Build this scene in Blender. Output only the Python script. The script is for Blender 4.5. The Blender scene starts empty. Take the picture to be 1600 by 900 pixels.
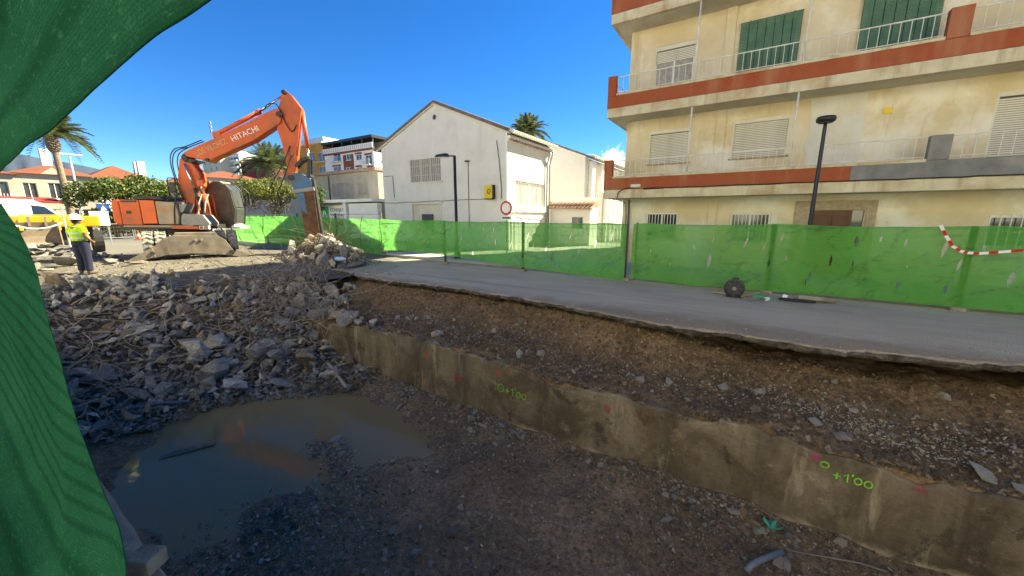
import bpy, bmesh, math, random
import numpy as np
from mathutils import Vector, Matrix, Euler
random.seed(7); np.random.seed(7)
S = bpy.context.scene
COL = S.collection
PI = math.pi
R = math.radians

# ------------------------------------------------------------------ camera, sky, sun, exposure
cam_d = bpy.data.cameras.new('camera'); cam = bpy.data.objects.new('camera', cam_d); COL.objects.link(cam)
cam_d.sensor_width = 36.0; cam_d.lens = 577.0 / 1600.0 * 36.0; cam_d.clip_start = 0.05; cam_d.clip_end = 20000
cam.location = (0, 0, 2.0)
cam.rotation_euler = (R(90) - math.atan(113 / 577.0), 0, R(32))
S.camera = cam

SUN_AZ, SUN_EL = R(60), R(40)          # azimuth from +X towards +Y
w = bpy.data.worlds.new('World'); S.world = w; w.use_nodes = True
wn = w.node_tree; wn.nodes.clear()
wo = wn.nodes.new('ShaderNodeOutputWorld'); bg = wn.nodes.new('ShaderNodeBackground')
sky = wn.nodes.new('ShaderNodeTexSky'); sky.sky_type = 'NISHITA'; sky.sun_disc = False
sky.sun_elevation = SUN_EL; sky.sun_rotation = PI / 2 - SUN_AZ
sky.air_density = 1.0; sky.dust_density = 0.0; sky.ozone_density = 9.0; sky.altitude = 2200
hs = wn.nodes.new('ShaderNodeHueSaturation'); hs.inputs['Saturation'].default_value = 1.20; hs.inputs['Hue'].default_value = .512; wn.links.new(sky.outputs[0], hs.inputs['Color'])
# a small bank of white cumulus low over the roofs
tc = wn.nodes.new('ShaderNodeTexCoord')
nz = wn.nodes.new('ShaderNodeTexNoise'); nz.inputs['Scale'].default_value = 26; nz.inputs['Detail'].default_value = 8; nz.inputs['Roughness'].default_value = .62
wn.links.new(tc.outputs['Generated'], nz.inputs['Vector'])
dst = wn.nodes.new('ShaderNodeVectorMath'); dst.operation = 'SUBTRACT'; dst.inputs[1].default_value = (-0.275, 0.952, 0.122)
wn.links.new(tc.outputs['Generated'], dst.inputs[0])
scl = wn.nodes.new('ShaderNodeVectorMath'); scl.operation = 'MULTIPLY'; scl.inputs[1].default_value = (9.0, 9.0, 20.0)
wn.links.new(dst.outputs[0], scl.inputs[0])
ln = wn.nodes.new('ShaderNodeVectorMath'); ln.operation = 'LENGTH'; wn.links.new(scl.outputs[0], ln.inputs[0])
m1 = wn.nodes.new('ShaderNodeMath'); m1.operation = 'MULTIPLY_ADD'; m1.inputs[1].default_value = -0.34; m1.inputs[2].default_value = 0.16
wn.links.new(ln.outputs['Value'], m1.inputs[0])
m2 = wn.nodes.new('ShaderNodeMath'); m2.operation = 'ADD'; wn.links.new(m1.outputs[0], m2.inputs[0]); wn.links.new(nz.outputs['Fac'], m2.inputs[1])
mr = wn.nodes.new('ShaderNodeMapRange'); mr.inputs['From Min'].default_value = .40; mr.inputs['From Max'].default_value = .56
wn.links.new(m2.outputs[0], mr.inputs['Value'])
cmx = wn.nodes.new('ShaderNodeMix'); cmx.data_type = 'RGBA'; cmx.inputs['B'].default_value = (6.2, 6.4, 6.8, 1)
wn.links.new(mr.outputs['Result'], cmx.inputs['Factor']); wn.links.new(hs.outputs[0], cmx.inputs['A'])
wn.links.new(cmx.outputs['Result'], bg.inputs['Color']); wn.links.new(bg.outputs[0], wo.inputs[0])
bg.inputs['Strength'].default_value = 0.080
sd = bpy.data.lights.new('sun', 'SUN'); sd.energy = 5.0; sd.angle = R(0.5); sd.color = (1.0, .985, .96)
sun = bpy.data.objects.new('sun', sd); COL.objects.link(sun)
sv = Vector((math.cos(SUN_EL) * math.cos(SUN_AZ), math.cos(SUN_EL) * math.sin(SUN_AZ), math.sin(SUN_EL)))
sun.rotation_euler = sv.to_track_quat('Z', 'Y').to_euler(); sun.location = sv * 60
S.view_settings.view_transform = 'Standard'; S.view_settings.look = 'None'
S.view_settings.exposure = 2.0; S.view_settings.gamma = 1.0; S.view_settings.use_curve_mapping = False
S.view_settings.use_white_balance = True; S.view_settings.white_balance_temperature = 9300; S.view_settings.white_balance_tint = -4
S.cycles.max_bounces = 9; S.cycles.diffuse_bounces = 6; S.cycles.transparent_max_bounces = 12; S.cycles.use_denoising = True

# ------------------------------------------------------------------ helpers
class MB:
    def __init__(s): s.v = []; s.f = []
    def add(s, vs, fs):
        o = len(s.v); s.v += [tuple(v) for v in vs]; s.f += [tuple(i + o for i in f) for f in fs]; return s
    def box(s, x0, x1, y0, y1, z0, z1):
        return s.add([(x0,y0,z0),(x1,y0,z0),(x1,y1,z0),(x0,y1,z0),(x0,y0,z1),(x1,y0,z1),(x1,y1,z1),(x0,y1,z1)],
                     [(0,3,2,1),(4,5,6,7),(0,1,5,4),(1,2,6,5),(2,3,7,6),(3,0,4,7)])
    def obox(s, c, size, M=None):
        h = [q / 2 for q in size]; M = M or Matrix.Identity(3); c = Vector(c)
        vs = [c + M @ Vector((sx*h[0], sy*h[1], sz*h[2])) for sz in (-1,1) for sx, sy in ((-1,-1),(1,-1),(1,1),(-1,1))]
        return s.add(vs, [(0,3,2,1),(4,5,6,7),(0,1,5,4),(1,2,6,5),(2,3,7,6),(3,0,4,7)])
    def bar(s, p0, p1, wd, ht):           # rectangular bar between two points
        p0, p1 = Vector(p0), Vector(p1); d = (p1 - p0)
        up = Vector((0,0,1)) if abs(d.normalized().z) < .98 else Vector((0,1,0))
        a = d.cross(up).normalized(); b = a.cross(d).normalized()
        vs = []
        for p in (p0, p1):
            for sa, sb in ((-1,-1),(1,-1),(1,1),(-1,1)): vs.append(p + a*sa*wd/2 + b*sb*ht/2)
        return s.add(vs, [(0,3,2,1),(4,5,6,7),(0,1,5,4),(1,2,6,5),(2,3,7,6),(3,0,4,7)])
    def tube(s, pts, r, n=6, cap=True):
        pts = [Vector(p) for p in pts]; k = len(pts); rs = r if isinstance(r, (list, tuple)) else [r]*k
        rings = []; prev = None
        for i, p in enumerate(pts):
            d = (pts[min(i+1,k-1)] - pts[max(i-1,0)])
            if d.length < 1e-7: d = Vector((0,0,1))
            d.normalize()
            if prev is None:
                u = d.cross(Vector((0,0,1)) if abs(d.z) < .9 else Vector((0,1,0)))
            else:
                u = prev - d * prev.dot(d)
                if u.length < 1e-5: u = d.cross(Vector((0,0,1)) if abs(d.z) < .9 else Vector((0,1,0)))
            u.normalize(); prev = u; v = d.cross(u)
            rings.append([p + (u*math.cos(2*PI*j/n) + v*math.sin(2*PI*j/n))*rs[i] for j in range(n)])
        fs = [(i*n+j, i*n+(j+1)%n, (i+1)*n+(j+1)%n, (i+1)*n+j) for i in range(k-1) for j in range(n)]
        if cap: fs += [tuple(range(n-1,-1,-1)), tuple(range((k-1)*n, k*n))]
        return s.add([q for rg in rings for q in rg], fs)
    def cyl(s, p0, p1, r0, r1=None, n=12): return s.tube([p0, p1], [r0, r0 if r1 is None else r1], n)
    def prism(s, poly, c0, c1, fn):       # poly 2-d, extruded c0..c1 ; fn(a,b,c)->xyz
        n = len(poly)
        vs = [fn(a,b,c0) for a,b in poly] + [fn(a,b,c1) for a,b in poly]
        return s.add(vs, [tuple(range(n-1,-1,-1)), tuple(range(n,2*n))] + [(i,(i+1)%n,n+(i+1)%n,n+i) for i in range(n)])
    def lathe(s, prof, n=16, c=(0,0,0)):
        vs = [(c[0]+r*math.cos(2*PI*j/n), c[1]+r*math.sin(2*PI*j/n), c[2]+z) for r,z in prof for j in range(n)]
        k = len(prof)
        fs = [(i*n+j, i*n+(j+1)%n, (i+1)*n+(j+1)%n, (i+1)*n+j) for i in range(k-1) for j in range(n)]
        return s.add(vs, fs + [tuple(range(n-1,-1,-1)), tuple(range((k-1)*n,k*n))])
    def ball(s, c, r, n=10, m=7):
        r = r if isinstance(r, (tuple, list)) else (r,r,r)
        prof = [(max(1e-4, math.sin(PI*i/m)), -math.cos(PI*i/m)) for i in range(m+1)]
        o = len(s.v); s.lathe(prof, n)
        for i in range(o, len(s.v)):
            x,y,z = s.v[i]; s.v[i] = (c[0]+x*r[0], c[1]+y*r[1], c[2]+z*r[2])
        return s
    def build(s, name, mat, parent=None, smooth=False, bevel=0, world=False, rec=True, kind=None):
        me = bpy.data.meshes.new(name)
        vs = s.v
        if world and parent is not None:
            inv = PM[parent.name].inverted(); vs = [tuple(inv @ Vector(v)) for v in vs]
        me.from_pydata(vs, [], s.f)
        bm = bmesh.new(); bm.from_mesh(me)
        if rec: bmesh.ops.recalc_face_normals(bm, faces=bm.faces)
        if bevel: bmesh.ops.bevel(bm, geom=bm.edges[:], offset=bevel, segments=2, affect='EDGES', profile=.6)
        bm.to_mesh(me); bm.free()
        if smooth:
            me.polygons.foreach_set('use_smooth', [True]*len(me.polygons))
        me.materials.append(mat)
        o = bpy.data.objects.new(name, me); COL.objects.link(o)
        if parent is not None: o.parent = parent
        if kind: o['kind'] = kind
        return o
PM = {}
def tag(o, label, cat, group=None):
    o['label'] = label; o['category'] = cat
    if group: o['group'] = group
    return o
def thing(name, label, cat, loc=(0,0,0), rz=0, group=None):
    o = bpy.data.objects.new(name, None); COL.objects.link(o); o.empty_display_size = .2
    o.location = loc; o.rotation_euler = (0,0,rz)
    PM[o.name] = Matrix.Translation(loc) @ Matrix.Rotation(rz, 4, 'Z')
    return tag(o, label, cat, group)
def struct(o): o['kind'] = 'structure'; return o
def copy_tree(o, parent=None):
    c = o.copy(); COL.objects.link(c); c.parent = parent
    for ch in list(o.children): copy_tree(ch, c)
    return c
def npmesh(name, V, F, mat, parent=None, smooth=False):   # F: (n,3) or (n,4) arrays
    me = bpy.data.meshes.new(name); V = np.asarray(V, dtype=np.float32); F = np.asarray(F, dtype=np.int32)
    k = F.shape[1]
    me.vertices.add(len(V)); me.vertices.foreach_set('co', V.ravel())
    me.loops.add(F.size); me.loops.foreach_set('vertex_index', F.ravel())
    me.polygons.add(len(F)); me.polygons.foreach_set('loop_start', np.arange(0, F.size, k, dtype=np.int32))
    me.polygons.foreach_set('use_smooth', np.full(len(F), smooth))
    me.update(calc_edges=True); me.validate(); me.materials.append(mat)
    o = bpy.data.objects.new(name, me); COL.objects.link(o)
    if parent is not None: o.parent = parent
    return o
# value noise
_rs = np.random.RandomState(3); _LAT = _rs.rand(256, 256)
def vnoise(x, y):
    x = np.asarray(x, float); y = np.asarray(y, float)
    xi = np.floor(x).astype(int); yi = np.floor(y).astype(int); fx = x - xi; fy = y - yi
    fx = fx*fx*(3-2*fx); fy = fy*fy*(3-2*fy)
    g = lambda a, b: _LAT[a % 256, b % 256]
    return (g(xi,yi)*(1-fx)+g(xi+1,yi)*fx)*(1-fy) + (g(xi,yi+1)*(1-fx)+g(xi+1,yi+1)*fx)*fy
def fbm(x, y, o=4):
    s = 0; a = .5
    for i in range(o): s = s + a*(vnoise(x*2**i+17.3*i, y*2**i+9.1*i)-.5); a *= .5
    return s
def sm(a, b, x):
    t = np.clip((np.asarray(x, float)-a)/(b-a), 0, 1); return t*t*(3-2*t)
def text_mesh(txt, size, depth, mat, name='lettering', parent=None, mtx=None, space=1.0, xs=1.0):
    cu = bpy.data.curves.new('t', 'FONT'); cu.body = txt; cu.size = size; cu.extrude = depth; cu.space_character = space
    cu.align_x = 'CENTER'; cu.align_y = 'CENTER'; cu.resolution_u = 3
    t = bpy.data.objects.new('t', cu); COL.objects.link(t)
    dg = bpy.context.evaluated_depsgraph_get(); me = bpy.data.meshes.new_from_object(t.evaluated_get(dg))
    bpy.data.objects.remove(t); bpy.data.curves.remove(cu)
    me.transform(Matrix.Diagonal((xs,1,1,1)))
    if mtx is not None: me.transform(mtx)
    me.materials.clear(); me.materials.append(mat); me.name = name
    o = bpy.data.objects.new(name, me); COL.objects.link(o); o.parent = parent
    return o

# ------------------------------------------------------------------ materials
def lin(h):
    c = [int(h[i:i+2], 16)/255 for i in (0,2,4)]
    return tuple(x/12.92 if x <= .04045 else ((x+.055)/1.055)**2.4 for x in c)
class Nd:
    def __init__(s, name):
        s.m = bpy.data.materials.new(name); s.m.use_nodes = True; s.t = s.m.node_tree; s.t.nodes.clear()
        s.out = s.n('OutputMaterial'); s.p = s.n('BsdfPrincipled'); s.l(s.p.outputs[0], s.out.inputs[0])
        s.tc = s.n('TexCoord'); s.geo = s.n('NewGeometry')
    def n(s, k, **kw):
        x = s.t.nodes.new('ShaderNode'+k)
        for a, b in kw.items(): setattr(x, a, b)
        return x
    def l(s, a, b): s.t.links.new(a, b)
    def vec(s, space='obj', scale=(1,1,1)):
        src = s.geo.outputs['Position'] if space == 'world' else s.tc.outputs['UV'] if space == 'uv' else s.tc.outputs['Object']
        mp = s.n('Mapping'); mp.inputs['Scale'].default_value = scale; s.l(src, mp.inputs[0]); return mp.outputs[0]
    def noise(s, scale, detail=5, space='obj', vs=(1,1,1), rough=.55, dist=0):
        x = s.n('TexNoise'); x.inputs['Scale'].default_value = scale; x.inputs['Detail'].default_value = detail
        x.inputs['Roughness'].default_value = rough; x.inputs['Distortion'].default_value = dist
        s.l(s.vec(space, vs), x.inputs['Vector']); return x.outputs['Fac']
    def voro(s, scale, space='obj', feature='F1', vs=(1,1,1)):
        x = s.n('TexVoronoi'); x.feature = feature; x.inputs['Scale'].default_value = scale; s.l(s.vec(space, vs), x.inputs['Vector']); return x
    def rng(s, v, a, b, c=0., d=1.):
        x = s.n('MapRange'); 
        for k, q in zip(('From Min','From Max','To Min','To Max'), (a,b,c,d)): x.inputs[k].default_value = q
        s.l(v, x.inputs['Value']); return x.outputs['Result']
    def mix(s, f, a, b, blend='MIX'):
        x = s.n('Mix'); x.data_type = 'RGBA'; x.blend_type = blend
        for v, k in ((f,'Factor'),(a,'A'),(b,'B')):
            if isinstance(v, (int,float)): x.inputs[k].default_value = v
            elif isinstance(v, tuple): x.inputs[k].default_value = (*v[:3], 1)
            else: s.l(v, x.inputs[k])
        return x.outputs['Result']
    def math(s, op, a, b=None, c=None):
        x = s.n('Math'); x.operation = op
        for i, v in enumerate((a,b,c)):
            if v is None: continue
            if isinstance(v, (int,float)): x.inputs[i].default_value = v
            else: s.l(v, x.inputs[i])
        return x.outputs[0]
    def set(s, k, v):
        i = s.p.inputs[k]
        if isinstance(v, (int,float)): i.default_value = v
        elif isinstance(v, tuple): i.default_value = (*v[:3], 1)
        else: s.l(v, i)
    def bump(s, h, strength=.5, dist=.02, prev=None):
        b = s.n('Bump'); b.inputs['Strength'].default_value = strength; b.inputs['Distance'].default_value = dist
        s.l(h, b.inputs['Height'])
        if prev is not None: s.l(prev, b.inputs['Normal'])
        s.l(b.outputs[0], s.p.inputs['Normal']); return b.outputs[0]
def mat(name, c, c2=None, scale=3., rough=.8, bump=.0, bscale=40., dirt=None, dirt_amt=.5, streak=None, metal=0., space='obj', lo=.35, hi=.65, bdist=.01, dscale=1.3, spec=.4, sscale=1.):
    k = Nd(name); col = c
    if c2 is not None: col = k.mix(k.rng(k.noise(scale, 6, space), lo, hi), c, c2)
    if dirt is not None: col = k.mix(k.rng(k.noise(dscale, 8, space, rough=.68), .48, .72, 0, dirt_amt), col, dirt)
    if streak is not None: col = k.mix(k.rng(k.noise(2.2*sscale, 6, space, vs=(1,1,.12), rough=.6), .52, .75, 0, .75), col, streak)
    k.set('Base Color', col); k.set('Roughness', rough); k.set('Metallic', metal); k.set('Specular IOR Level', spec)
    if bump: k.bump(k.noise(bscale, 5, space), bump, bdist)
    return k.m
M = {}
M['plaster_apt'] = None
def _apt():
    k = Nd('ochre_plaster'); sp = 'world'
    c = k.mix(k.rng(k.noise(.9, 7, sp), .35, .65), (.58,.465,.285), (.68,.585,.42))
    c = k.mix(k.rng(k.noise(.45, 6, sp, rough=.65), .5, .62, 0, .75), c, (.74,.70,.60))
    c = k.mix(k.rng(k.noise(2.0, 8, sp, vs=(1,1,.16), rough=.62), .56, .76, 0, .45), c, (.32,.24,.13))
    c = k.mix(k.rng(k.noise(5.5, 8, sp, vs=(1,1,.07), rough=.65), .62, .74, 0, .32), c, (.24,.165,.09))
    c = k.mix(k.rng(k.noise(7, 6, sp, rough=.7), .6, .75, 0, .35), c, (.36,.27,.14))
    k.set('Base Color', c); k.set('Roughness', .92); k.bump(k.noise(28, 6, sp, rough=.7), .35, .012); return k.m
M['plaster_apt'] = _apt()
M['band_cream'] = mat('cream_band', (.52,.44,.28), (.64,.57,.42), 1.4, .9, .3, 25, dirt=(.36,.17,.06), dirt_amt=.8, streak=(.30,.20,.10), space='world', dscale=.9, sscale=1.6)
M['soffit'] = mat('soffit_plaster', (.50,.46,.38), (.60,.56,.47), 1.1, .92, .2, 20, dirt=(.36,.28,.18), dirt_amt=.5, space='world')
M['terracotta'] = mat('terracotta_paint', (.30,.062,.022), (.37,.095,.038), 1.3, .85, .25, 30, dirt=(.20,.055,.03), dirt_amt=.7, streak=(.40,.17,.09), space='world')
M['grey_render'] = mat('grey_render', (.15,.15,.15), (.22,.21,.20), 2., .92, .4, 18, dirt=(.34,.31,.26), dirt_amt=.6, space='world')
M['patch_plaster'] = mat('pale_plaster_patch', (.56,.54,.48), (.66,.63,.55), .8, .9, .25, 22, dirt=(.55,.44,.26), dirt_amt=.7, space='world')
M['white_metal'] = mat('white_painted_metal', (.72,.70,.64), (.62,.58,.50), 6, .5, dirt=(.40,.30,.2), dirt_amt=.35)
M['shutter'] = mat('cream_shutter', (.66,.62,.52), (.60,.555,.45), 2, .6, dirt=(.42,.36,.27), dirt_amt=.4)
M['green_blind'] = mat('green_slat_blind', (.095,.20,.13), (.07,.155,.10), 3, .8)
M['stone_trim'] = mat('beige_stone', (.42,.34,.24), (.30,.22,.14), 9, .8, .3, 40)
M['brown_wood'] = mat('brown_wood', (.12,.042,.017), (.075,.026,.012), 5, .5)
M['glass'] = mat('window_glass', (.03,.035,.04), (.06,.065,.07), 1.5, .08, spec=.8)
M['curtain'] = mat('lace_curtain', (.40,.37,.33), (.26,.24,.22), 9, .9)
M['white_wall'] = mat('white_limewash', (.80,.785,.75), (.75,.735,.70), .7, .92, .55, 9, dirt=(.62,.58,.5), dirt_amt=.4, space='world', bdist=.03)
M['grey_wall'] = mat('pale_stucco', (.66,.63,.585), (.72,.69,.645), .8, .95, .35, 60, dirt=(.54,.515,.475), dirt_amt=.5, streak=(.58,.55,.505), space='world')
M['tile'] = mat('clay_tile', (.34,.20,.14), (.46,.33,.26), 3, .9, .3, 30, dirt=(.17,.12,.10), dirt_amt=.6, space='world')
M['tile_dark'] = mat('weathered_clay_tile', (.13,.10,.085), (.22,.16,.13), 3, .9, .3, 30, space='world')
M['tile_end'] = mat('limewashed_tile_ends', (.72,.69,.63), (.62,.58,.52), 4, .9)
M['tile_red'] = mat('red_clay_roof', (.22,.060,.030), (.15,.048,.028), .6, .9, .5, 5, space='world')
M['black_metal'] = mat('black_painted_metal', (.012,.012,.014), (.02,.02,.022), 4, .45)
M['dark_grey'] = mat('dark_grey_plastic', (.05,.05,.052), (.08,.08,.08), 4, .6)
M['galv'] = mat('galvanised_steel', (.42,.43,.44), (.32,.33,.34), 8, .45, metal=.6)
M['cable'] = mat('black_cable', (.02,.02,.02), None, rough=.6)
M['grey_cable'] = mat('grey_cable', (.22,.21,.2), None, rough=.7)
M['yellow'] = mat('yellow_sign', (.72,.50,.02), (.62,.42,.02), 3, .4)
M['white'] = mat('white_paint', (.8,.8,.78), (.74,.74,.72), 2, .5)
M['red'] = mat('red_paint', (.55,.02,.02), (.45,.02,.02), 3, .45)
M['orange'] = mat('orange_machine_paint', (.66,.100,.020), (.54,.078,.016), 2, .48, dirt=(.20,.085,.045), dirt_amt=.85, streak=(.34,.09,.035), dscale=2.2)
M['orange_clean'] = mat('orange_panel_paint', (.74,.115,.018), (.66,.10,.018), 2, .42, dirt=(.30,.11,.05), dirt_amt=.5, streak=(.42,.10,.035), dscale=2.6)
M['mach_dirty'] = mat('dusty_machine_paint', (.40,.33,.24), (.27,.225,.16), 2.5, .85, .2, 30, dirt=(.62,.15,.05), dirt_amt=.8, dscale=1.7)
M['mach_grey'] = mat('grey_machine_steel', (.22,.215,.205), (.32,.31,.29), 3, .6, dirt=(.12,.10,.085), dirt_amt=.6, dscale=3)
M['mach_dark'] = mat('greasy_black_steel', (.018,.017,.016), (.045,.04,.036), 5, .55)
M['dusty_steel'] = mat('dusty_brown_steel', (.15,.12,.088), (.22,.18,.14), 3, .85, .25, 25, dirt=(.07,.055,.042), dirt_amt=.85, streak=(.30,.26,.21), dscale=1.8)
M['tyre'] = mat('dusty_tyre_rubber', (.34,.31,.27), (.20,.185,.165), 6, .9, .3, 20)
M['rust'] = mat('rusty_steel', (.13,.058,.028), (.055,.032,.022), 4, .8, .3, 60, dirt=(.24,.11,.045), dirt_amt=.7, dscale=3)
M['breaker_blue'] = mat('worn_blue_paint', (.055,.16,.29), (.04,.12,.22), 3, .6, dirt=(.17,.085,.045), dirt_amt=1.0, dscale=1.6)
M['chrome'] = mat('chrome_rod', (.62,.63,.65), None, rough=.22, metal=.9)
M['cab_panel'] = mat('dusty_tinted_panel', (.040,.031,.025), (.065,.052,.042), 3, .5, dirt=(.13,.105,.082), dirt_amt=.6, dscale=2)
M['rubber_hose'] = mat('black_hose', (.015,.015,.016), None, rough=.5)
M['asphalt_dust'] = None
# ------------------------------------------------------------------ ground materials
def _soil():
    k = Nd('earth_and_mud'); at = k.n('Attribute'); at.attribute_name = 'base'
    wet = k.n('Attribute'); wet.attribute_name = 'wet'
    n1 = k.noise(1.6, 8, 'world', rough=.65); n2 = k.noise(14, 8, 'world', rough=.7)
    c = k.mix(1.0, at.outputs['Color'], k.mix(k.rng(n1, .3, .7), (.62,.60,.58), (1.35,1.33,1.3)), 'MULTIPLY')
    c = k.mix(1.0, c, k.mix(k.rng(n2, .32, .68), (.45,.43,.4), (1.6,1.57,1.53)), 'MULTIPLY')
    c = k.mix(1.0, c, k.mix(k.rng(k.noise(55, 5, 'world', rough=.75), .34, .66), (.5,.49,.47), (1.55,1.53,1.5)), 'MULTIPLY')
    v = k.voro(42, 'world'); sp = k.rng(v.outputs['Distance'], .14, .22, 1, 0)
    spot = k.math('MULTIPLY', sp, k.rng(k.n('TexWhiteNoise').outputs[0], 0, 1) if False else k.rng(k.noise(3.2, 3, 'world'), .5, .62))
    c = k.mix(k.math('MULTIPLY', spot, .55), c, (.33,.31,.28))
    k.set('Base Color', c)
    k.set('Roughness', k.rng(wet.outputs['Fac'], 0, 1, .95, .55)); k.set('Specular IOR Level', .25)
    b = k.bump(k.noise(9, 8, 'world', rough=.72), .8, .06)
    b = k.bump(v.outputs['Distance'], .5, .012, b); return k.m
M['soil'] = _soil()
def _asph():
    k = Nd('worn_asphalt'); n = k.noise(.8, 8, 'world', vs=(.35,1.3,1), rough=.62)
    c = k.mix(k.rng(n, .35, .65), (.38,.325,.26), (.47,.405,.33))
    c = k.mix(k.rng(k.noise(2.6, 7, 'world', vs=(.16,2.2,1), rough=.65), .55, .72, 0, .7), c, (.54,.48,.40))
    c = k.mix(k.rng(k.noise(60, 4, 'world', rough=.7), .32, .68), k.mix(1., c, (.5,.5,.5), 'MULTIPLY'), k.mix(1., c, (1.5,1.48,1.45), 'MULTIPLY'))
    cr = k.voro(.55, 'world', 'DISTANCE_TO_EDGE'); 
    c = k.mix(k.rng(k.math('ADD', cr.outputs['Distance'], k.math('MULTIPLY', k.noise(3, 8, 'world', rough=.7), .16)), .010, .018, .22, 0), c, (.07,.06,.05))
    c = k.mix(k.rng(k.noise(.55, 5, 'world'), .58, .66, 0, .5), c, (.30,.25,.19))
    xy = k.n('SeparateXYZ'); k.l(k.geo.outputs['Position'], xy.inputs[0])
    ed_ = k.math('ADD', xy.outputs['Y'], k.math('MULTIPLY', k.noise(1.3, 8, 'world', rough=.7), -1.6))
    c = k.mix(k.rng(ed_, 6.9, 7.5, .65, 0), c, (.20,.145,.095))
    pt = k.voro(.33, 'world', 'F1', (.45,1,1)); c = k.mix(k.rng(pt.outputs['Color'], .72, .73, 0, .45), c, (.27,.23,.185))
    c = k.mix(k.rng(k.noise(1.1, 7, 'world', vs=(.08,3.2,1)), .58, .66, 0, .45), c, (.22,.185,.15))
    k.set('Base Color', c); k.set('Roughness', .92); k.set('Specular IOR Level', .2); k.bump(k.noise(140, 3, 'world'), .55, .008); return k.m
M['asphalt'] = _asph()
M['broken_asphalt'] = mat('broken_asphalt_edge', (.030,.025,.021), (.13,.11,.09), 7, .95, .9, 26, space='world', bdist=.04)
M['pave'] = mat('pale_paving', (.46,.43,.39), (.36,.335,.30), 1.5, .9, .2, 40, dirt=(.26,.24,.21), dirt_amt=.5, space='world')
M['kerb'] = mat('kerb_concrete', (.44,.42,.39), (.34,.32,.29), 2, .9, .3, 30, space='world')
def _pitwall():
    k = Nd('stained_pit_concrete'); w_ = 'world'
    st = k.noise(1.15, 7, w_, vs=(1,1,.22), rough=.62, dist=.4)
    c = k.mix(k.rng(st, .36, .62), (.066,.046,.027), (.29,.23,.15))
    c = k.mix(k.rng(k.noise(.75, 9, w_, rough=.72, dist=.6), .46, .60, 0, .9), c, (.095,.066,.037))
    c = k.mix(k.rng(k.noise(1.9, 9, w_, rough=.75), .58, .70, 0, .75), c, (.40,.335,.235))
    c = k.mix(k.rng(k.noise(2.4, 7, w_, vs=(1,1,.16), rough=.65), .58, .68, 0, .85), c, (.47,.39,.275))
    c = k.mix(k.rng(k.noise(5, 8, w_, vs=(1,1,.5), rough=.72), .55, .75, 0, .6), c, (.060,.040,.021))
    xyz = k.n('SeparateXYZ'); k.l(k.geo.outputs['Position'], xyz.inputs[0])
    zz__ = k.math('ADD', xyz.outputs['Z'], k.math('MULTIPLY', k.noise(2.2, 8, w_, rough=.7), .55))
    c = k.mix(k.rng(zz__, -2.04, -1.94, .75, 0), c, (.46,.38,.26))
    c = k.mix(k.rng(k.noise(1.6, 6, w_, vs=(1,1,.06)), .62, .7, 0, .7), c, (.22,.085,.03))
    c = k.mix(k.rng(k.noise(7, 9, w_, rough=.8), .58, .68, 0, .4), c, (.42,.36,.26))
    c = k.mix(k.rng(k.noise(16, 8, w_, rough=.8), .56, .68, 0, .6), c, (.07,.045,.022))
    cw = k.voro(.5, w_, 'DISTANCE_TO_EDGE', (1,1,.6)); c = k.mix(k.rng(k.math('ADD', cw.outputs['Distance'], k.math('MULTIPLY', k.noise(2.5, 8, w_, rough=.7), .25)), .115, .125, .7, 0), c, (.05,.035,.02))
    for (px, pz, r_, colr, amt) in ((-6.15,-1.27,.10,(.40,.09,.06),.6),(-4.06,-1.22,.09,(.42,.10,.07),.65),(-5.2,-1.62,.10,(.40,.04,.03),.6),(1.12,-1.22,.055,(.42,.03,.10),.6),(2.13,-1.27,.06,(.30,.03,.06),.55),(-1.75,-1.35,.08,(.3,.03,.03),.55)):
        d = k.n('VectorMath'); d.operation = 'DISTANCE'; k.l(k.geo.outputs['Position'], d.inputs[0]); d.inputs[1].default_value = (px, 5.98, pz)
        q = k.math('ADD', d.outputs['Value'], k.math('MULTIPLY', k.noise(11, 5, w_), .14))
        c = k.mix(k.rng(q, r_*.8+.06, r_*1.25+.07, amt, 0), c, colr)
    k.set('Base Color', c); k.set('Roughness', .72); b = k.bump(k.noise(3.5, 9, w_, rough=.75), .9, .08); k.bump(k.noise(40, 5, w_), .3, .008, b); return k.m
M['pit_wall'] = _pitwall()
M['old_concrete'] = mat('pitted_old_concrete', (.24,.20,.16), (.36,.31,.25), 3, .95, .9, 20, dirt=(.12,.095,.072), dirt_amt=.8, space='world', bdist=.04)
def _rock(name, a, b, c3, sc=4.):
    k = Nd(name); oi = k.n('ObjectInfo')
    rnd = k.math('FRACT', k.math('ADD', oi.outputs['Random'], k.geo.outputs['Random Per Island']))
    cr = k.n('ValToRGB'); e = cr.color_ramp.elements; e[0].color = (*a,1); e[1].color = (*b,1); e[1].position = .82
    x = cr.color_ramp.elements.new(.93); x.color = (*c3,1); k.l(rnd, cr.inputs[0])
    n = k.noise(sc, 7, 'obj', rough=.68)
    c = k.mix(1., cr.outputs[0], k.mix(k.rng(n, .3, .7), (.55,.53,.52), (1.3,1.3,1.3)), 'MULTIPLY')
    k.set('Base Color', c); k.set('Roughness', .93); b_ = k.bump(k.noise(sc*2.2, 8, 'obj', rough=.75), .9, .06); k.bump(k.noise(sc*14, 4, 'obj'), .4, .008, b_); return k.m
M['rubble'] = _rock('broken_concrete', (.22,.195,.165), (.56,.51,.44), (.40,.28,.16))
M['rubble_pale'] = _rock('dusty_broken_concrete', (.14,.134,.124), (.31,.295,.27), (.21,.17,.125))
M['stone'] = _rock('pit_stones', (.17,.15,.13), (.50,.46,.40), (.42,.28,.16), 9.)
M['stone_pale'] = _rock('pale_stones', (.36,.33,.28), (.52,.48,.42), (.46,.33,.20), 9.)
M['gravel'] = _rock('gravel', (.11,.078,.050), (.30,.245,.18), (.52,.45,.35), 20.)
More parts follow.
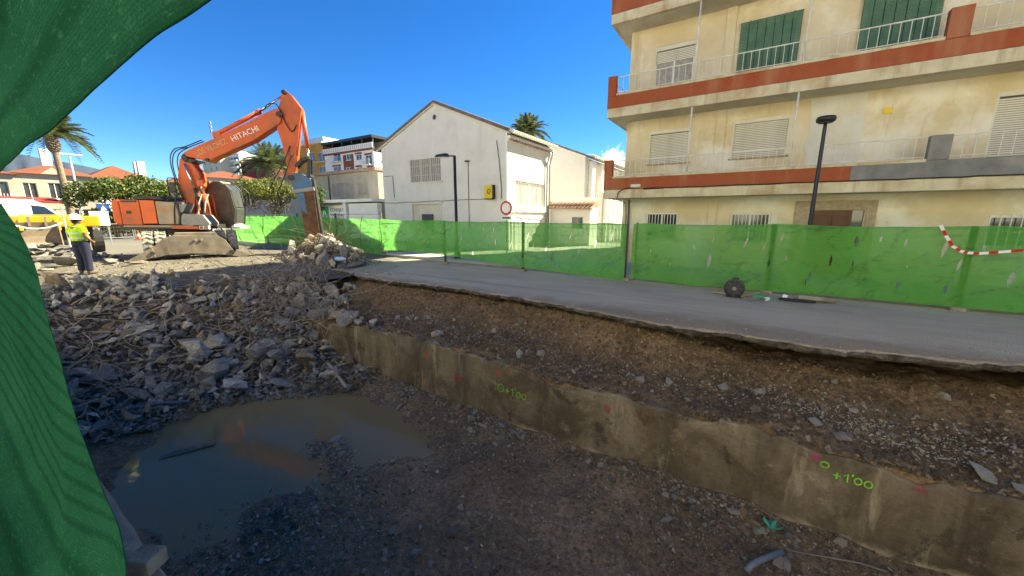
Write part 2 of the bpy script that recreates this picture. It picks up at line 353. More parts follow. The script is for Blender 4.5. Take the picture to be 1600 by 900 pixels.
M['earth_clod'] = _rock('earth_clods', (.10,.066,.040), (.19,.13,.082), (.36,.29,.21), 14.)
def _water():
    k = Nd('muddy_water'); k.t.nodes.remove(k.p)
    nb = k.n('Bump'); nb.inputs['Strength'].default_value = .10; nb.inputs['Distance'].default_value = .02; k.l(k.noise(3.5, 3, 'world', vs=(1,1.6,1)), nb.inputs['Height'])
    df = k.n('BsdfDiffuse'); df.inputs['Color'].default_value = (.27,.195,.095,1)
    tr = k.n('BsdfTransparent'); tr.inputs['Color'].default_value = (.75,.66,.48,1)
    gl = k.n('BsdfGlossy'); gl.inputs['Roughness'].default_value = .025; gl.inputs['Color'].default_value = (1,1,1,1); k.l(nb.outputs[0], gl.inputs['Normal'])
    m0 = k.n('MixShader'); m0.inputs[0].default_value = .84; k.l(tr.outputs[0], m0.inputs[1]); k.l(df.outputs[0], m0.inputs[2])
    fr = k.n('Fresnel'); fr.inputs['IOR'].default_value = 1.22; k.l(nb.outputs[0], fr.inputs['Normal'])
    m1_ = k.n('MixShader'); k.l(fr.outputs[0], m1_.inputs[0]); k.l(m0.outputs[0], m1_.inputs[1]); k.l(gl.outputs[0], m1_.inputs[2])
    k.l(m1_.outputs[0], k.out.inputs[0]); return k.m
M['water'] = _water()
def _net(name, c1, c2, transp, weave=None, trl=.5):
    k = Nd(name); k.t.nodes.remove(k.p)
    col = k.mix(k.rng(k.noise(.9, 6, 'obj', rough=.6), .35, .65), c1, c2)
    tf = transp
    if not weave:
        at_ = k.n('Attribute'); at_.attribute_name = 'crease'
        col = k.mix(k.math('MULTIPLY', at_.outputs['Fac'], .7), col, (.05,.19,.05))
        col = k.mix(k.rng(k.noise(30, 4, 'obj', vs=(.12,1,1.5), rough=.7), .4, .62, 0, .35), col, (.30,.56,.22))
        tf = k.rng(k.noise(.5, 4, 'obj'), .35, .65, transp-.10, transp+.14)
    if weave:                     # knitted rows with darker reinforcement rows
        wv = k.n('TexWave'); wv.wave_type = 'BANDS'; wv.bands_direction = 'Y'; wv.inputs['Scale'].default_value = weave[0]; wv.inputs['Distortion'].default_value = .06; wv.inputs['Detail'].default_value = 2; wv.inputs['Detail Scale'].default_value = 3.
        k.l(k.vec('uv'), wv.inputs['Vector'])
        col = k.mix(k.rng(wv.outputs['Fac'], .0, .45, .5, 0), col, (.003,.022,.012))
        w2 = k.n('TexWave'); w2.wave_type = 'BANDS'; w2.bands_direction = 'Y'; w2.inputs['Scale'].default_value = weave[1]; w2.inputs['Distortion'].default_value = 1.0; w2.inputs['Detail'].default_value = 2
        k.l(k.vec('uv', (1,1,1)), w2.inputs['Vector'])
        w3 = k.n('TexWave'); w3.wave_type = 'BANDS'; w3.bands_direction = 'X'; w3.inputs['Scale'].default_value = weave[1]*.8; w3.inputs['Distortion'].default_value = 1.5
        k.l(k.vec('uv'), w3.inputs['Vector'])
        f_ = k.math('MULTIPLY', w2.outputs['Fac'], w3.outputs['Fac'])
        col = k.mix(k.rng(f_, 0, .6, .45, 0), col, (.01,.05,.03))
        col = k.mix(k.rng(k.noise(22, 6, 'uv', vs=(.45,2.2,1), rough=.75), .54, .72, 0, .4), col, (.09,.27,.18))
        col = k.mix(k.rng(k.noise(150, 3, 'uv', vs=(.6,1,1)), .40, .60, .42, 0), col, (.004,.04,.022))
    df = k.n('BsdfDiffuse'); tl = k.n('BsdfTranslucent'); tp = k.n('BsdfTransparent')
    k.l(col, df.inputs['Color']); k.l(col, tl.inputs['Color']); tp.inputs['Color'].default_value = (.75,.95,.75,1)
    b = k.n('Bump'); b.inputs['Strength'].default_value = .35; b.inputs['Distance'].default_value = .02; k.l(k.noise(7, 6, 'obj', rough=.65), b.inputs['Height'])
    k.l(b.outputs[0], df.inputs['Normal']); k.l(b.outputs[0], tl.inputs['Normal'])
    a = k.n('MixShader'); a.inputs[0].default_value = trl; k.l(df.outputs[0], a.inputs[1]); k.l(tl.outputs[0], a.inputs[2])
    c = k.n('MixShader')
    if isinstance(tf, float): c.inputs[0].default_value = tf
    else: k.l(tf, c.inputs[0])
    k.l(a.outputs[0], c.inputs[1]); k.l(tp.outputs[0], c.inputs[2])
    k.l(c.outputs[0], k.out.inputs[0]); return k.m
M['net'] = _net('green_shade_netting', (.12,.52,.085), (.18,.60,.11), .25, None, .62)
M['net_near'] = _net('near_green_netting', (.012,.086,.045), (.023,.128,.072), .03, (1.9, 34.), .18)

# ------------------------------------------------------------------ pit terrain
WTX = [-10.8,-10.2,-8.2,-6.7,-6.0,-5.5,-4.4,-3.75,-3.4,-3.0,-2.35,-2.0,-1.65,-1.2,-.6,-.07,.41,.75,1.1,1.6,2.2,2.9,4,8,16]
WTZ = [-1.09+.55*(q_+1.09) for q_ in [-1.12,-1.12,-.97,-.83,-.88,-.97,-.98,-.98,-1.05,-1.24,-1.23,-1.10,-1.04,-1.22,-1.2,-1.09,-1.02,-1.08,-1.24,-1.19,-1.3,-1.14,-1.2,-1.15,-1.2]]
def wall_top(x): return np.interp(x, WTX, WTZ)
EDX = [-13.4,-12,-10.5,-9.6,-8.3,-7.07,-4.83,-3.0,-1.57,.05,1.31,2.76,3.42,6,9,20]
EDY = [8.2,8.05,7.7,7.67,7.8,7.85,7.73,7.53,7.25,7.2,7.15,7.54,7.74,7.7,7.6,7.6]
def edge_y(x): return np.interp(x, EDX, EDY) + .20*fbm(np.asarray(x)*1.1, 3.3, 4) + .09*fbm(np.asarray(x)*5, 8.1, 4) + .10*(np.round(vnoise(np.asarray(x)*1.7, 4.2)*3)/3-.5)
def gz(x): return .33*sm(-13.6, -18.2, x)
def hz(x, y):
    x = np.asarray(x, float); y = np.asarray(y, float)
    g = gz(x)
    n = fbm(x*.9, y*.9, 5); nf = fbm(x*4.1, y*4.1, 4)
    # pit floor with a hollow that holds water
    q = np.sqrt(((x+7.0)/4.1)**2 + ((y-3.1)/2.6)**2)
    fl = -2.36 + .11*n + .07*nf + .10*sm(.6, 1.25, q) - .13*(1-sm(.35, 1.0, q))
    fl = fl + .15*np.exp(-((x+6.3)/1.0)**2 - ((y-3.5)/.5)**2) + .12*np.exp(-((x+4.6)/1.1)**2-((y-2.6)/.8)**2)
    fl = fl + .07*sm(5.0, 5.95, y)*(1+3.*n) - .07*sm(-3., 1.5, x)
    fl = fl + .13*np.exp(-((x+5.4)/1.3)**2-((y-2.1)/.55)**2) + .09*np.exp(-((x+7.6)/.8)**2-((y-2.5)/.25)**2) + .10*np.exp(-((x+4.4)/.8)**2-((y-3.7)/.5)**2) + .06*fbm(x*2.2+3,y*2.2,4)
    # bank of soil behind the wall, up under the road
    wt = wall_top(x)
    u = np.clip((y-6.12)/2.4, 0, 1)
    ed = edge_y(x)
    topz = -.26 - .34*sm(-2.5, 1.0, x)
    yb = ed + .30 + .25*sm(-1.5, 1.5, x)
    t = np.clip((y-6.12)/np.maximum(.3, yb-6.12), 0, 1.25)
    bank = (wt+.035) + .34*np.maximum(0, fbm(x*1.9, 7.7, 5)+.02)*(1-sm(0,.4,t)) + (topz-wt)*(.46*np.minimum(t,1)+.54*sm(.52, 1.0, t)) + .30*n*sm(0,.3,t) + .15*nf + .10*np.abs(fbm(x*2.3+4, y*2.3, 4))
    bank = np.where(y > 9.3, -.02*0 + (bank + (-.25-bank)*sm(9.3, 9.6, y)), bank)
    bank = np.minimum(bank, -.21)
    z = np.where(y < 6.02, fl, bank)
    # the broken end of the pit
    toe = -10.6 + 2.0*sm(2.8, 5.6, y); top = -15.0 + .9*sm(3., 7., y) + .5*fbm(y*.8, 4.4, 3)
    s_ = np.clip((x-top)/(toe-top), 0, 1)
    slope = (g-.02) + (-2.42-g)*(.35*s_+.65*sm(.02, .98, s_)) + .22*n*np.sin(PI*s_)
    far = np.clip((y-7.2)/1.2, 0, 1)
    z = np.where(x < toe+.2, np.maximum(z, slope), z)
    # outside the pit
    out = sm(7.7, 8.5, y)*(1-sm(-13.7,-13.2, x))
    z = z*(1-out) + (g-.02+.05*nf)*out
    out2 = 1-sm(top-.3, top+.1, x)
    z = z*(1-out2) + (g+.04*n+.04*nf)*out2
    near = 1-sm(.12, .34, y)
    z = z*(1-near) + (g-.04)*near
    e = np.maximum(sm(9.5, 10., y)*1., np.maximum(1-sm(-24., -23., x), 1-sm(-4., -3.5, y)))
    e = np.maximum(e, sm(15.5, 16., x))
    return z*(1-e) + (g-.02)*e
nx, ny = 460, 200
gx = np.concatenate([np.linspace(-24, -17, 50)[:-1], np.linspace(-17, 4, 340)[:-1], np.linspace(4, 16, 72)])
gy = np.concatenate([np.linspace(-4, 0.05, 12)[:-1], np.linspace(.05, 8.8, 170)[:-1], np.linspace(8.8, 10, 12)])
GX, GY = np.meshgrid(gx, gy); GZ = hz(GX, GY)
V = np.stack([GX.ravel(), GY.ravel(), GZ.ravel()], 1); nxx = len(gx)
ii, jj = np.meshgrid(np.arange(len(gx)-1), np.arange(len(gy)-1)); a = (jj*nxx+ii).ravel()
F = np.stack([a, a+1, a+1+nxx, a+nxx], 1)
pit = npmesh('pit_terrain', V, F, M['soil'], smooth=True); struct(pit)
def lerp3(a, b, t): return np.asarray(a)[None,:]*(1-t[:,None]) + np.asarray(b)[None,:]*t[:,None]
xv, yv, zv = V.T; nn = fbm(xv*.7+5, yv*.7, 4)
colr = lerp3((.165,.110,.066), (.225,.158,.098), np.clip(.5+nn*2, 0, 1))
bk = sm(6.0, 6.4, yv)*(1-sm(-11.5,-10.2,-xv*0+(-xv-21)) if False else sm(6.0,6.4,yv))
soilc = lerp3((.118,.086,.060), (.165,.112,.070), np.clip(sm(-1.0,-.45, zv)+nn, 0, 1))
colr = colr*(1-bk[:,None]) + soilc*bk[:,None]
rub = (1-sm(-11.5, -10.2, xv)); colr = colr*(1-rub[:,None]) + np.array([[.13,.10,.072]])*rub[:,None]
pl_ = np.clip(sm(-.12, .05, zv), 0, 1); colr = colr*(1-pl_[:,None]) + np.array([[.135,.122,.106]])*pl_[:,None]
wetv = (1-sm(-2.32, -2.12, zv))*.85 + .12*bk
ca = pit.data.attributes.new('base', 'FLOAT_COLOR', 'POINT'); ca.data.foreach_set('color', np.concatenate([colr, np.ones((len(colr),1))], 1).astype(np.float32).ravel())
wa = pit.data.attributes.new('wet', 'FLOAT', 'POINT'); wa.data.foreach_set('value', wetv.astype(np.float32))
# the ground all round, to the horizon
xs = [-9000,-200,-24,-18.2,-16.5,-15,-13.6,16,9000]; ys = [-9000,-200,-4,10,200,9000]
gm = MB(); idx = {}
for i, x in enumerate(xs):
    for j, y in enumerate(ys):
        idx[i,j] = len(gm.v); gm.v.append((x, y, float(gz(x))-.02))
for i in range(len(xs)-1):
    for j in range(len(ys)-1):
        if xs[i] >= -24 and xs[i+1] <= 16 and ys[j] == -4: continue
        gm.f.append((idx[i,j], idx[i+1,j], idx[i+1,j+1], idx[i,j+1]))
M['ground'] = mat('dusty_ground', (.15,.138,.12), (.12,.11,.098), .35, .95, .4, 12, dirt=(.15,.14,.13), dirt_amt=.6, space='world', dscale=.12)
struct(gm.build('ground', M['ground']))
# puddle
wm = MB(); n = 60
pts = []
for i in range(n):
    t = 2*PI*i/n; rr = 1.25
    pts.append((-7.0+4.1*rr*math.cos(t), min(5.95, max(.36, 3.1+2.6*rr*math.sin(t))), -2.357))
wm.v = pts; wm.f = [tuple(range(n))]
struct(wm.build('water', M['water'], rec=False))

# ------------------------------------------------------------------ road slab with broken lip
xr = np.arange(-13.3, 26, .075); er = edge_y(xr)
dz = -.05*np.abs(fbm(xr*.8, 2.2, 3)); th = .15+.10*fbm(xr*1.6, 6.6, 4)
prof = []
for k_, (dy, z_) in enumerate([(1.9,-.15),(.60,-.15),(.24,-.17),(.06,-.14),(.00,-.085),(.012,-.03),(.05,-.004),(.45,0.),(1.0,0.)]):
    jit = (.10*fbm(xr*4.3+k_*2.7, k_*1.1, 5)+.11*fbm(xr*11+k_*4, k_*1.3, 4)) if 1 <= k_ <= 6 else 0*xr
    zj = (.05*fbm(xr*4.1+k_*5.5, k_*2.3, 4)+.06*fbm(xr*15+k_, k_*3.3, 3)) if 1 <= k_ <= 5 else 0*xr
    zz = z_ + zj + (0 if k_ > 6 else dz*.6)
    if k_ < 4: zz = zz - (th-.15)
    prof.append(np.stack([xr, er+dy+jit, zz], 1))
prof.append(np.stack([xr, xr*0+12.3, xr*0], 1))
P = np.stack(prof, 0); K, N, _ = P.shape
V = P.reshape(-1,3); ii, jj = np.meshgrid(np.arange(N-1), np.arange(K-1)); a = (jj*N+ii).ravel()
F = np.stack([a, a+1, a+1+N, a+N], 1)
road = npmesh('road', V, F, M['asphalt'], smooth=False); struct(road)
road.data.materials.append(M['broken_asphalt'])
road.data.polygons.foreach_set('material_index', np.where(jj.ravel() < 5, 1, 0).astype(np.int32))
m = MB(); m.box(-13.32,-13.26,8.3,12.3,-.18,-.004); o_ = m.build('slab_end', M['broken_asphalt'], road)
# yellow edge line painted along the kerb side, worn kerb and pavement behind the fence
M['paint_y'] = mat('worn_yellow_line', (.42,.32,.06), (.22,.19,.12), 4, .85, space='world', lo=.4, hi=.55)
struct(MB().add([(-2.4,11.74,.004),(16,11.74,.004),(16,11.84,.004),(-2.4,11.84,.004)], [(0,1,2,3)]).build('road_marking', M['paint_y']))
pv = struct(MB().box(-48, 26, 12.46, 26, -.2, .11).build('pavement', M['pave']))
for i in range(60):
    x = -33 + i*.8
    MB().box(x+.006, x+.794, 12.3, 12.456, -.15, .118+random.uniform(-.006,.006)).build('kerb_stone', M['kerb'], pv, bevel=.015)

# ------------------------------------------------------------------ concrete wall along the pit
xw = np.arange(-10.6, 16, .07); tz = wall_top(xw) + .10*fbm(xw*2.2, 1.1, 5) + .16*np.round(fbm(xw*1.1, 5.1, 3)*4)/4 + .07*(vnoise(xw*5.1, 2.2)-.5)
cols = []
zz_ = [-2.9,-2.5,-2.2,-1.9,-1.6]
def wrow(y, zarr): return np.stack([xw, y + .05*fbm(xw*1.3, zarr.mean()*1.2+7, 4) + .025*fbm(xw*6, zarr.mean()*5, 3), zarr], 1)
rows = [wrow(5.98, xw*0+z) for z in zz_] + [wrow(5.98, tz-.12), wrow(5.985, tz-.015+.03*fbm(xw*9,1.,3)), wrow(6.015, tz+.015+.04*fbm(xw*8,5.,3)), wrow(6.22, tz+.02+.05*fbm(xw*5,3.,3)), wrow(6.34, tz-.12), wrow(6.36, xw*0-2.6)]
P = np.stack(rows, 0); K, N, _ = P.shape
ii, jj = np.meshgrid(np.arange(N-1), np.arange(K-1)); a = (jj*N+ii).ravel()
wallt = thing('retaining_wall', 'brown stained concrete wall running along the pit below the road', 'wall', (-3.5, 6.1, -2.4))
wo_ = npmesh('wall_face', P.reshape(-1,3)-np.array([-3.5,6.1,-2.4]), np.stack([a, a+1, a+1+N, a+N], 1), M['pit_wall'], wallt, smooth=True)
wo_.data.polygons.foreach_set('use_smooth', jj.ravel() < 5)
m = MB(); m.box(-10.62,-10.58,5.98,6.36,-2.6,-1.14); m.build('broken_end', M['pit_wall'], wallt, world=True)
# level marks sprayed on the wall
M['spray'] = mat('green_spray_paint', (.26,.66,.07), (.16,.46,.05), 8, .8)
def stroke(pts, r=.0095, par=wallt, mt='spray', y=5.953, nm='spray_mark'):
    m = MB(); m.tube([(x, y, z) for x, z in pts], r, 6)
    for i, v in enumerate(m.v): m.v[i] = (v[0], y+(v[1]-y)*.25, v[2])
    return m.build(nm, M[mt], par, world=True)
def ring(cx, cz, r, rz=None, n=18): return [(cx+r*math.cos(t*2*PI/n+1.2), cz+(rz or r)*math.sin(t*2*PI/n+1.2)) for t in range(n+1)]
def level_mark(x, z, s):
    stroke(ring(x, z, .052*s, .060*s)); stroke([(x-.01*s,z),(x+.01*s,z)], .008)
    x0, z0 = x+.12*s, z-.02*s
    stroke([(x0-.03*s,z0),(x0+.04*s,z0)]); stroke([(x0,z0+.04*s),(x0,z0-.04*s)])
    stroke([(x0+.07*s,z0+.03*s),(x0+.10*s,z0+.07*s),(x0+.10*s,z0-.06*s)])
    stroke([(x0+.145*s,z0+.08*s),(x0+.14*s,z0+.05*s)])
    stroke(ring(x0+.20*s, z0-.01*s, .033*s, .042*s)); stroke(ring(x0+.295*s, z0-.02*s, .035*s, .042*s))
level_mark(-4.0, -1.53, 1.35)
stroke(ring(1.22, -1.275, .045, .04)); 
def mark2(x0, z0, s):
    stroke([(x0-.045*s,z0),(x0+.045*s,z0)]); stroke([(x0,z0+.05*s),(x0,z0-.05*s)])
    stroke([(x0+.08*s,z0+.03*s),(x0+.12*s,z0+.07*s),(x0+.12*s,z0-.06*s)]); stroke([(x0+.175*s,z0+.09*s),(x0+.165*s,z0+.05*s)])
    stroke(ring(x0+.235*s, z0, .04*s, .05*s)); stroke(ring(x0+.345*s, z0-.005*s, .042*s, .05*s))
mark2(1.36, -1.385, .9)

# near concrete lip of the pit
xn = np.arange(-14.5, 6, .12)
rows = []
for k_, (y_, z_) in enumerate([(.46,-2.7),(.45,-1.2),(.45,-.35),(.46,-.09),(.43,-.02),(.30,.0),(.12,.005),(.02,-.02),(.02,-.4)]):
    rows.append(np.stack([xn, y_+.05*fbm(xn*2.3+k_*3, k_*1.7, 4), z_+gz(xn)+.035*fbm(xn*3.1+k_*2, k_*4., 4)*(z_ > -.2)], 1))
P = np.stack(rows, 0); K, N, _ = P.shape
ii, jj = np.meshgrid(np.arange(N-1), np.arange(K-1)); a = (jj*N+ii).ravel()
lip = npmesh('concrete_lip', P.reshape(-1,3), np.stack([a, a+1, a+1+N, a+N], 1), M['old_concrete'], smooth=True)
tag(lip, 'pitted grey concrete edge of the pit beside the near green netting', 'wall')

# ------------------------------------------------------------------ fences round the works
def fence_panel(x0, x1, y, label, z0=0.):
    t = thing('fence_panel', label, 'fence', ((x0+x1)/2, y, z0), 0, 'mesh fence panels standing along the road')
    hw = (x1-x0)/2-.03
    for sx in (-1, 1): MB().cyl((sx*hw,0,.06), (sx*hw,0,1.79), .03, n=8).build('post', M['dark_grey'], t, smooth=True)
    for z in (.2, 1.74): MB().cyl((-hw,0,z), (hw,0,z), .016, n=6).build('rail', M['galv'], t)
    m = MB(); n = int((x1-x0)/.16)
    for i in range(1, n): m.cyl((-hw+2*hw*i/n,0,.2), (-hw+2*hw*i/n,0,1.74), .0045, n=3)
    for z in (.45,.75,1.05,1.35,1.6): m.cyl((-hw,0,z), (hw,0,z), .005, n=3)
    m.build('wire_mesh', M['galv'], t, kind='stuff', rec=False)
    MB().box(hw-.08, hw+.16, -.10, .10, 0, .09).build('concrete_foot', M['old_concrete'], t, bevel=.02)
    return t
ordn = ['first','second','third','fourth','fifth','sixth','seventh','eighth','ninth','tenth','eleventh']
px = [(-28.7,-25.1),(-25.1,-21.5),(-21.5,-17.9),(-17.9,-14.35),(-14.25,-10.5),(-10.5,-6.75),(-6.75,-3.02),(-2.8,.62),(.62,4.0),(4.0,7.4),(7.4,10.8)]
desc = ['far left mesh fence panel behind green netting near the bare tree','mesh fence panel behind the excavator cab, screened in green','mesh fence panel screened in green just left of the breaker','mesh fence panel screened in green right behind the rubble mound','mesh fence panel with the brightest sunlit netting patch','mesh fence panel in front of the black street lamp','mesh fence panel in front of the round traffic sign','mesh fence panel in front of the two barred ground floor windows','mesh fence panel in front of the brown door','mesh fence panel with warning tape at the right edge','mesh fence panel beyond the warning tape, right of view']
for i, (a_, b_) in enumerate(px):
    if i == 10: continue
    fence_panel(a_, b_, 11.56, desc[i], float(gz(a_)))

def netting(name, x0, x1, y, top, bot, label, slits, seed, step=.055, amp=.05, lean=0.0):
    rs = np.random.RandomState(seed)
    nxn = int((x1-x0)/step)+1; nz_ = 34
    X = np.linspace(x0, x1, nxn); T = np.linspace(0, 1, nz_)
    XX, TT = np.meshgrid(X, T)
    b_ = np.interp(X, *zip(*bot)); t_ = np.interp(X, *zip(*top)) + .02*fbm(X*2.2, seed*1.1, 3) - .05*np.abs(np.sin(PI*(X-x0)/3.55))**.8 + .03*fbm(X*1.1, seed*3.3, 3)
    ZZ = b_[None,:] + (t_-b_)[None,:]*TT
    f1 = np.sin((XX*1.1+ZZ*2.6)*2.3+4*fbm(XX*.7, ZZ*.7+seed, 3)); f2 = fbm(XX*1.3+seed, ZZ*2.6+XX*.8, 5); f3 = fbm(XX*5+ZZ*4, ZZ*9-XX*2, 3)
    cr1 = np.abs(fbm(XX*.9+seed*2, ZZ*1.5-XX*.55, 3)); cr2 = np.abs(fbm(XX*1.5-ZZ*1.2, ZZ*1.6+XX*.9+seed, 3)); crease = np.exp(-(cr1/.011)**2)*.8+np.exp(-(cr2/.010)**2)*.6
    YY = y + amp*(2.2*f2 + .30*f1*sm(.05,.5,1-TT) + .5*f3 - .22*crease) - .05*np.sin(PI*TT)*amp/.05 - lean*(1-TT)
    V = np.stack([XX.ravel(), YY.ravel(), ZZ.ravel()], 1)
    idg = np.arange(nxn*nz_).reshape(nz_, nxn)
    right = idg.copy(); extra = []; base = len(V)
    for (sx, sz, L, wd, tilt) in slits:
        c = int(round((sx-x0)/(x1-x0)*(nxn-1)))
        h_ = (t_-b_)[min(max(c,0),nxn-1)]
        j0 = int((sz-L/2-b_[c])/h_*(nz_-1)); j1 = int((sz+L/2-b_[c])/h_*(nz_-1))
        j0 = max(1,j0); j1 = min(nz_-2, max(j1, j0+2))
        if c < 2 or c > nxn-3: continue
        for j in range(j0, j1+1):
            prog = (j-j0)/(j1-j0); ofs = tilt*(prog-.5)*L
            V[idg[j,c],0] += ofs
            if j0 < j < j1 and right[j,c] == idg[j,c]:
                w2_ = wd/2*math.sin(PI*prog)
                p = V[idg[j,c]].copy(); p[0] += w2_; p[1] -= .012; right[j,c] = base+len(extra); extra.append(p)
                V[idg[j,c],0] -= w2_; V[idg[j,c],1] += .008
    if extra: V = np.concatenate([V, np.array(extra)], 0)
    F = np.stack([right[:-1,:-1].ravel(), idg[:-1,1:].ravel(), idg[1:,1:].ravel(), right[1:,:-1].ravel()], 1)
    loc = np.array([(x0+x1)/2, y, 0.]); o = npmesh(name, V-loc, F, M['net'], smooth=True); o.location = loc
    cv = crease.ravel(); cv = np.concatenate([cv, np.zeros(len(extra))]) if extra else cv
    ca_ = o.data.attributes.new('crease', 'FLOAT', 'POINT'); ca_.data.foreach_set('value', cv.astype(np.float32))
    return tag(o, label, 'netting')
def upx(px_, py_, Y):
    a = (px_-800)/577.; b = (450-py_)/577.; P_ = math.atan(113/577.); A = R(32)
    fh = math.cos(P_)+b*math.sin(P_); z = -math.sin(P_)+b*math.cos(P_)
    X_ = a*math.cos(A)-fh*math.sin(A); Y_ = a*math.sin(A)+fh*math.cos(A); t = Y/Y_
    return X_*t, 2+z*t
def S_(lst, Y=11.5):
    out = []
    for (x, y, L, wd, tilt) in lst: q = upx(x, y, Y); out.append((q[0], q[1], L, wd, tilt))
    return out
rs = np.random.RandomState(5)
slC = S_([(1107,406,.42,.10,.1),(1017,391,.16,.04,0),(1046,412,.12,.03,.2),(1086,386,.20,.04,-.2),(1116,371,.22,.055,.15),(1167,378,.28,.05,.3),(1193,386,.24,.04,.3),(1202,410,.2,.045,.1),(1221,371,.16,.04,.2),(1227,402,.17,.05,-.2),(1296,405,.26,.05,0),(1338,374,.24,.07,0),(1374,371,.16,.035,.1),(1398,442,.22,.04,0),(1415,377,.18,.035,.1),(1415,414,.15,.03,0),(1474,386,.36,.065,.2),(1474,449,.22,.06,0),(1495,412,.25,.04,.1),(1538,385,.16,.04,0),(1575,433,.32,.075,.1),(1266,430,.28,.04,.1),(1259,438,.2,.03,0),(1070,440,.16,.03,.2),(1332,410,.2,.03,0)])
slB = S_([(640,375,.22,.04,0),(660,361,.18,.05,.4),(690,358,.18,.04,.5),(697,364,.2,.04,.4),(739,352,.2,.04,.5),(755,357,.18,.04,.4),(773,358,.2,.05,.5),(777,377,.32,.06,0),(800,380,.3,.06,.1),(741,395,.34,.07,.1),(761,388,.26,.06,0),(827,368,.26,.05,.2),(836,382,.2,.04,.2),(854,388,.32,.06,.3),(905,392,.3,.05,0),(933,379,.26,.05,.1),(958,369,.3,.06,.1),(872,414,.22,.05,0),(955,410,.2,.05,0),(893,368,.2,.04,.3),(818,400,.2,.05,.1),(722,372,.3,.05,.1)])
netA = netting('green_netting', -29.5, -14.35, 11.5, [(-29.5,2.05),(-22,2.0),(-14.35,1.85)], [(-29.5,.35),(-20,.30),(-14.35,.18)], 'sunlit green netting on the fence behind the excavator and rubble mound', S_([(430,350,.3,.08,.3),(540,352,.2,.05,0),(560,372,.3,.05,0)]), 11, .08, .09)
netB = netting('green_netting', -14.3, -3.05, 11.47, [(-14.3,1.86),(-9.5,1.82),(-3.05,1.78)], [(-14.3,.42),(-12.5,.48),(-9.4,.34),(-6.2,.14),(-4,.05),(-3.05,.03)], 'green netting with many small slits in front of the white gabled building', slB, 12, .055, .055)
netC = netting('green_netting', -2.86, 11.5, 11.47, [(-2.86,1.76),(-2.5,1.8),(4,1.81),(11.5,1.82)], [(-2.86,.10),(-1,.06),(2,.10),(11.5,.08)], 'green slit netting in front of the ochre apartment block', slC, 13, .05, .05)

# near netting beside the camera: a sheet with a loose lifted flap above
def near_net(name, rows_, label, seed, nu=150, nv=70, fold=.02):
    # rows_: list of (v, [x...],[y],[z]) control polylines; lofted
    U = np.linspace(0, 1, nu); ctrl = []
    for pts in rows_:
        pts = np.array(pts, float); d = np.linspace(0, 1, len(pts)); ctrl.append(np.stack([np.interp(U, d, pts[:,k]) for k in range(3)], 1))
    C_ = np.stack(ctrl, 0); v0 = np.linspace(0, 1, len(rows_)); Vv = np.linspace(0, 1, nv)
    G = np.zeros((nv, nu, 3))
    for k in range(3):
        for i in range(nu): G[:,i,k] = np.interp(Vv, v0, C_[:,i,k])
    for _ in range(6):
        G[1:-1] = (G[:-2]+2*G[1:-1]+G[2:])/4; G[:,1:-1] = (G[:,:-2]+2*G[:,1:-1]+G[:,2:])/4
    XX, ZZ = G[:,:,0], G[:,:,2]
    G[:,:,1] += fold*(1.6*fbm(XX*1.1+seed, ZZ*1.7, 4) + .25*np.sin(ZZ*7+XX*1.5+3*fbm(XX*.6, ZZ+seed, 3)))
    V = G.reshape(-1,3); idg = np.arange(nu*nv).reshape(nv, nu)
    F = np.stack([idg[:-1,:-1].ravel(), idg[:-1,1:].ravel(), idg[1:,1:].ravel(), idg[1:,:-1].ravel()], 1)
    loc = V.mean(0); o = npmesh(name, V-loc, F, M['net_near'], smooth=True); o.location = loc
    uv = o.data.uv_layers.new(name='UVMap'); li = np.zeros(len(o.data.loops), np.int32); o.data.loops.foreach_get('vertex_index', li)
    vd = np.concatenate([[0], np.cumsum(np.linalg.norm(np.diff(G[:,int(nu*.6),:], axis=0), axis=1))]); UVv = np.stack([V[:,0], np.repeat(vd, nu)], 1)[li]; uv.data.foreach_set('uv', UVv.astype(np.float32).ravel())
    sl = o.modifiers.new('thick','SOLIDIFY'); sl.thickness = .003
    return tag(o, label, 'netting')
def bpt(px_, py_, Y):
    x, z = upx(px_, py_, Y); return (x, Y, z)
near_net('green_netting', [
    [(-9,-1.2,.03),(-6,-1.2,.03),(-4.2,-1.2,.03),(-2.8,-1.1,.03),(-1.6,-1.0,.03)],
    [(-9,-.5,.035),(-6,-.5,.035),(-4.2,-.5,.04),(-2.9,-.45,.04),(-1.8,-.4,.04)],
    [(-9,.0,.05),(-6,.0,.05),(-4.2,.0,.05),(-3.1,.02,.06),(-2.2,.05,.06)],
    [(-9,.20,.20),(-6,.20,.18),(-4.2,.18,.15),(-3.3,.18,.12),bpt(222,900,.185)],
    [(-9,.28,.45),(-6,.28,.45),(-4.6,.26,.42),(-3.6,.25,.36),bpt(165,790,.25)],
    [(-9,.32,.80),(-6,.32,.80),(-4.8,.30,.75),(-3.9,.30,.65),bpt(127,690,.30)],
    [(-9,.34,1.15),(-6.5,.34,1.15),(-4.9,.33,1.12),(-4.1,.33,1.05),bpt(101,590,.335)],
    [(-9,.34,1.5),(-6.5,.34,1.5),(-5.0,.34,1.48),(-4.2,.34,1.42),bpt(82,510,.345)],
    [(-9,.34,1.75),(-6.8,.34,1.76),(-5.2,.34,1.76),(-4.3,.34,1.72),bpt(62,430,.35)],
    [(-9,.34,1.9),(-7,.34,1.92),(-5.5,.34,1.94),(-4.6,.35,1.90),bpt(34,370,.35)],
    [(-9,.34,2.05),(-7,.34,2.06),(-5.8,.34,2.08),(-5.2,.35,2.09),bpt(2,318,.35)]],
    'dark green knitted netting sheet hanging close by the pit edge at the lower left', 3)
fe = [(-9,.34,2.12),(-6.4,.34,2.17)] + [bpt(x_, y_, .35) for x_, y_ in ((0,266),(30,243),(65,217),(100,182),(165,116),(225,56),(268,24),(312,-6),(350,-36))]
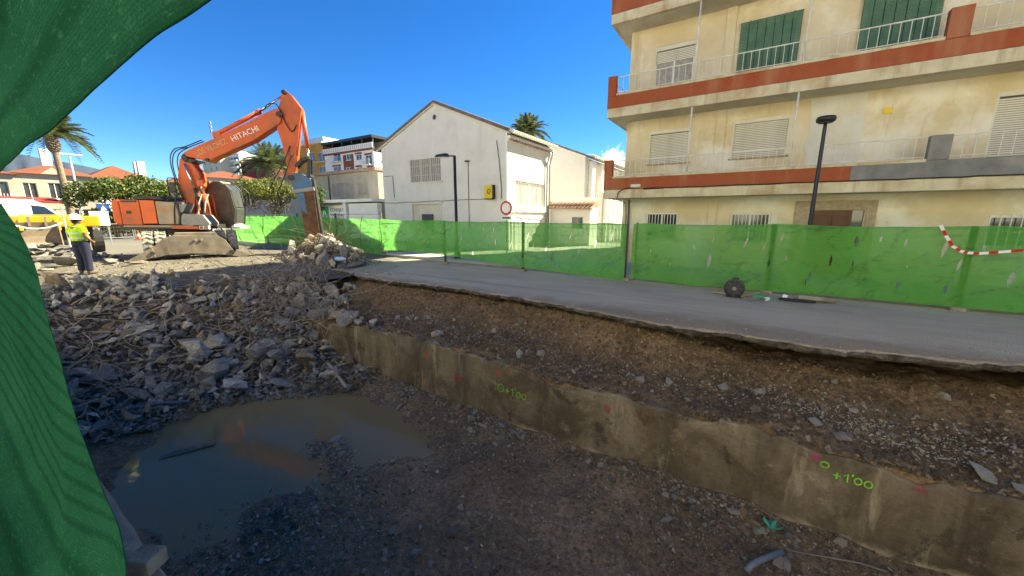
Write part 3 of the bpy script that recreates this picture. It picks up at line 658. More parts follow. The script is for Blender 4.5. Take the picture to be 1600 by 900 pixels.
def lift(dz, yy, dx=0.): return [(p[0]+dx, yy, p[2]+dz) for p in fe]
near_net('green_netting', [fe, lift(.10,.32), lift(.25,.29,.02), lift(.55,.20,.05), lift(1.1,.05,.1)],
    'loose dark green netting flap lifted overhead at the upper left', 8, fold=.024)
# ------------------------------------------------------------------ buildings
def facade(m, x0, x1, z0, z1, ops, y, th=.16, fn=None):
    """front skin at y with real openings (reveals back to y+th); fn maps (x,y,z)->xyz"""
    fn = fn or (lambda x,y,z: (x,y,z))
    xs = sorted({x0,x1,*[min(max(q,x0),x1) for o in ops for q in o[:2]]}); zs = sorted({z0,z1,*[min(max(q,z0),z1) for o in ops for q in o[2:4]]})
    for i in range(len(xs)-1):
        for j in range(len(zs)-1):
            cx, cz = (xs[i]+xs[i+1])/2, (zs[j]+zs[j+1])/2
            if any(o[0] < cx < o[1] and o[2] < cz < o[3] for o in ops): continue
            m.add([fn(xs[i],y,zs[j]),fn(xs[i+1],y,zs[j]),fn(xs[i+1],y,zs[j+1]),fn(xs[i],y,zs[j+1])], [(0,1,2,3)])
    for a,b,c,d in [o[:4] for o in ops]:
        for p,q in (((a,c),(b,c)),((b,c),(b,d)),((b,d),(a,d)),((a,d),(a,c))):
            m.add([fn(p[0],y,p[1]),fn(q[0],y,q[1]),fn(q[0],y+th,q[1]),fn(p[0],y+th,p[1])], [(0,1,2,3)])
    for x in (x0, x1): m.add([fn(x,y,z0),fn(x,y+th,z0),fn(x,y+th,z1),fn(x,y,z1)], [(0,1,2,3)])
    m.add([fn(x0,y,z1),fn(x1,y,z1),fn(x1,y+th,z1),fn(x0,y+th,z1)], [(0,1,2,3)])
    return m

# ---- the ochre apartment block
AP = thing('apartment_building', 'ochre apartment block with terracotta balcony parapets and white railings', 'building', (4, 20, 0))
X0, X1, YW, YB, XB = -4.3, 16., 15.3, 14.3, -4.78
ops = [(-3.36,-2.2,1.05,2.12),(-.49,.68,1.05,2.10),(1.73,3.0,.11,2.18),(5.48,7.2,1.15,2.02),
       (-3.44,-2.0,3.93,5.12),(-.7,.87,3.93,5.16),(5.14,6.7,3.25,5.12),
       (-3.42,-2.06,6.60,7.95),(5.6,6.9,7.0,8.1),(-.6,.68,6.55,7.95),(2.3,3.7,6.62,8.1)]
m = MB(); facade(m, X0, X1, 0, 18.4, ops, YW, .16); m.build('front_wall', M['plaster_apt'], AP, world=True, rec=True)
MB().box(X0, X1, YW+.16, 26.4, 0, 18.35).build('wall', M['plaster_apt'], AP, world=True)
MB().box(X0-.5, X1, YB, 26.6, 18.4, 18.8).build('roof', M['soffit'], AP, world=True)
def railing(x0, x1, zb, zt, y=YB+.09, step=.2):
    for z, r_ in ((zt,.018),(zb+.06,.012)): MB().cyl((x0,y,z),(x1,y,z), r_, n=6).build('handrail', M['white_metal'], AP, world=True)
    n = max(2, int((x1-x0)/step)); me = None
    for i in range(n+1):
        x = x0+(x1-x0)*i/n
        if me is None:
            o = MB().cyl((0,0,zb), (0,0,zt), .0085, n=5).build('railing_bar', M['white_metal'], AP); me = o.data
        else:
            o = bpy.data.objects.new('railing_bar', me); COL.objects.link(o); o.parent = AP
        o.location = (x-4, y-20, 0)
for k_, zs in enumerate((2.65, 5.55, 8.65, 11.65, 14.7)):
    b = zs; grey = (k_ == 0)
    MB().box(XB+.02, X1, YB+.02, YW-.003, b, b+.10).build('balcony_soffit', M['soffit'], AP, world=True)
    MB().box(XB+.02, X0-.003, YW, 26.3, b, b+.10).build('side_soffit', M['soffit'], AP, world=True)
    MB().box(XB, X1, YB, YB+.14, b-.004, b+.31).build('edge_band', M['band_cream'], AP, world=True, bevel=.012)
    MB().box(XB, XB+.14, YB+.142, 26.4, b-.004, b+.31).build('edge_band', M['band_cream'], AP, world=True, bevel=.012)
    MB().box(XB+.14, X1, YB+.14, YW-.004, b+.11, b+.30).build('balcony_floor', M['soffit'], AP, world=True)
    sp = 2.35 if grey else X1
    MB().box(XB-.012, sp, YB-.012, YB+.15, b+.312, b+.72).build('parapet', M['terracotta'], AP, world=True, bevel=.012)
    MB().box(XB-.012, XB+.15, YB+.152, 26.4, b+.312, b+.72).build('parapet', M['terracotta'], AP, world=True, bevel=.012)
    if grey:
        q = MB().box(sp+.002, X1, YB-.012, YB+.15, b+.312, b+.76).build('parapet', M['grey_render'], AP, world=True, bevel=.012); q['label'] = 'unpainted grey rendered parapet'
        MB().box(3.82, 4.22, YB-.03, YB+.2, b+.762, b+1.38).build('divider_pillar', M['grey_render'], AP, world=True, bevel=.02)
    else:
        MB().box(3.72, 4.12, YB-.03, YB+.2, b+.724, b+1.42).build('divider_pillar', M['terracotta'], AP, world=True, bevel=.02)
    MB().box(XB-.014, XB+.30, YB-.014, YB+.2, b+.724, b+1.40).build('corner_pillar', M['terracotta'], AP, world=True, bevel=.02)
    xe = 3.82 if grey else 3.72
    MB().box(XB+.31, xe-.005, YB-.022, YB+.17, b+.722, b+.80).build('coping', M['band_cream'], AP, world=True, bevel=.01)
    if not grey: MB().box(4.125, X1, YB-.022, YB+.17, b+.722, b+.79).build('coping', M['band_cream'], AP, world=True, bevel=.01)
    if k_ < 3:
        railing(XB+.32, xe-.03, b+.80, b+1.36); railing(xe+.42, 8.2, b+.80, b+1.36)
        m = MB(); y_ = YB+.2
        for i in range(12):
            yy = y_+.15+i*.2; m.cyl((XB+.07,yy,b+.72),(XB+.07,yy,b+1.36), .0085, n=5)
        m.cyl((XB+.07,y_,b+1.36),(XB+.07,YB+2.6,b+1.36), .018, n=6); m.build('side_railing', M['white_metal'], AP, world=True)
    if k_ < 3:
        nb = (5.55, 8.65, 11.65)[k_]
        for x in (-1.92, .92): MB().cyl((x,YB+.07,b+.74),(x,YB+.07,nb), .028, n=8).build('balcony_post', M['white_metal'], AP, world=True, smooth=True)
        MB().box(-1.22,-.93, YW-.05, YW-.002, b+.31, nb).build('pilaster', M['plaster_apt'], AP, world=True, bevel=.01)
MB().box(-1.22,-.93, YW-.05, YW-.002, 0, 2.65).build('pilaster', M['plaster_apt'], AP, world=True, bevel=.01)
# pale repair over the first floor wall
def patch(x0, x1, z0, z1, seed):
    m = MB(); n = 30; pts = []
    for i in range(n+1): pts.append((x0+.22*float(fbm(i*.37, seed, 3)), z0+(z1-z0)*i/n))
    for i in range(n+1): pts.append((x1+.04*float(fbm(i*.5, seed+3, 3)), z1-(z1-z0)*i/n))
    m.prism(pts, YW-.004, YW-.012, lambda a,b,c: (a,c,b)); m.build('repair_patch', M['patch_plaster'], AP, world=True)
patch(1.35, 2.62, 3.0, 5.5, 4.)
# shutters: a roller box, guide frame and individual slats
def shutter(x0, x1, z0, z1, mat_='shutter', y=YW+.06, pitch=.055, full=None, box=True):
    fr = MB()
    fr.box(x0,x0+.05,YW+.012,YW+.155,z0,z1).box(x1-.05,x1,YW+.012,YW+.155,z0,z1).box(x0+.05,x1-.05,YW+.012,YW+.155,z1-.13,z1)
    w_ = fr.build('shutter_frame', M['shutter'], AP, world=True, bevel=.006)
    zb = full or z0; n = int((z1-.13-zb)/pitch); o0 = None
    for i in range(n):
        if o0 is None:
            o0 = MB().box(x0+.052-4, x1-.052-4, y-20, y+.014-20, 0, pitch-.012).build('slat', M[mat_], w_, bevel=.004); o = o0
        else:
            o = bpy.data.objects.new('slat', o0.data); COL.objects.link(o); o.parent = w_
        o.location = (0,0,zb+i*pitch)
    MB().box(x0+.05, x1-.05, y+.02, y+.03, zb, z1-.13).build('slat_backing', M['dark_grey'], w_, world=False).location = (-4,-20,0)
    MB().box(x0-.06, x1+.06, YW-.05, YW+.012, z0-.06, z0-.003).build('sill', M['stone_trim'], AP, world=True, bevel=.008)
    return w_
shutter(-3.44,-2.0,3.93,5.12); shutter(-.7,.87,3.93,5.16); shutter(5.14,6.7,3.25,5.12)
shutter(-3.42,-2.06,6.60,7.95, full=7.42)
m = MB()
for x in (-3.37,-2.76,-2.12): m.box(x-.025,x+.025,YW+.05,YW+.09,6.6,7.42)
m.box(-3.37,-2.1,YW+.052,YW+.088,6.6,6.66); m.build('window_frame', M['white_metal'], AP, world=True)
MB().box(-3.36,-2.12,YW+.092,YW+.1,6.6,7.42).build('window_pane', M['curtain'], AP, world=True)
def white_window(x0,x1,z0,z1):
    m = MB()
    for x in (x0+.03,(x0+x1)/2,x1-.03): m.box(x-.03,x+.03,YW+.04,YW+.1,z0,z1)
    for z in (z0+.03,z1-.03): m.box(x0+.06,(x0+x1)/2-.03,YW+.042,YW+.098,z-.03,z+.03).box((x0+x1)/2+.03,x1-.06,YW+.042,YW+.098,z-.03,z+.03)
    m.build('window_frame', M['white'], AP, world=True); MB().box(x0,x1,YW+.11,YW+.13,z0,z1).build('window_pane', M['glass'], AP, world=True)
white_window(5.6,6.9,7.0,8.1)
def grille_window(x0,x1,z0,z1,n):
    white_window(x0,x1,z0,z1)
    for i in range(n+1):
        x = x0+.03+(x1-x0-.06)*i/n; MB().box(x-.011,x+.011,YW-.05,YW-.028,z0-.02,z1+.0).build('grille_bar', M['white_metal'], AP, world=True)
    for z in (z0+.04,(z0+z1)/2,z1-.06): MB().box(x0-.02,x1+.02,YW-.027,YW-.008,z-.012,z+.012).build('grille_rail', M['white_metal'], AP, world=True)
grille_window(-3.36,-2.2,1.05,2.12,10); grille_window(-.49,.68,1.05,2.10,10); grille_window(5.48,7.2,1.15,2.02,9)
# green slatted blinds hung outside the upper windows
def blind(x0,x1,z0,z1):
    y = YW-.10; n = 7
    fr = MB().cyl((x0-.03,y,z1+.02),(x1+.03,y,z1+.02),.02,n=8).build('blind_rail', M['green_blind'], AP, world=True)
    for i in range(n):
        a = x0+(x1-x0)*i/n; b_ = x0+(x1-x0)*(i+1)/n
        m = MB(); nz_ = int((z1-z0)/.045)
        for j in range(nz_):
            z = z0+(z1-z0)*j/nz_; m.box(a+.008,b_-.008,y-.012+.004*(i%2),y+.006+.004*(i%2),z,z+.036)
        m.build('blind_strip', M['green_blind'], AP, world=True, rec=False)
    for i in range(n+1): MB().cyl((x0+(x1-x0)*i/n,y-.02,z0),(x0+(x1-x0)*i/n,y-.02,z1),.006,n=5).build('blind_cord', M['cable'], AP, world=True)
    for x in (x0+.25,x1-.2): MB().box(x-.012,x+.012,y-.01,YW-.003,z1+.02,z1+.06).build('blind_hook', M['black_metal'], AP, world=True)
    MB().box(x0,x1,YW+.10,YW+.12,z0+.05,z1-.05).build('window_pane', M['glass'], AP, world=True)
blind(-.78,.80,6.46,8.04); blind(2.18,3.78,6.5,8.3)
# door with stone surround
m = MB().box(1.30,1.70,YW-.05,YW-.004,.11,2.46).box(3.03,3.26,YW-.05,YW-.004,.11,2.46).box(1.70,3.03,YW-.05,YW-.004,2.2,2.46); m.build('door_surround', M['stone_trim'], AP, world=True, bevel=.01)
dr = MB().box(1.73,2.72,YW+.06,YW+.11,.11,2.16).build('door', M['brown_wood'], AP, world=True)
for i in range(2):
    for z0_, z1_ in ((.3,.95),(1.1,2.0)):
        o = MB().box(1.80+i*.46,2.20+i*.46,YW+.04,YW+.058,z0_,z1_).build('door_panel', M['brown_wood'], dr, bevel=.012); o.location = (-4,-20,0)
MB().box(2.74,3.0,YW+.08,YW+.10,.11,2.16).build('sidelight', M['glass'], AP, world=True)
MB().box(3.0,3.2,YW-.03,YW-.004,4.86,5.02).build('vent_plate', M['yellow'], AP, world=True, bevel=.006)
# cables and boxes along the first slab
def wavy(p0, p1, n, sag, r_, mt, name, par, jit=.02, rs_=random):
    pts = []
    for i in range(n+1):
        t = i/n; p = [p0[k]+(p1[k]-p0[k])*t for k in range(3)]
        p[2] -= sag*abs(math.sin(PI*t*4))+rs_.uniform(0,jit); pts.append(p)
    return MB().tube(pts, r_, 5).build(name, M[mt], par, world=True)
wavy((-3.3,YB-.035,2.99),(14,YB-.035,2.97),60,.012,.017,'cable','service_cable',AP)
wavy((-3.3,YB-.03,2.95),(-1.8,YB-.03,2.99),8,.01,.012,'cable','service_cable',AP)
m = MB(); m.tube([(-3.6,YB-.03,3.02),(-3.95,YB-.035,3.0),(-4.2,YB-.04,2.86),(-4.25,YB-.03,2.6),(-4.15,YW-.1,2.5),(-4.12,YW-.06,1.9),(-4.12,YW-.06,.2)], .016, 6); m.build('service_cable', M['cable'], AP, world=True)
m = MB(); m.tube([(-4.05,YW-.05,2.62),(-4.02,YW-.08,2.2),(-4.02,YW-.06,1.2),(-4.02,YW-.05,.1)], .035, 8); m.build('downpipe', M['dark_grey'], AP, world=True)
MB().box(-3.75,-3.4,YB-.07,YB-.015,3.02,3.13).build('junction_box', M['shutter'], AP, world=True, bevel=.01)

# ---- white gabled building
GB = thing('gabled_building', 'white gabled building with barred windows and clay tile eaves', 'building', (-16.3, 20, 0))
gx0, gx1, gy0, gy1 = -21.3, -11.35, 17.5, 22.6; ez, az = 6.45, 8.5; gxm = (gx0+gx1)/2
gops = [(-18.65,-16.0,4.10,5.46),(-18.65,-16.05,.11,2.72)]
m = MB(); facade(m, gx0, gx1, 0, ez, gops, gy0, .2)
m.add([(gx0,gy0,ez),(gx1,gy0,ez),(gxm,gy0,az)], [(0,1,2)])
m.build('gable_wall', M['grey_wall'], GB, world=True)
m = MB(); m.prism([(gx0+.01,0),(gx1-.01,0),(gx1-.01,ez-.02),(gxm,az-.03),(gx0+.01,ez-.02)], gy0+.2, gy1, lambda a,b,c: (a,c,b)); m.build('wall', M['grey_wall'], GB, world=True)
# sunlit side wall with its barred window
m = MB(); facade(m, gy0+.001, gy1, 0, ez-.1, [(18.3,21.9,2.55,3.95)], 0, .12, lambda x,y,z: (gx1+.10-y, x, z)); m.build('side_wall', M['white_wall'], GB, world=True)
MB().box(gx1-.03,gx1-.015,18.3,21.9,2.55,3.95).build('window_pane', M['curtain'], GB, world=True)
wf = MB().box(gx1+.11,gx1+.16,18.2,22.0,2.44,2.545).build('sill', M['white_wall'], GB, world=True)
for i in range(19):
    y = 18.36+i*(3.48/18); MB().box(gx1+.055,gx1+.08,y-.014,y+.014,2.55,3.95).build('window_bar', M['white_metal'], GB, world=True)
for z in (2.62,3.88): MB().box(gx1+.03,gx1+.053,18.3,21.9,z-.02,z+.02).build('bar_rail', M['white_metal'], GB, world=True)
for y in (19.2,20.1,21.0): MB().box(gx1-.012,gx1+.028,y-.035,y+.035,2.55,3.95).build('window_mullion', M['white'], GB, world=True)
# front window behind bars
MB().box(-18.65,-16.0,gy0+.12,gy0+.14,4.1,5.46).build('window_pane', M['curtain'], GB, world=True)
for i in range(17):
    x = -18.6+i*2.55/16; MB().box(x-.016,x+.016,gy0+.02,gy0+.045,4.1,5.46).build('window_bar', M['white_metal'], GB, world=True)
for z in (4.5,5.05): MB().box(-18.65,-16.0,gy0+.046,gy0+.07,z-.015,z+.015).build('bar_rail', M['white_metal'], GB, world=True)
for x in (-17.75,-16.9): MB().box(x-.05,x+.05,gy0+.072,gy0+.11,4.1,5.46).build('window_mullion', M['shutter'], GB, world=True)
MB().box(-18.8,-15.9,gy0-.07,gy0-.003,4.0,4.095).build('sill', M['grey_wall'], GB, world=True, bevel=.01)
m = MB().box(-18.75,-15.95,gy0-.04,gy0-.004,2.73,2.83); m.build('lintel', M['grey_wall'], GB, world=True)
MB().box(-18.65,-16.05,gy0+.14,gy0+.17,.11,2.72).build('garage_door', M['shutter'], GB, world=True)
MB().box(-17.9,-16.9,gy0+.10,gy0+.135,1.2,2.1).build('door_vent', M['dark_grey'], GB, world=True)
m = MB(); 
for a in range(4): m.obox((gxm-.05,gy0-.01,7.75),(.30,.03,.05), Matrix.Rotation(a*PI/4,3,'Y'))
m.build('gable_vent', M['dark_grey'], GB, world=True)
# raking cornice
def rake(xa,za,xb,zb,y0,y1,th,name,mt):
    m = MB(); m.prism([(xa,za),(xb,zb),(xb,zb+th),(xa,za+th)], y0, y1, lambda a,b,c:(a,c,b)); return m.build(name, M[mt], GB, world=True)
rake(gx0-.35,ez-.22,gxm,az-.06,gy0-.14,gy0-.003,.13,'cornice','grey_wall'); rake(gxm+.001,az-.06,gx1+.35,ez-.22,gy0-.14,gy0-.003,.13,'cornice','grey_wall')
sl_ = math.atan2(az-ez, gxm-gx0)
for sgn in (-1,1):     # roof slopes as rows of barrel tiles
    m = MB(); xa = gxm; xb = (gx1+.5) if sgn > 0 else (gx0-.5)
    zb = az+.08-(abs(xb-xa))*math.tan(sl_)
    m.add([(xa,gy0-.2,az+.08),(xb,gy0-.2,zb),(xb,gy1+.1,zb),(xa,gy1+.1,az+.08),(xa,gy0-.2,az-.0),(xb,gy0-.2,zb-.08),(xb,gy1+.1,zb-.08),(xa,gy1+.1,az-.0)],
          [(0,1,2,3),(7,6,5,4),(0,4,5,1),(1,5,6,2),(2,6,7,3)])
    rf = m.build('roof_slope', M['tile_dark'], GB, world=True)
    n = 24; me = None
    for i in range(n):
        y = gy0-.12+i*(gy1-gy0+.2)/(n-1)
        if me is None:
            mm = MB(); mm.tube([(xa-gxm,0,az+.09),(xb+.06*sgn-gxm,0,zb+.01)], .085, 8); o = mm.build('tile_row', M['tile_dark'], rf, smooth=True); me = o.data
        else:
            o = bpy.data.objects.new('tile_row', me); COL.objects.link(o); o.parent = rf
        o.location = (0,y-20,0)
    if sgn > 0:
        for i in range(n):
            y = gy0-.12+i*(gy1-gy0+.2)/(n-1)
            o = MB().cyl((xb-.10,y,zb+.055),(xb+.14,y,zb-.035),.098,n=8).build('eave_tile', M['tile_end'], rf); o.location = (16.3,-20,0)
m = MB().box(gx1+.12,gx1+.36,gy0-.1,gy1+.05,6.02,6.16).box(gx1+.12,gx1+.24,gy0-.08,gy1+.03,5.9,6.02); m.build('eave_cornice', M['white_wall'], GB, world=True)
for i in range(16):
    y = gy0+.1+i*.32; MB().box(gx1+.12,gx1+.42,y,y+.10,5.92,6.0).build('eave_bracket', M['tile'], GB, world=True)
for (x,y) in ((gx1+.2,22.1),(gx1+.2,22.45)): MB().tube([(x+.22,y,5.95),(x+.1,y,5.6),(x-.02,y+.02,5.2),(x-.02,y+.02,.2)], .05, 8).build('downpipe', M['galv'], GB, world=True, smooth=True)
wavy((-21.3,gy0-.03,2.86),(-12.2,gy0-.03,2.98),40,.03,.022,'grey_cable','wall_cable',GB,.03)
for pts in ([(-13.9,gy0-.03,5.05),(-13.9,gy0-.03,.2)], [(-21.1,gy0-.03,4.6),(-20.3,gy0-.03,4.6),(-20.25,gy0-.03,3.2)], [(-11.9,gy0-.04,6.0),(-11.75,gy0-.04,5.0),(-11.6,gy0-.04,3.5),(-11.6,gy0-.04,2.9)]):
    MB().tube(pts, .025, 6).build('wall_pipe', M['grey_cable'], GB, world=True)
MB().box(-14.02,-13.78,gy0-.2,gy0-.03,5.02,5.1).build('wall_lamp', M['dark_grey'], GB, world=True, bevel=.01)
m = MB().box(gx1+.11,gx1+.2,17.6,22.2,2.2,2.36); m.build('string_course', M['white_wall'], GB, world=True, bevel=.01)
wavy((gx1+.22,17.7,2.2),(gx1+.22,21.9,2.0),24,.10,.02,'grey_cable','wall_cable',GB,.03)
for y in (17.75,18.05): MB().cyl((gx1+.2,y,0),(gx1+.2,y,2.35),.04,n=8).build('wall_pipe', M['white'], GB, world=True)

# yellow wall sign at the corner
SG = thing('wall_sign', 'yellow box sign hung on the corner of the white gabled building', 'sign', (-12.3, 17.3, 3.3))
MB().box(-.28,.28,-.10,.10,-.36,.36).build('sign_box', M['yellow'], SG, bevel=.02)
MB().box(.285,.31,-.13,.13,-.37,.37).build('side_frame', M['black_metal'], SG); MB().box(-.27,.27,-.12,.12,-.41,-.365).build('bottom_frame', M['black_metal'], SG)
m = MB(); m.tube([(-.02,-.108,.12),(.10,-.108,.14),(.16,-.108,.02),(.06,-.108,-.05),(.10,-.108,-.16)], .022, 5); m.tube([(-.02,-.108,.12),(-.06,-.108,-.02),(.0,-.108,-.12)], .022, 5); m.build('sign_emblem', M['dark_grey'], SG)
MB().box(-.05,.05,.10,.22,-.05,.05).build('bracket', M['black_metal'], SG)

# ---- second white building behind, with pilasters, and its lean-to
WB = thing('white_building', 'long white building with pilasters and tiled eaves behind the gabled one', 'building', (-8, 30, 0))
wx1 = -10.5; wy0, wy1 = 27.0, 46.
m = MB(); m.prism([(-21,0),(wx1,0),(wx1,6.3),(-15.6,8.3),(-21,6.3)], wy0, wy0+.2, lambda a,b,c:(a,c,b)); m.build('end_wall', M['white_wall'], WB, world=True)
MB().box(-21,wx1-.002,wy0+.202,wy1,0,6.2).build('wall', M['white_wall'], WB, world=True)
for i in range(9):
    y = wy0+.5+i*2.1; MB().box(wx1,wx1+.42,y,y+.55,0,6.0).build('pilaster', M['white_wall'], WB, world=True, bevel=.02)
    if i < 8: MB().box(wx1+.002,wx1+.012,y+.9,y+1.75,3.6,5.3).build('window_pane', M['shutter'], WB, world=True)
rfm = MB().add([(-15.6,wy0-.2,8.42),(wx1+.75,wy0-.2,6.14),(wx1+.75,wy1,6.14),(-15.6,wy1,8.42),(-15.6,wy0-.2,8.3),(wx1+.75,wy0-.2,6.02),(wx1+.75,wy1,6.02),(-15.6,wy1,8.3)], [(0,1,2,3),(7,6,5,4),(0,4,5,1),(1,5,6,2),(2,6,7,3),(3,7,4,0)])
wr = rfm.build('roof', M['tile_dark'], WB, world=True)
for i in range(46):
    y = wy0-.1+i*.36
    o = MB().cyl((wx1+.5,y,6.28),(wx1+.82,y,6.16),.10,n=7).build('eave_tile', M['tile_end'], wr); o.location = (8,-30,0)
MB().cyl((wx1+.3,wy0-.1,0),(wx1+.3,wy0-.1,6.05),.06,n=8).build('downpipe', M['galv'], WB, world=True)
wavy((-13.6,wy0-.04,3.1),(wx1+.4,wy0-.04,3.3),16,.05,.03,'grey_cable','wall_cable',WB,.08)
# yard wall with buttresses
YWAL = thing('yard_wall', 'white yard wall with a row of slim buttresses beside the apartment block', 'wall', (-7, 27, 0))
MB().box(-9.6,-9.3,27.6,44,0,3.6).build('wall', M['white_wall'], YWAL, world=True)
for i in range(16):
    y = 27.8+i*1.0; MB().box(-9.29,-9.0,y,y+.32,0,3.55).build('buttress', M['white_wall'], YWAL, world=True, bevel=.03)
MB().box(-9.64,-9.2,27.55,44,3.602,3.70).build('coping', M['white_wall'], YWAL, world=True, bevel=.02)
wavy((-8.96,27.6,3.45),(-8.96,42,3.4),30,.06,.03,'grey_cable','wall_cable',YWAL,.08)
LT = thing('lean_to', 'low white lean-to with red tiled roof between the two white buildings', 'shed', (-9.8, 23.5, 0))
MB().box(-11.2,-8.4,22.75,24.15,0,2.5).build('wall', M['white_wall'], LT, world=True)
lr = MB().add([(-11.3,22.4,2.55),(-8.2,22.4,2.45),(-8.2,24.18,3.05),(-11.3,24.18,3.15),(-11.3,22.4,2.47),(-8.2,22.4,2.37),(-8.2,24.18,2.97),(-11.3,24.18,3.07)], [(0,1,2,3),(7,6,5,4),(0,4,5,1),(1,5,6,2),(2,6,7,3),(3,7,4,0)]).build('roof', M['tile'], LT, world=True)
for i in range(12):
    x = -11.2+i*.26; o = MB().cyl((x,22.36,2.58-.01*i*.3),(x,24.15,3.17-.01*i*.3),.075,n=7).build('tile_row', M['tile'], lr, smooth=True); o.location = (9.8,-23.5,0)
MB().box(-9.6,-8.9,22.70,22.745,1.2,1.9).build('window_pane', M['glass'], LT, world=True)
# ------------------------------------------------------------------ background town
M['beige_wall'] = mat('beige_render', (.34,.295,.23), (.42,.37,.30), .5, .92, dirt=(.36,.31,.25), dirt_amt=.5)
M['ochre_wall'] = mat('ochre_render', (.42,.22,.045), (.48,.27,.07), .5, .9)
M['white_far'] = mat('white_render', (.74,.72,.68), (.68,.66,.62), .5, .9)
M['brown_far'] = mat('brown_brick_render', (.16,.055,.035), (.20,.075,.05), 1, .9)
M['red_far'] = mat('dark_red_render', (.20,.022,.018), (.26,.035,.028), .6, .9)
M['old_wall'] = mat('old_stained_render', (.46,.42,.35), (.38,.34,.28), .8, .92, dirt=(.27,.24,.2), dirt_amt=.6, streak=(.30,.27,.23))
M['cream_far'] = mat('cream_render', (.56,.50,.34), (.6,.55,.4), .6, .9)
def slab_roof(t, w_, d, h, ov, mt):
    MB().box(-ov, w_+ov, -ov, d+ov, h, h+.22).build('roof', M[mt], t)
def hip_roof(t, w_, d, h, ov, rise, mt, z=None):
    i_ = min(w_, d)/2
    if w_ >= d: rd = [(i_, d/2, h+rise), (w_-i_, d/2, h+rise)]
    else: rd = [(w_/2, i_, h+rise), (w_/2, d-i_, h+rise)]
    c = [(-ov,-ov,h),(w_+ov,-ov,h),(w_+ov,d+ov,h),(-ov,d+ov,h)]
    v = c + rd
    f = [(0,1,5,4),(1,2,5),(2,3,4,5),(3,0,4),(3,2,1,0)] if w_ >= d else [(0,1,4),(1,2,5,4),(2,3,5),(3,0,4,5),(3,2,1,0)]
    return MB().add(v, f).build('roof', M[mt], t)
def block(name, label, cat, loc, rz, w_, d, h, wall, wins, frame='white_far', pane='glass', group=None, th=.15, sills=True):
    t = thing(name, label, cat, loc, rz, group)
    m = MB(); facade(m, 0, w_, 0, h, wins, 0, th); m.build('front_wall', M[wall], t)
    MB().box(.002, w_-.002, th, d, 0, h-.002).build('wall', M[wall], t)
    for (a,b,c,e) in wins:
        f = MB()
        for x in (a, (a+b)/2-.03, b-.06): f.box(x, x+.06, th-.07, th-.02, c, e)
        for z in (c, e-.06): f.box(a+.06, b-.06, th-.068, th-.022, z, z+.06)
        wd = f.build('window', M[frame], t); MB().box(a,b,th-.018,th-.008,c,e).build('pane', M[pane], wd)
        if sills: MB().box(a-.06,b+.06,-.08,-.004,c-.1,c-.005).build('sill', M[frame], wd)
    return t
def px_at(x, y, Y): q = upx(x, y, Y); return q
# consultorio and the old building behind it
xa = upx(500,330,18.6)[0]; xb = upx(598,330,18.6)[0]
CN = thing('clinic_building', 'low white clinic front with a green and white sign board', 'building', ((xa+xb)/2, 18.6, 0))
MB().box(xa, xb, 18.6, 21.2, 0, 2.95).build('wall', M['old_wall'], CN, world=True)
MB().box(xa-.2, xb+.02, 17.7, 21.3, 3.0, 3.22).build('canopy', M['white_wall'], CN, world=True, bevel=.02)
for x in (xa+.05, xb-3.6): MB().box(x, x+.35, 17.8, 18.15, 0, 2.98).build('pillar', M['white_wall'], CN, world=True)
MB().box(xb-3.0, xb+.3, 17.9, 18.3, 0, 2.9).build('side_wall', M['white_wall'], CN, world=True)
for i in range(9): MB().box(xb-3.2-i*.28, xb-3.16-i*.28, 18.0, 18.04, .9, 2.1).build('gate_bar', M['white_metal'], CN, world=True)
SB = thing('clinic_sign', 'white board reading CONSULTORIO with a green letter A square', 'sign', (xa+2.2, 18.5, 2.2))
M['sign_green'] = mat('sign_green', (.02,.32,.12), None, rough=.5); M['navy_ink'] = mat('navy_lettering', (.03,.06,.2), None, rough=.6)
MB().box(-1.9,2.5,-.03,.05,-.68,.62).build('board', M['white'], SB)
MB().box(-1.85,-.75,-.05,-.033,-.62,.56).build('green_square', M['sign_green'], SB)
mt_ = Matrix.Rotation(PI/2, 4, 'X')
text_mesh('A', .95, .004, M['white'], parent=SB, mtx=Matrix.Translation((-1.3,-.06,-.02)) @ mt_)
text_mesh('CONSULTORIO', .40, .004, M['navy_ink'], parent=SB, mtx=Matrix.Translation((.9,-.04,.25)) @ mt_)
for i, (a,b,z) in enumerate(((-.5,.35,-.2),(.7,1.7,-.22))): MB().box(a,b,-.042,-.033,z,z+.16).build('print_line', M['navy_ink'], SB)
xa = upx(330,300,23.5)[0]; xb = upx(592,300,23.5)[0]; wl = xb-xa
def wpx(p0,p1,y0,y1,Y,x0):
    a = upx(p0,(y0+y1)/2,Y)[0]-x0; b = upx(p1,(y0+y1)/2,Y)[0]-x0; return (a,b,upx((p0+p1)/2,y1,Y)[1],upx((p0+p1)/2,y0,Y)[1])
OB = block('old_building', 'old beige flat-roofed building with shuttered openings above the clinic', 'building', (xa,23.5,0), 0, wl, 9, 6.1, 'old_wall',
    [wpx(519,537,287,308,23.5,xa), wpx(539,553,286,308,23.5,xa), wpx(559,575,285,305,23.5,xa), wpx(492,503,290,309,23.5,xa)], 'old_wall', 'curtain')
MB().box(-.3, wl+.1, -.35, 9.2, 6.1, 6.38).build('roof', M['tile'], OB)
MB().cyl((wl-7.6,-.08,0),(wl-7.6,-.08,6.0),.06,n=6).build('downpipe', M['dark_grey'], OB)
PT = thing('chimney_wall', 'narrow sunlit white wall between the old building and the gable', 'wall', (-23.6, 20.4, 0))
MB().box(-.9,.9,-.2,1.6,0,6.0).build('wall', M['white_wall'], PT); MB().box(-1.,1.,-.3,1.7,6.0,6.2).build('coping', M['white_wall'], PT)
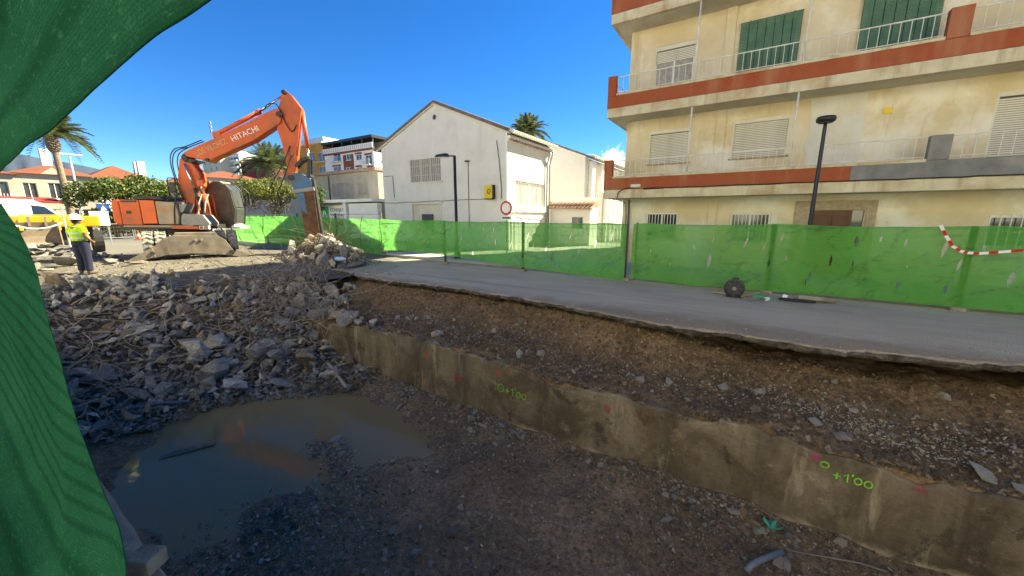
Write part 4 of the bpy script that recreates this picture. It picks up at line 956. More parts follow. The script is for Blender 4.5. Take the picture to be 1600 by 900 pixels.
# ochre block, white and brown block
Yb = 44.; xa = upx(446,300,Yb)[0]; xb = upx(511.5,300,Yb)[0]; zt = upx(490,226,Yb)[1]
wins = [wpx(a,b,c,d,Yb,xa) for (a,b,c,d) in ((483,491,238,253),(497,508,238,252),(483,491,259,274),(499,508,260,274),(452,460,240,254),(452,462,260,274))]
OC = block('ochre_building', 'ochre town building with white framed windows behind the excavator arm', 'building', (xa,Yb,0), 0, xb-xa, 12, zt, 'ochre_wall', wins)
MB().box(-.2, xb-xa+.0, -.3, 12, zt, zt+.3).build('cornice', M['cream_far'], OC)
MB().add([(1,1,zt+.3),(xb-xa-1.2,1,zt+.3),(xb-xa-1.2,9,zt+.3),(1,9,zt+.3),(1.6,2,zt+1.8),(xb-xa-3.0,2,zt+1.8),(xb-xa-3.0,8,zt+1.8),(1.6,8,zt+1.8)], [(4,5,6,7),(0,1,5,4),(1,2,6,5),(2,3,7,6),(3,0,4,7)]).build('attic', M['white_far'], OC)
for wn_ in wins[1:4:2]: MB().box(wn_[0]-.25,wn_[1]+.25,-.5,-.09,wn_[2]-.25,wn_[2]-.12).build('balcony', M['cream_far'], OC)
xa = upx(512,300,Yb)[0]; xb = upx(588,300,Yb)[0]; zt = upx(550,238,Yb)[1]; za = upx(550,216,Yb)[1]
wins = [wpx(a,b,c,d,Yb,xa) for (a,b,c,d) in ((521,532,239,252),(541,549,241,250),(556,565,241,250),(571,581,242,256),(521,533,260,272),(541,549,261,270),(557,566,261,270),(575,583,262,270))]
WBN = block('terrace_building', 'white and brown town building with a covered roof terrace', 'building', (xa,Yb+.01,0), 0, xb-xa, 12, zt, 'white_far', wins)
wA = upx(537,255,Yb)[0]-xa; wB = upx(553,255,Yb)[0]-xa
sa = [w_ for w_ in wins if wA < (w_[0]+w_[1])/2 < wB]
m = MB(); facade(m, wA, wB, 0, zt-.3, sa, -.06, .055); m.build('brown_strip', M['brown_far'], WBN)
for wn_ in wins: 
    if not (wA < wn_[0] < wB): MB().box(wn_[0]-.1,wn_[1]+.1,-.12,-.004,wn_[3]+.02,wn_[3]+.28).build('lintel', M['brown_far'], WBN)
for wn_ in (wins[0],wins[3]):
    MB().box(wn_[0]-.25,wn_[1]+.25,-.8,-.10,wn_[2]-.3,wn_[2]-.14).build('balcony', M['white_far'], WBN)
    for i in range(9):
        x = wn_[0]-.2+i*(wn_[1]-wn_[0]+.4)/8; MB().box(x-.02,x+.02,-.78,-.74,wn_[2]-.14,wn_[2]+.8).build('balcony_bar', M['white_metal'], WBN)
MB().box(-.1,xb-xa+.1,-.25,11,zt,zt+.3).build('cornice', M['brown_far'], WBN)
MB().box(-.1,xb-xa+.1,-.3,-.15,zt+.3,zt+1.15).build('parapet', M['white_far'], WBN)
for i in range(26): 
    x = .1+i*(xb-xa-.3)/25; MB().box(x,x+.1,-.34,-.305,zt+.42,zt+1.0).build('baluster', M['old_wall'], WBN)
MB().box(-.2,xb-xa+.2,-.4,11,za-.45,za).build('terrace_roof', M['black_metal'], WBN)
for i in range(6): MB().box(i*(xb-xa)/5-.08,i*(xb-xa)/5+.08,-.1,.06,zt+.3,za-.45).build('terrace_post', M['dark_grey'], WBN)
MB().box(.3,xb-xa-.3,3.2,3.4,zt+.3,za-.45).build('terrace_wall', M['beige_wall'], WBN)
# red block, cream and white flats, mast
Yb = 58.; xa = upx(377,265,Yb)[0]; xb = upx(420,265,Yb)[0]; zt = upx(400,252,Yb)[1]
RD = block('red_building', 'dark red building beside the white flats far behind the cab', 'building', (xa,Yb,0), 0, xb-xa, 14, zt, 'red_far', [wpx(382,388,257,265,Yb,xa), wpx(400,404,258,270,Yb,xa)], 'dark_grey')
MB().box(-.1,xb-xa+.1,-.2,14,zt,zt+.4).build('roof', M['brown_far'], RD)
Yb = 85.; xa = upx(347,265,Yb)[0]; xb = upx(376,265,Yb)[0]; zt = upx(360,243,Yb)[1]
wins = []
W = xb-xa
for r_ in range(5):
    z = zt-2.9-r_*3.0
    for (f0,f1) in ((.06,.28),(.42,.66),(.72,.95)): wins.append((W*f0,W*f1,z,z+1.7))
WF = block('white_flats', 'white high-rise flats with stacked balconies far behind the excavator boom', 'building', (xa,Yb,0), 0, W, 14, zt, 'white_far', wins, 'dark_grey')
for r_ in range(5):
    z = zt-3.1-r_*3.0; MB().box(W*.38,W*.98,-1.0,-.09,z-.1,z+.75).build('balcony', M['white_far'], WF)
MB().box(-.2,W+.2,-.4,14,zt,zt+.5).build('roof', M['white_far'], WF)
MB().box(W*.3,W*.6,4,8,zt+.5,zt+2.6).build('lift_house', M['white_far'], WF)
Yb = 80.; xa = upx(318,265,Yb)[0]; xb = upx(345.5,265,Yb)[0]; zt = upx(333,247,Yb)[1]; W = xb-xa
wins = [(W*f,W*f+1.4,zt-2.6-r_*3,zt-1.1-r_*3) for r_ in range(4) for f in (.1,.42,.74)]
CF = block('cream_flats', 'cream flats partly hidden by the lower excavator boom', 'building', (xa,Yb,0), 0, W, 12, zt, 'cream_far', wins, 'white_far')
slab_roof(CF, W, 12, zt, .15, 'cream_far')
MS = thing('antenna_mast', 'lattice antenna mast rising behind the excavator boom', 'mast', (*(lambda q: (q[0], 90.))(upx(337,250,90.)), 0))
zt = upx(337,187,90.)[1]; m = MB()
for sx, sy in ((-1,-1),(1,-1),(1,1),(-1,1)): m.cyl((sx*.9,sy*.9,0),(sx*.35,sy*.35,zt),.09,n=4)
for i in range(24):
    z = zt*i/24; r0 = .9-.55*i/24; r1 = .9-.55*(i+1)/24; z1 = zt*(i+1)/24
    m.cyl((-r0,-r0,z),(r1,-r1,z1),.05,n=4); m.cyl((r0,-r0,z),(-r1,-r1,z1),.05,n=4)
m.build('lattice', M['galv'], MS)
m = MB()
for z in (zt-1,zt-3,zt-5): m.box(-.9,.9,-.3,-.1,z,z+.8)
m.build('antenna_panel', M['white_far'], MS)
# house beyond the tree, left villas
def house(name, label, loc, rz, w_, d, h, wall, wins, rise=1.6, roof='tile_red', ov=.35, chim=()):
    t = block(name, label, 'house', loc, rz, w_, d, h, wall, wins)
    rf = hip_roof(t, w_, d, h, ov, rise, roof)
    for (x,y,z) in chim:
        MB().box(x-.4,x+.4,y-.4,y+.4,h,h+z).build('chimney', M['white_far'], rf)
    return t
RZ = PI/2
v = house('villa', 'beige two-storey villa with red hipped roof at the far left', (-66,-10,.3), RZ, 16.5, 9, 6.0, 'beige_wall',
    [(11.2,12.0,3.7,5.1),(12.3,13.1,3.7,5.1),(13.4,14.2,3.7,5.1),(14.8,16.0,3.4,5.2),(11.4,12.6,.9,2.3),(14.4,15.6,.9,2.3)], 1.5, chim=((9.2,4,3.2),))
MB().box(13.9,16.4,-1.1,-.09,2.9,3.1).build('balcony', M['beige_wall'], v)
for i in range(12): MB().box(14.0+i*.21,14.05+i*.21,-1.08,-1.03,3.1,3.95).build('balcony_bar', M['white_metal'], v)
v2 = house('villa', 'beige villa with gabled bay and shuttered windows behind the palm trunk', (-68,6.6,.3), RZ, 6.2, 9, 6.3, 'beige_wall', [(.5,1.5,3.5,5.3),(2.3,3.3,3.6,5.4),(4.2,5.2,3.6,5.2),(.6,1.8,.9,2.4),(3.6,5.0,.6,2.4)], 1.4, chim=((3.0,3.0,3.1),))
m = MB(); m.prism([(1.9,6.3),(3.8,6.3),(2.85,7.1)], -.25, 2, lambda a,b,c: (a,c,b)); m.build('gable', M['beige_wall'], v2)
v3 = house('villa', 'sunlit white villa with long red roof right of the palm', (-74,13.0,.3), RZ, 7.0, 10, 6.4, 'white_far', [(.8,1.7,1.0,2.5),(5.0,5.8,3.6,4.9),(2.6,3.4,3.7,5.0)], 2.3, chim=((6.2,2.5,3.1),(6.2,4.0,3.1)))
v4 = house('villa', 'small cream house with red roof left of the bushy tree', (-80,22.0,.3), RZ, 6.5, 8, 6.2, 'cream_far', [(1,2,3.5,4.8),(4,5,3.5,4.8)], 1.9)
v5 = house('villa', 'cream house with low red roof rising above the bushy tree', (-72,24.5,.3), RZ, 9.6, 9, 7.6, 'cream_far', [(6.5,7.6,5.2,6.6),(2,3,5.2,6.4)], 1.5)
v6 = house('villa', 'low terracotta roofed house right of the bushy tree', (-70,35.5,.3), RZ, 7.0, 9, 7.0, 'beige_wall', [(2,3,5.0,6.2)], 1.0)
FW = thing('garden_wall', 'dark garden wall and railings in front of the far villas', 'wall', (-60, 5, .3))
MB().box(-.15,.15,-14,17,0,1.2).build('wall', M['old_wall'], FW)
for i in range(70): MB().box(-.03,.03,-13.8+i*.44,-13.74+i*.44,1.2,2.3).build('rail_bar', M['black_metal'], FW)
MB().box(-.04,.04,-14,17,2.3,2.36).build('top_rail', M['black_metal'], FW)
# mountain ridge
M['mount'] = mat('hazed_scrub_mountain', (.030,.048,.082), (.042,.062,.10), .004, .95, .6, .01, space='world', bdist=20)  # distance haze put into the scrub colour as a blue tint
D_ = 3600.; pr = [(-420,250),(-200,246),(-80,248),(0,250),(40,243),(75,246),(100,252),(135,257),(160,262),(185,268),(205,277),(240,292),(280,303),(330,312),(420,330),(520,336)]
m = MB(); rws = []
for k_, (f, dd) in enumerate(((0,.72),(.35,.82),(.72,.93),(1.,1.),(.9,1.08),(.0,1.35))):
    row = []
    for i in range(120):
        x = pr[0][0]+(pr[-1][0]-pr[0][0])*i/119; y = float(np.interp(x, *zip(*pr)))
        a = (x-800)/577.; fh = 1.0; A = R(32); X_ = a*math.cos(A)-fh*math.sin(A); Y_ = a*math.sin(A)+fh*math.cos(A); b_ = (450-y)/577.; P_ = math.atan(113/577.)
        fh = math.cos(P_)+b_*math.sin(P_); zq = (-math.sin(P_)+b_*math.cos(P_))*D_
        n_ = float(fbm(i*.22+k_*3., k_*1.7, 5))
        row.append((X_*D_*dd, Y_*D_*dd, max(-5, zq*f*(1+.5*n_*(f < .99 and f > 0)) + (6*float(fbm(i*.9, 2., 3)) if f == 1 else 0))))
    rws.append(row)
for r_ in rws: m.v += r_
for k_ in range(5):
    for i in range(119): m.f.append((k_*120+i, k_*120+i+1, (k_+1)*120+i+1, (k_+1)*120+i))
struct(m.build('hills', M['mount'], smooth=True))

# ------------------------------------------------------------------ vegetation
def leafmat(name, a, b, c3):
    k = Nd(name); rnd = k.geo.outputs['Random Per Island']
    cr = k.n('ValToRGB'); e = cr.color_ramp.elements; e[0].color = (*a,1); e[1].color = (*c3,1); x = e.new(.55); x.color = (*b,1); k.l(rnd, cr.inputs[0])
    k.set('Base Color', cr.outputs[0]); k.set('Roughness', .6)
    tl = k.n('BsdfTranslucent'); k.l(cr.outputs[0], tl.inputs['Color']); mx = k.n('MixShader'); mx.inputs[0].default_value = .3
    k.l(k.p.outputs[0], mx.inputs[1]); k.l(tl.outputs[0], mx.inputs[2]); k.l(mx.outputs[0], k.out.inputs[0]); return k.m
M['leaf'] = leafmat('green_leaves', (.025,.060,.015), (.055,.105,.025), (.12,.15,.03))
M['leaf_y'] = leafmat('yellow_green_leaves', (.05,.085,.012), (.13,.16,.02), (.24,.21,.03))
M['leaf_grey'] = leafmat('dry_grey_leaves', (.05,.045,.035), (.10,.09,.07), (.15,.13,.10))
M['leaf_dark'] = leafmat('dark_needles', (.012,.03,.014), (.025,.05,.022), (.05,.075,.03))
M['palm_leaf'] = leafmat('palm_fronds', (.05,.075,.025), (.095,.12,.045), (.17,.17,.08))
M['bark'] = mat('bark', (.12,.09,.065), (.20,.155,.115), 6, .95, .8, 20)
M['palm_bark'] = mat('palm_trunk_bark', (.17,.125,.085), (.26,.20,.145), 8, .95, .9, 18)
def leaves(name, blobs, n, size, mt, par, seed, shell=.55):
    rs_ = np.random.RandomState(seed); wts = np.array([b[1][0]*b[1][1]*b[1][2] for b in blobs]); wts = wts/wts.sum()
    pick = rs_.choice(len(blobs), n, p=wts); C_ = np.array([b[0] for b in blobs])[pick]; Rr = np.array([b[1] for b in blobs])[pick]
    d = rs_.normal(size=(n,3)); d /= np.linalg.norm(d,axis=1)[:,None]; r_ = shell+(1-shell)*rs_.rand(n)**.7; r_ = np.where(rs_.rand(n) < .12, r_*1.15, r_)
    P_ = C_ + d*Rr*r_[:,None]; P_ += .12*np.stack([fbm(P_[:,0]*2, P_[:,2]*2+k*5, 3) for k in range(3)],1)*Rr
    nn_ = d + .9*rs_.normal(size=(n,3)); nn_ /= np.linalg.norm(nn_,axis=1)[:,None]
    u = np.cross(nn_, rs_.normal(size=(n,3))); u /= np.linalg.norm(u,axis=1)[:,None]; v_ = np.cross(nn_, u)
    s_ = size*(.6+.8*rs_.rand(n))[:,None]
    V = np.stack([P_-u*s_, P_-v_*s_*.45, P_+u*s_, P_+v_*s_*.45], 1).reshape(-1,3)
    return npmesh(name, V, np.arange(4*n).reshape(-1,4), M[mt], par)
def trunk(par, pts, rr, mt='bark', limbs=()):
    t = MB().tube(pts, rr, 8).build('trunk', M[mt], par, smooth=True)
    for l in limbs: MB().tube(l, [rr[-1]*.8]+[rr[-1]*.3]*(len(l)-1), 5).build('limb', M[mt], par, smooth=True)
tr = thing('bushy_tree', 'broad bushy green tree behind the orange excavator body', 'tree', (-39.5, 9.9, .3))
trunk(tr, [(0,0,0),(.1,0,1.2),(0,.1,2.2)], [.28,.22,.16], limbs=[[(0,0,1.8),(.3,1.6,3.0),(.3,2.4,3.6)],[(0,0,1.8),(-.2,-1.6,2.9),(0,-2.3,3.3)],[(0,.1,2.0),(.2,.3,3.8)]])
rb = random.Random(4)
bl = [((rb.uniform(-.9,.9), -3.6+7.2*i/15, 2.9+.75*math.sin(PI*(i+1)/16)+rb.uniform(-.3,.35)), (rb.uniform(.7,1.1), rb.uniform(.6,1.0), rb.uniform(.55,.9))) for i in range(16)]
bl += [((rb.uniform(-.6,.6), rb.uniform(-2.8,3.2), rb.uniform(1.4,2.3)), (.9,1.0,.7)) for i in range(7)]
leaves('crown', bl, 11000, .115, 'leaf', tr, 2); leaves('crown_tips', [(b[0], tuple(q*1.06 for q in b[1])) for b in bl[:16]], 3200, .10, 'leaf_y', tr, 3, .85)
hg = thing('hedge', 'low green hedge under the pedestrian crossing sign', 'hedge', (-44, 9.2, .3))
leaves('foliage', [((0,-.8+i*.6,.8),(.5,.5,.75)) for i in range(5)], 2600, .10, 'leaf', hg, 5); MB().tube([(0,0,0),(0,0,.7)],.05,5).build('stem', M['bark'], hg)
tr = thing('small_tree', 'small tree with yellow-green top and dry lower leaves by the breaker', 'tree', (-33.5, 16.0, .15))
trunk(tr, [(0,0,0),(.05,0,.9),(0,0,1.6)], [.17,.14,.11], limbs=[[(0,0,1.5),(.5,.6,2.3),(.8,1.2,3.2)],[(0,0,1.5),(-.4,-.5,2.3),(-.7,-1.2,3.0)],[(0,0,1.5),(.1,-.1,2.6),(.2,-.2,3.8)],[(0,0,1.4),(-.5,.5,2.1),(-.9,1.0,2.7)]])
leaves('crown', [((rb.uniform(-1.2,1.2),rb.uniform(-1.6,1.6),rb.uniform(3.3,4.4)),(.75,.75,.5)) for i in range(15)], 5200, .09, 'leaf_y', tr, 6)
leaves('dry_foliage', [((rb.uniform(-1.2,1.2),rb.uniform(-1.5,1.5),rb.uniform(2.0,3.1)),(.6,.6,.5)) for i in range(12)], 2600, .075, 'leaf_grey', tr, 7)
tr = thing('small_tree', 'small green bush tree beside the old beige building', 'tree', (-29.2, 17.2, .1))
trunk(tr, [(0,0,0),(0,0,2.0)], [.08,.06]); leaves('crown', [((rb.uniform(-.4,.4),rb.uniform(-.5,.5),rb.uniform(2.4,4.0)),(.5,.5,.5)) for i in range(8)], 1800, .09, 'leaf', tr, 8)
tr = thing('conifer_tree', 'dark tiered conifer behind the far left villa roof', 'tree', (-92, -1.0, .3))
trunk(tr, [(0,0,0),(0,0,14)], [.4,.05]); leaves('crown', [((0,0,3+i*.95),(3.4-.24*i,3.4-.24*i,.35)) for i in range(12)], 8000, .25, 'leaf_dark', tr, 9, .2)
tr = thing('garden_bush', 'small spiky bush beside the white villa wall', 'bush', (-57.5, 10.6, .3))
leaves('crown', [((0,0,1.5),(.9,.9,.9))], 900, .22, 'leaf_dark', tr, 10); MB().tube([(0,0,0),(0,0,1.2)],.06,5).build('trunk', M['bark'], tr)
tr = thing('garden_bush', 'dark rounded bush at the foot of the tall palm', 'bush', (-57, 4.6, .3))
leaves('crown', [((0,0,1.3),(1.1,1.2,1.2))], 1500, .18, 'leaf_dark', tr, 12); MB().tube([(0,0,0),(0,0,1.0)],.06,5).build('trunk', M['bark'], tr)
def frond_mesh(L, droop, seed, nl=26):
    rs_ = np.random.RandomState(seed); Vs = []; Fs = []
    pts = []
    for i in range(nl+1):
        t = i/nl; pts.append(np.array([L*(t-.16*droop*t*t), 0, L*(.55*t - droop*t*t*.95)]))
    rad = .03
    for i in range(nl):
        p, q = pts[i], pts[i+1]; o = len(Vs)
        wv_ = rad*(1-.8*i/nl)
        Vs += [p+[0,wv_,0], p-[0,wv_,0], q-[0,wv_*.9,0], q+[0,wv_*.9,0]]; Fs.append((o,o+1,o+2,o+3))
        if i < 2: continue
        t = i/nl; ll = L*.26*math.sin(PI*min(1,t*.86+.12))+.05
        for sg in (-1,1):
            o = len(Vs); d = np.array([.62+.2*rs_.rand(), sg*.8, -.30-.35*rs_.rand()-.25*t]); d /= np.linalg.norm(d)
            w2_ = .030+.012*rs_.rand(); side = np.array([w2_,0,w2_*.4]); e = p+d*ll*(.85+.3*rs_.rand())
            Vs += [p-side, p+side, p+d*ll*.5+side*.9, e, p+d*ll*.5-side*.9]; Fs.append((o,o+1,o+2,o+3,o+4))
    me = bpy.data.meshes.new('frond'); me.from_pydata([tuple(v) for v in Vs], [], Fs); me.materials.append(M['palm_leaf']); return me
def palm(label, loc, H_, L, n, seed, r=.28):
    t = thing('palm_tree', label, 'palm tree', loc); pts = []; rr = []
    for i in range(40):
        z = H_*i/39; pts.append((.15*math.sin(z*.3), .1*math.cos(z*.25)-.1, z)); rr.append(r*(1.15-.35*i/39)*(1+.06*(i%2)))
    MB().tube(pts, rr, 12).build('trunk', M['palm_bark'], t)
    m = MB(); rng = random.Random(seed)
    for i in range(70):
        a = i*2.4; z = H_-1.1+1.2*(i/70); rad = r*(.95+.55*math.sin(PI*min(1,i/62))); c, s_ = math.cos(a), math.sin(a)
        m.obox((pts[-1][0]+rad*c, pts[-1][1]+rad*s_, z), (.26,.13,.10), Matrix.Rotation(a,3,'Z') @ Matrix.Rotation(-.9,3,'Y'))
    m.build('frond_stubs', M['palm_bark'], t)
    ms = [frond_mesh(L*(.85+.25*k/5), (.35,.55,.75,.95,1.2,1.4)[k], seed+k) for k in range(6)]
    for i in range(n):
        k = min(5, int(6*(i/n))); o = bpy.data.objects.new('frond', ms[k]); COL.objects.link(o); o.parent = t
        o.location = (pts[-1][0], pts[-1][1], H_); o.rotation_euler = (rng.uniform(-.1,.1), R(-68+ 62*(i/n)**.9)+rng.uniform(-.12,.12), i*2.39996+rng.uniform(-.2,.2))
    return t
palm('tall palm rising above the red roofed villas at the left', (-48.5, 7.25, .3), 7.9, 2.7, 50, 21, .22)
palm('palm with drooping fronds behind the excavator stick', (-41.5, 20.2, 0), 6.6, 3.3, 40, 31)
palm('palm top showing above the tiled eaves of the gabled building', (-17.7, 31.0, 0), 9.2, 2.3, 40, 41)

# ------------------------------------------------------------------ street furniture
L1 = thing('street_lamp', 'black street lamp with flat arm head before the gabled building', 'street lamp', (-10.95, 12.85, .11))
MB().lathe([(.14,0),(.14,.35),(.085,.4),(.07,.45),(.06,4.42)], 12).build('pole', M['black_metal'], L1, smooth=True)
MB().bar((.03,0,4.40),(-.45,-.05,4.46),.06,.06).build('arm', M['black_metal'], L1)
MB().add([(-.42,-.16,4.42),(-.42,.14,4.42),(-1.02,.12,4.44),(-1.08,0,4.45),(-1.02,-.16,4.44),(-.42,-.12,4.55),(-.42,.1,4.55),(-.95,.08,4.53),(-1.0,0,4.53),(-.95,-.12,4.53)],[(4,3,2,1,0),(5,6,7,8,9),(0,1,6,5),(1,2,7,6),(2,3,8,7),(3,4,9,8),(4,0,5,9)]).build('lamp_head', M['black_metal'], L1)
MB().box(-.95,-.5,-.1,.08,4.405,4.418).build('lamp_glass', M['white'], L1)
q = upx(1264,352,12.9); q2 = upx(1290,188,12.9)
L2 = thing('street_lamp', 'black post-top street lamp with round disc head before the apartment block', 'street lamp', (q[0]+.02, 12.9, .11))
hh = q2[1]-.11
MB().lathe([(.10,0),(.10,.5),(.055,.56),(.042,hh-.18),(.035,hh-.02)], 12).build('pole', M['black_metal'], L2, smooth=True)
MB().lathe([(.04,hh-.06),(.17,hh-.05),(.205,hh-.02),(.21,hh+.04),(.19,hh+.085),(.08,hh+.105),(.01,hh+.11)], 24).build('lamp_head', M['black_metal'], L2, smooth=True)
MB().lathe([(.01,hh-.066),(.15,hh-.066),(.15,hh-.052),(.01,hh-.052)], 20).build('lamp_glass', M['dark_grey'], L2)
q = upx(791,325,13.6)
RS = thing('traffic_sign', 'round white traffic sign with red ring above a small plate', 'sign', (q[0], 13.6, .11))
zc = q[1]-.11
MB().cyl((0,.03,0),(0,.03,zc+.3),.03,n=8).build('post', M['galv'], RS)
m = MB(); m.prism([(.30*math.cos(t*PI/16),.30*math.sin(t*PI/16)) for t in range(32)], -.012, 0, lambda a,b,c:(a,c,zc+b)); m.build('disc', M['red'], RS)
m = MB(); m.prism([(.215*math.cos(t*PI/16),.215*math.sin(t*PI/16)) for t in range(32)], -.018, -.014, lambda a,b,c:(a,c,zc+b)); m.build('disc_face', M['white'], RS)
MB().box(-.26,.26,-.014,0,zc-.5,zc-.33).build('plate', M['white'], RS)
text_mesh('VADO 24H', .105, .002, M['navy_ink'], parent=RS, mtx=Matrix.Translation((0,-.018,zc-.415)) @ mt_) if False else MB().box(-.2,.2,-.019,-.015,zc-.45,zc-.38).build('plate_print', M['dark_grey'], RS)
LW = thing('street_lamp', 'tall white street lamp with twin head right of the palm', 'street lamp', (-53.6, 8.7, .3))
MB().tube([(0,0,0),(0,0,7.2)],[.13,.07],8).build('pole', M['white_metal'], LW); MB().box(-.12,.12,-.8,.8,7.2,7.32).build('lamp_head', M['white_metal'], LW)
LG = thing('street_lamp', 'dark street lamp with single arm beside the bushy tree', 'street lamp', (-47.0, 9.1, .3))
MB().tube([(0,0,0),(0,0,4.3)],[.08,.06],8).build('pole', M['dark_grey'], LG); MB().box(-.1,.1,-1.0,.05,4.3,4.42).build('lamp_head', M['dark_grey'], LG)
M['sign_blue'] = mat('sign_blue', (.02,.07,.3), None, rough=.5)
CS = thing('crossing_sign', 'square blue sign with white triangle by the bushy tree', 'sign', (-42.5, 8.05, .3))
MB().cyl((0,0,0),(0,0,2.5),.04,n=6).build('post', M['galv'], CS); MB().box(.03,.06,-.36,.36,1.9,2.6).build('plate', M['sign_blue'], CS)
m = MB(); m.prism([(-.26,1.98),(.26,1.98),(0,2.48)], .062,.07, lambda a,b,c:(c,a,b)); m.build('triangle', M['white'], CS)
YP = thing('bollard_post', 'square yellow-brown post under the blue crossing sign', 'post', (-41.6, 8.35, .3)); MB().box(-.14,.14,-.14,.14,0,1.5).build('post', M['ochre_wall'], YP, bevel=.02); MB().box(-.16,.16,-.16,.16,1.5,1.56).build('cap', M['dark_grey'], YP)
HB = thing('white_hoarding', 'plain white board standing behind the worker', 'board', (-31.5, 5.75, .3))
MB().box(-.03,.03,-.38,.38,1.15,1.95).build('board', M['white'], HB); 
for y in (-.3,.3): MB().box(-.1,-.04,y-.03,y+.03,0,1.8).build('leg', M['galv'], HB)

# ------------------------------------------------------------------ parked vehicles (side towards the camera, nose towards +Y)
M['car_glass'] = mat('car_glass', (.018,.022,.026), None, rough=.06, spec=.9)
M['car_dark'] = mat('dark_car_paint', (.03,.035,.045), None, rough=.25); M['car_silver'] = mat('silver_car_paint', (.50,.51,.52), None, rough=.3, metal=.3)
M['rubber'] = mat('black_rubber', (.02,.02,.02), None, rough=.8)
def vehicle(name, label, cat, loc, paint, prof, glass, wd, wheels, wr, rz=0.):
    t = thing(name, label, cat, loc, rz)
    # profile in (y along the car, z); body tucked in towards the roof
    m = MB(); n = len(prof); zmax = max(p[1] for p in prof)
    def xo(z): return wd/2*(1-.16*max(0, (z-.95)/(zmax-.95))**1.2)
    vs = [(xo(z), y, z) for y,z in prof] + [(-xo(z), y, z) for y,z in prof]
    m.add(vs, [tuple(range(n)), tuple(range(2*n-1,n-1,-1))] + [(i,n+i,n+(i+1)%n,(i+1)%n) for i in range(n)])
    m.build('body', M[paint], t, bevel=.03)
    for g in glass:
        for sx in (-1,1):
            mm = MB(); vs = [(sx*(xo(z)+.006), y, z) for y,z in g] + [(sx*(xo(z)-.03), y, z) for y,z in g]; k = len(g)
            mm.add(vs, [tuple(range(k)), tuple(range(2*k-1,k-1,-1))]+[(i,k+i,k+(i+1)%k,(i+1)%k) for i in range(k)]); mm.build('window', M['car_glass'], t)
    for y in wheels:
        for sx in (-1,1):
            wl_ = MB().cyl((sx*(wd/2-.2),y,wr),(sx*(wd/2+.012),y,wr),wr,n=18).build('wheel', M['rubber'], t)
            MB().cyl((sx*(wd/2),y,wr),(sx*(wd/2+.02),y,wr),wr*.6,n=14).build('rim', M['galv'], wl_)
    return t
vn = vehicle('parked_van', 'white high-roof van parked at the far left', 'van', (-34.6,2.8,.33), 'white', [(-2.9,.35),(2.9,.35),(3.0,.75),(2.85,1.15),(2.1,1.4),(1.25,2.35),(.9,2.55),(-2.8,2.62),(-2.95,2.4)], [[(.85,1.45),(1.95,1.42),(1.3,2.18),(.85,2.25)]], 2.0, (-1.9,2.0), .35)
MB().box(1.005,1.02,-2.4,.4,1.0,1.03).build('body_moulding', M['dark_grey'], vn); MB().box(1.003,1.01,.55,.57,.5,2.35).build('door_gap', M['dark_grey'], vn)
for sx in (-1,1): MB().box(.75*sx-.15,.75*sx+.15,2.86,2.98,.85,1.08).build('headlight', M['car_glass'], vn)
sv_ = vehicle('parked_car', 'dark estate car parked in front of the white van', 'car', (-31.2,1.65,.33), 'car_dark', [(-2.2,.3),(2.2,.3),(2.25,.7),(2.1,.95),(1.1,1.08),(.45,1.55),(-1.6,1.62),(-2.1,1.2),(-2.25,.8)], [[(-1.75,1.12),(-.1,1.1),(-.1,1.5),(-1.5,1.54)],[(0,1.1),(.95,1.1),(.4,1.48),(0,1.5)]], 1.8, (-1.4,1.4), .33)
vehicle('parked_car', 'silver car parked beyond the yellow loader, partly hidden by the worker', 'car', (-40.5,4.9,.33), 'car_silver', [(-2.1,.3),(2.1,.3),(2.15,.7),(2.0,.9),(1.0,1.02),(.4,1.42),(-1.2,1.46),(-1.9,1.05),(-2.15,.8)], [[(-1.2,1.05),(-.1,1.04),(-.1,1.38),(-1.0,1.4)],[(0,1.04),(.9,1.03),(.38,1.36),(0,1.38)]], 1.75, (-1.35,1.35), .32)
vehicle('parked_car', 'pale car seen under the excavator body beyond the barriers', 'car', (-52,14.2,.33), 'car_silver', [(-2.1,.3),(2.1,.3),(2.15,.7),(2.0,.9),(1.0,1.02),(.4,1.42),(-1.2,1.46),(-1.9,1.05),(-2.15,.8)], [[(-1.2,1.05),(-.1,1.04),(-.1,1.38),(-1.0,1.4)],[(0,1.04),(.9,1.03),(.38,1.36),(0,1.38)]], 1.75, (-1.35,1.35), .32)
AW = thing('red_awning', 'long dark red awning showing above the white van roof', 'awning', (-40.5, 2.0, .3))
MB().add([(1.2,-7,2.75),(1.2,3.6,2.62),(-1.2,3.6,2.95),(-1.2,-7,3.05),(1.2,-7,2.62),(1.2,3.6,2.5)],[(0,1,2,3),(0,4,5,1)]).build('canopy', M['red_far'], AW)
for y in (-6,-2,2.4): MB().cyl((1.1,y,0),(1.1,y,2.9),.04,n=6).build('post', M['galv'], AW)
# barriers, cones
for i, y in enumerate((7.1, 9.7, 12.3)):
    t = thing('site_barrier', ('low wire barrier panel beside the silver car','low wire barrier panel under the excavator counterweight','low wire barrier panel behind the excavator wheels')[i], 'barrier', (-37.5, y, .33))
    for s_ in (-1,1): MB().cyl((0,s_*1.25,0),(0,s_*1.25,1.1),.025,n=6).build('post', M['galv'], t)
    for z in (.15,1.1): MB().cyl((0,-1.25,z),(0,1.25,z),.022,n=6).build('rail', M['galv'], t)
    m = MB()
    for k_ in range(1,16): m.cyl((0,-1.25+k_*2.5/16,.15),(0,-1.25+k_*2.5/16,1.1),.012,n=4)
    for k_ in range(1,4): m.cyl((0,-1.25,.15+k_*.24),(0,1.25,.15+k_*.24),.01,n=4)
    m.build('wire_mesh', M['dark_grey'], t, kind='stuff')
M['cone'] = mat('cone_orange', (.65,.07,.02), None, rough=.5)
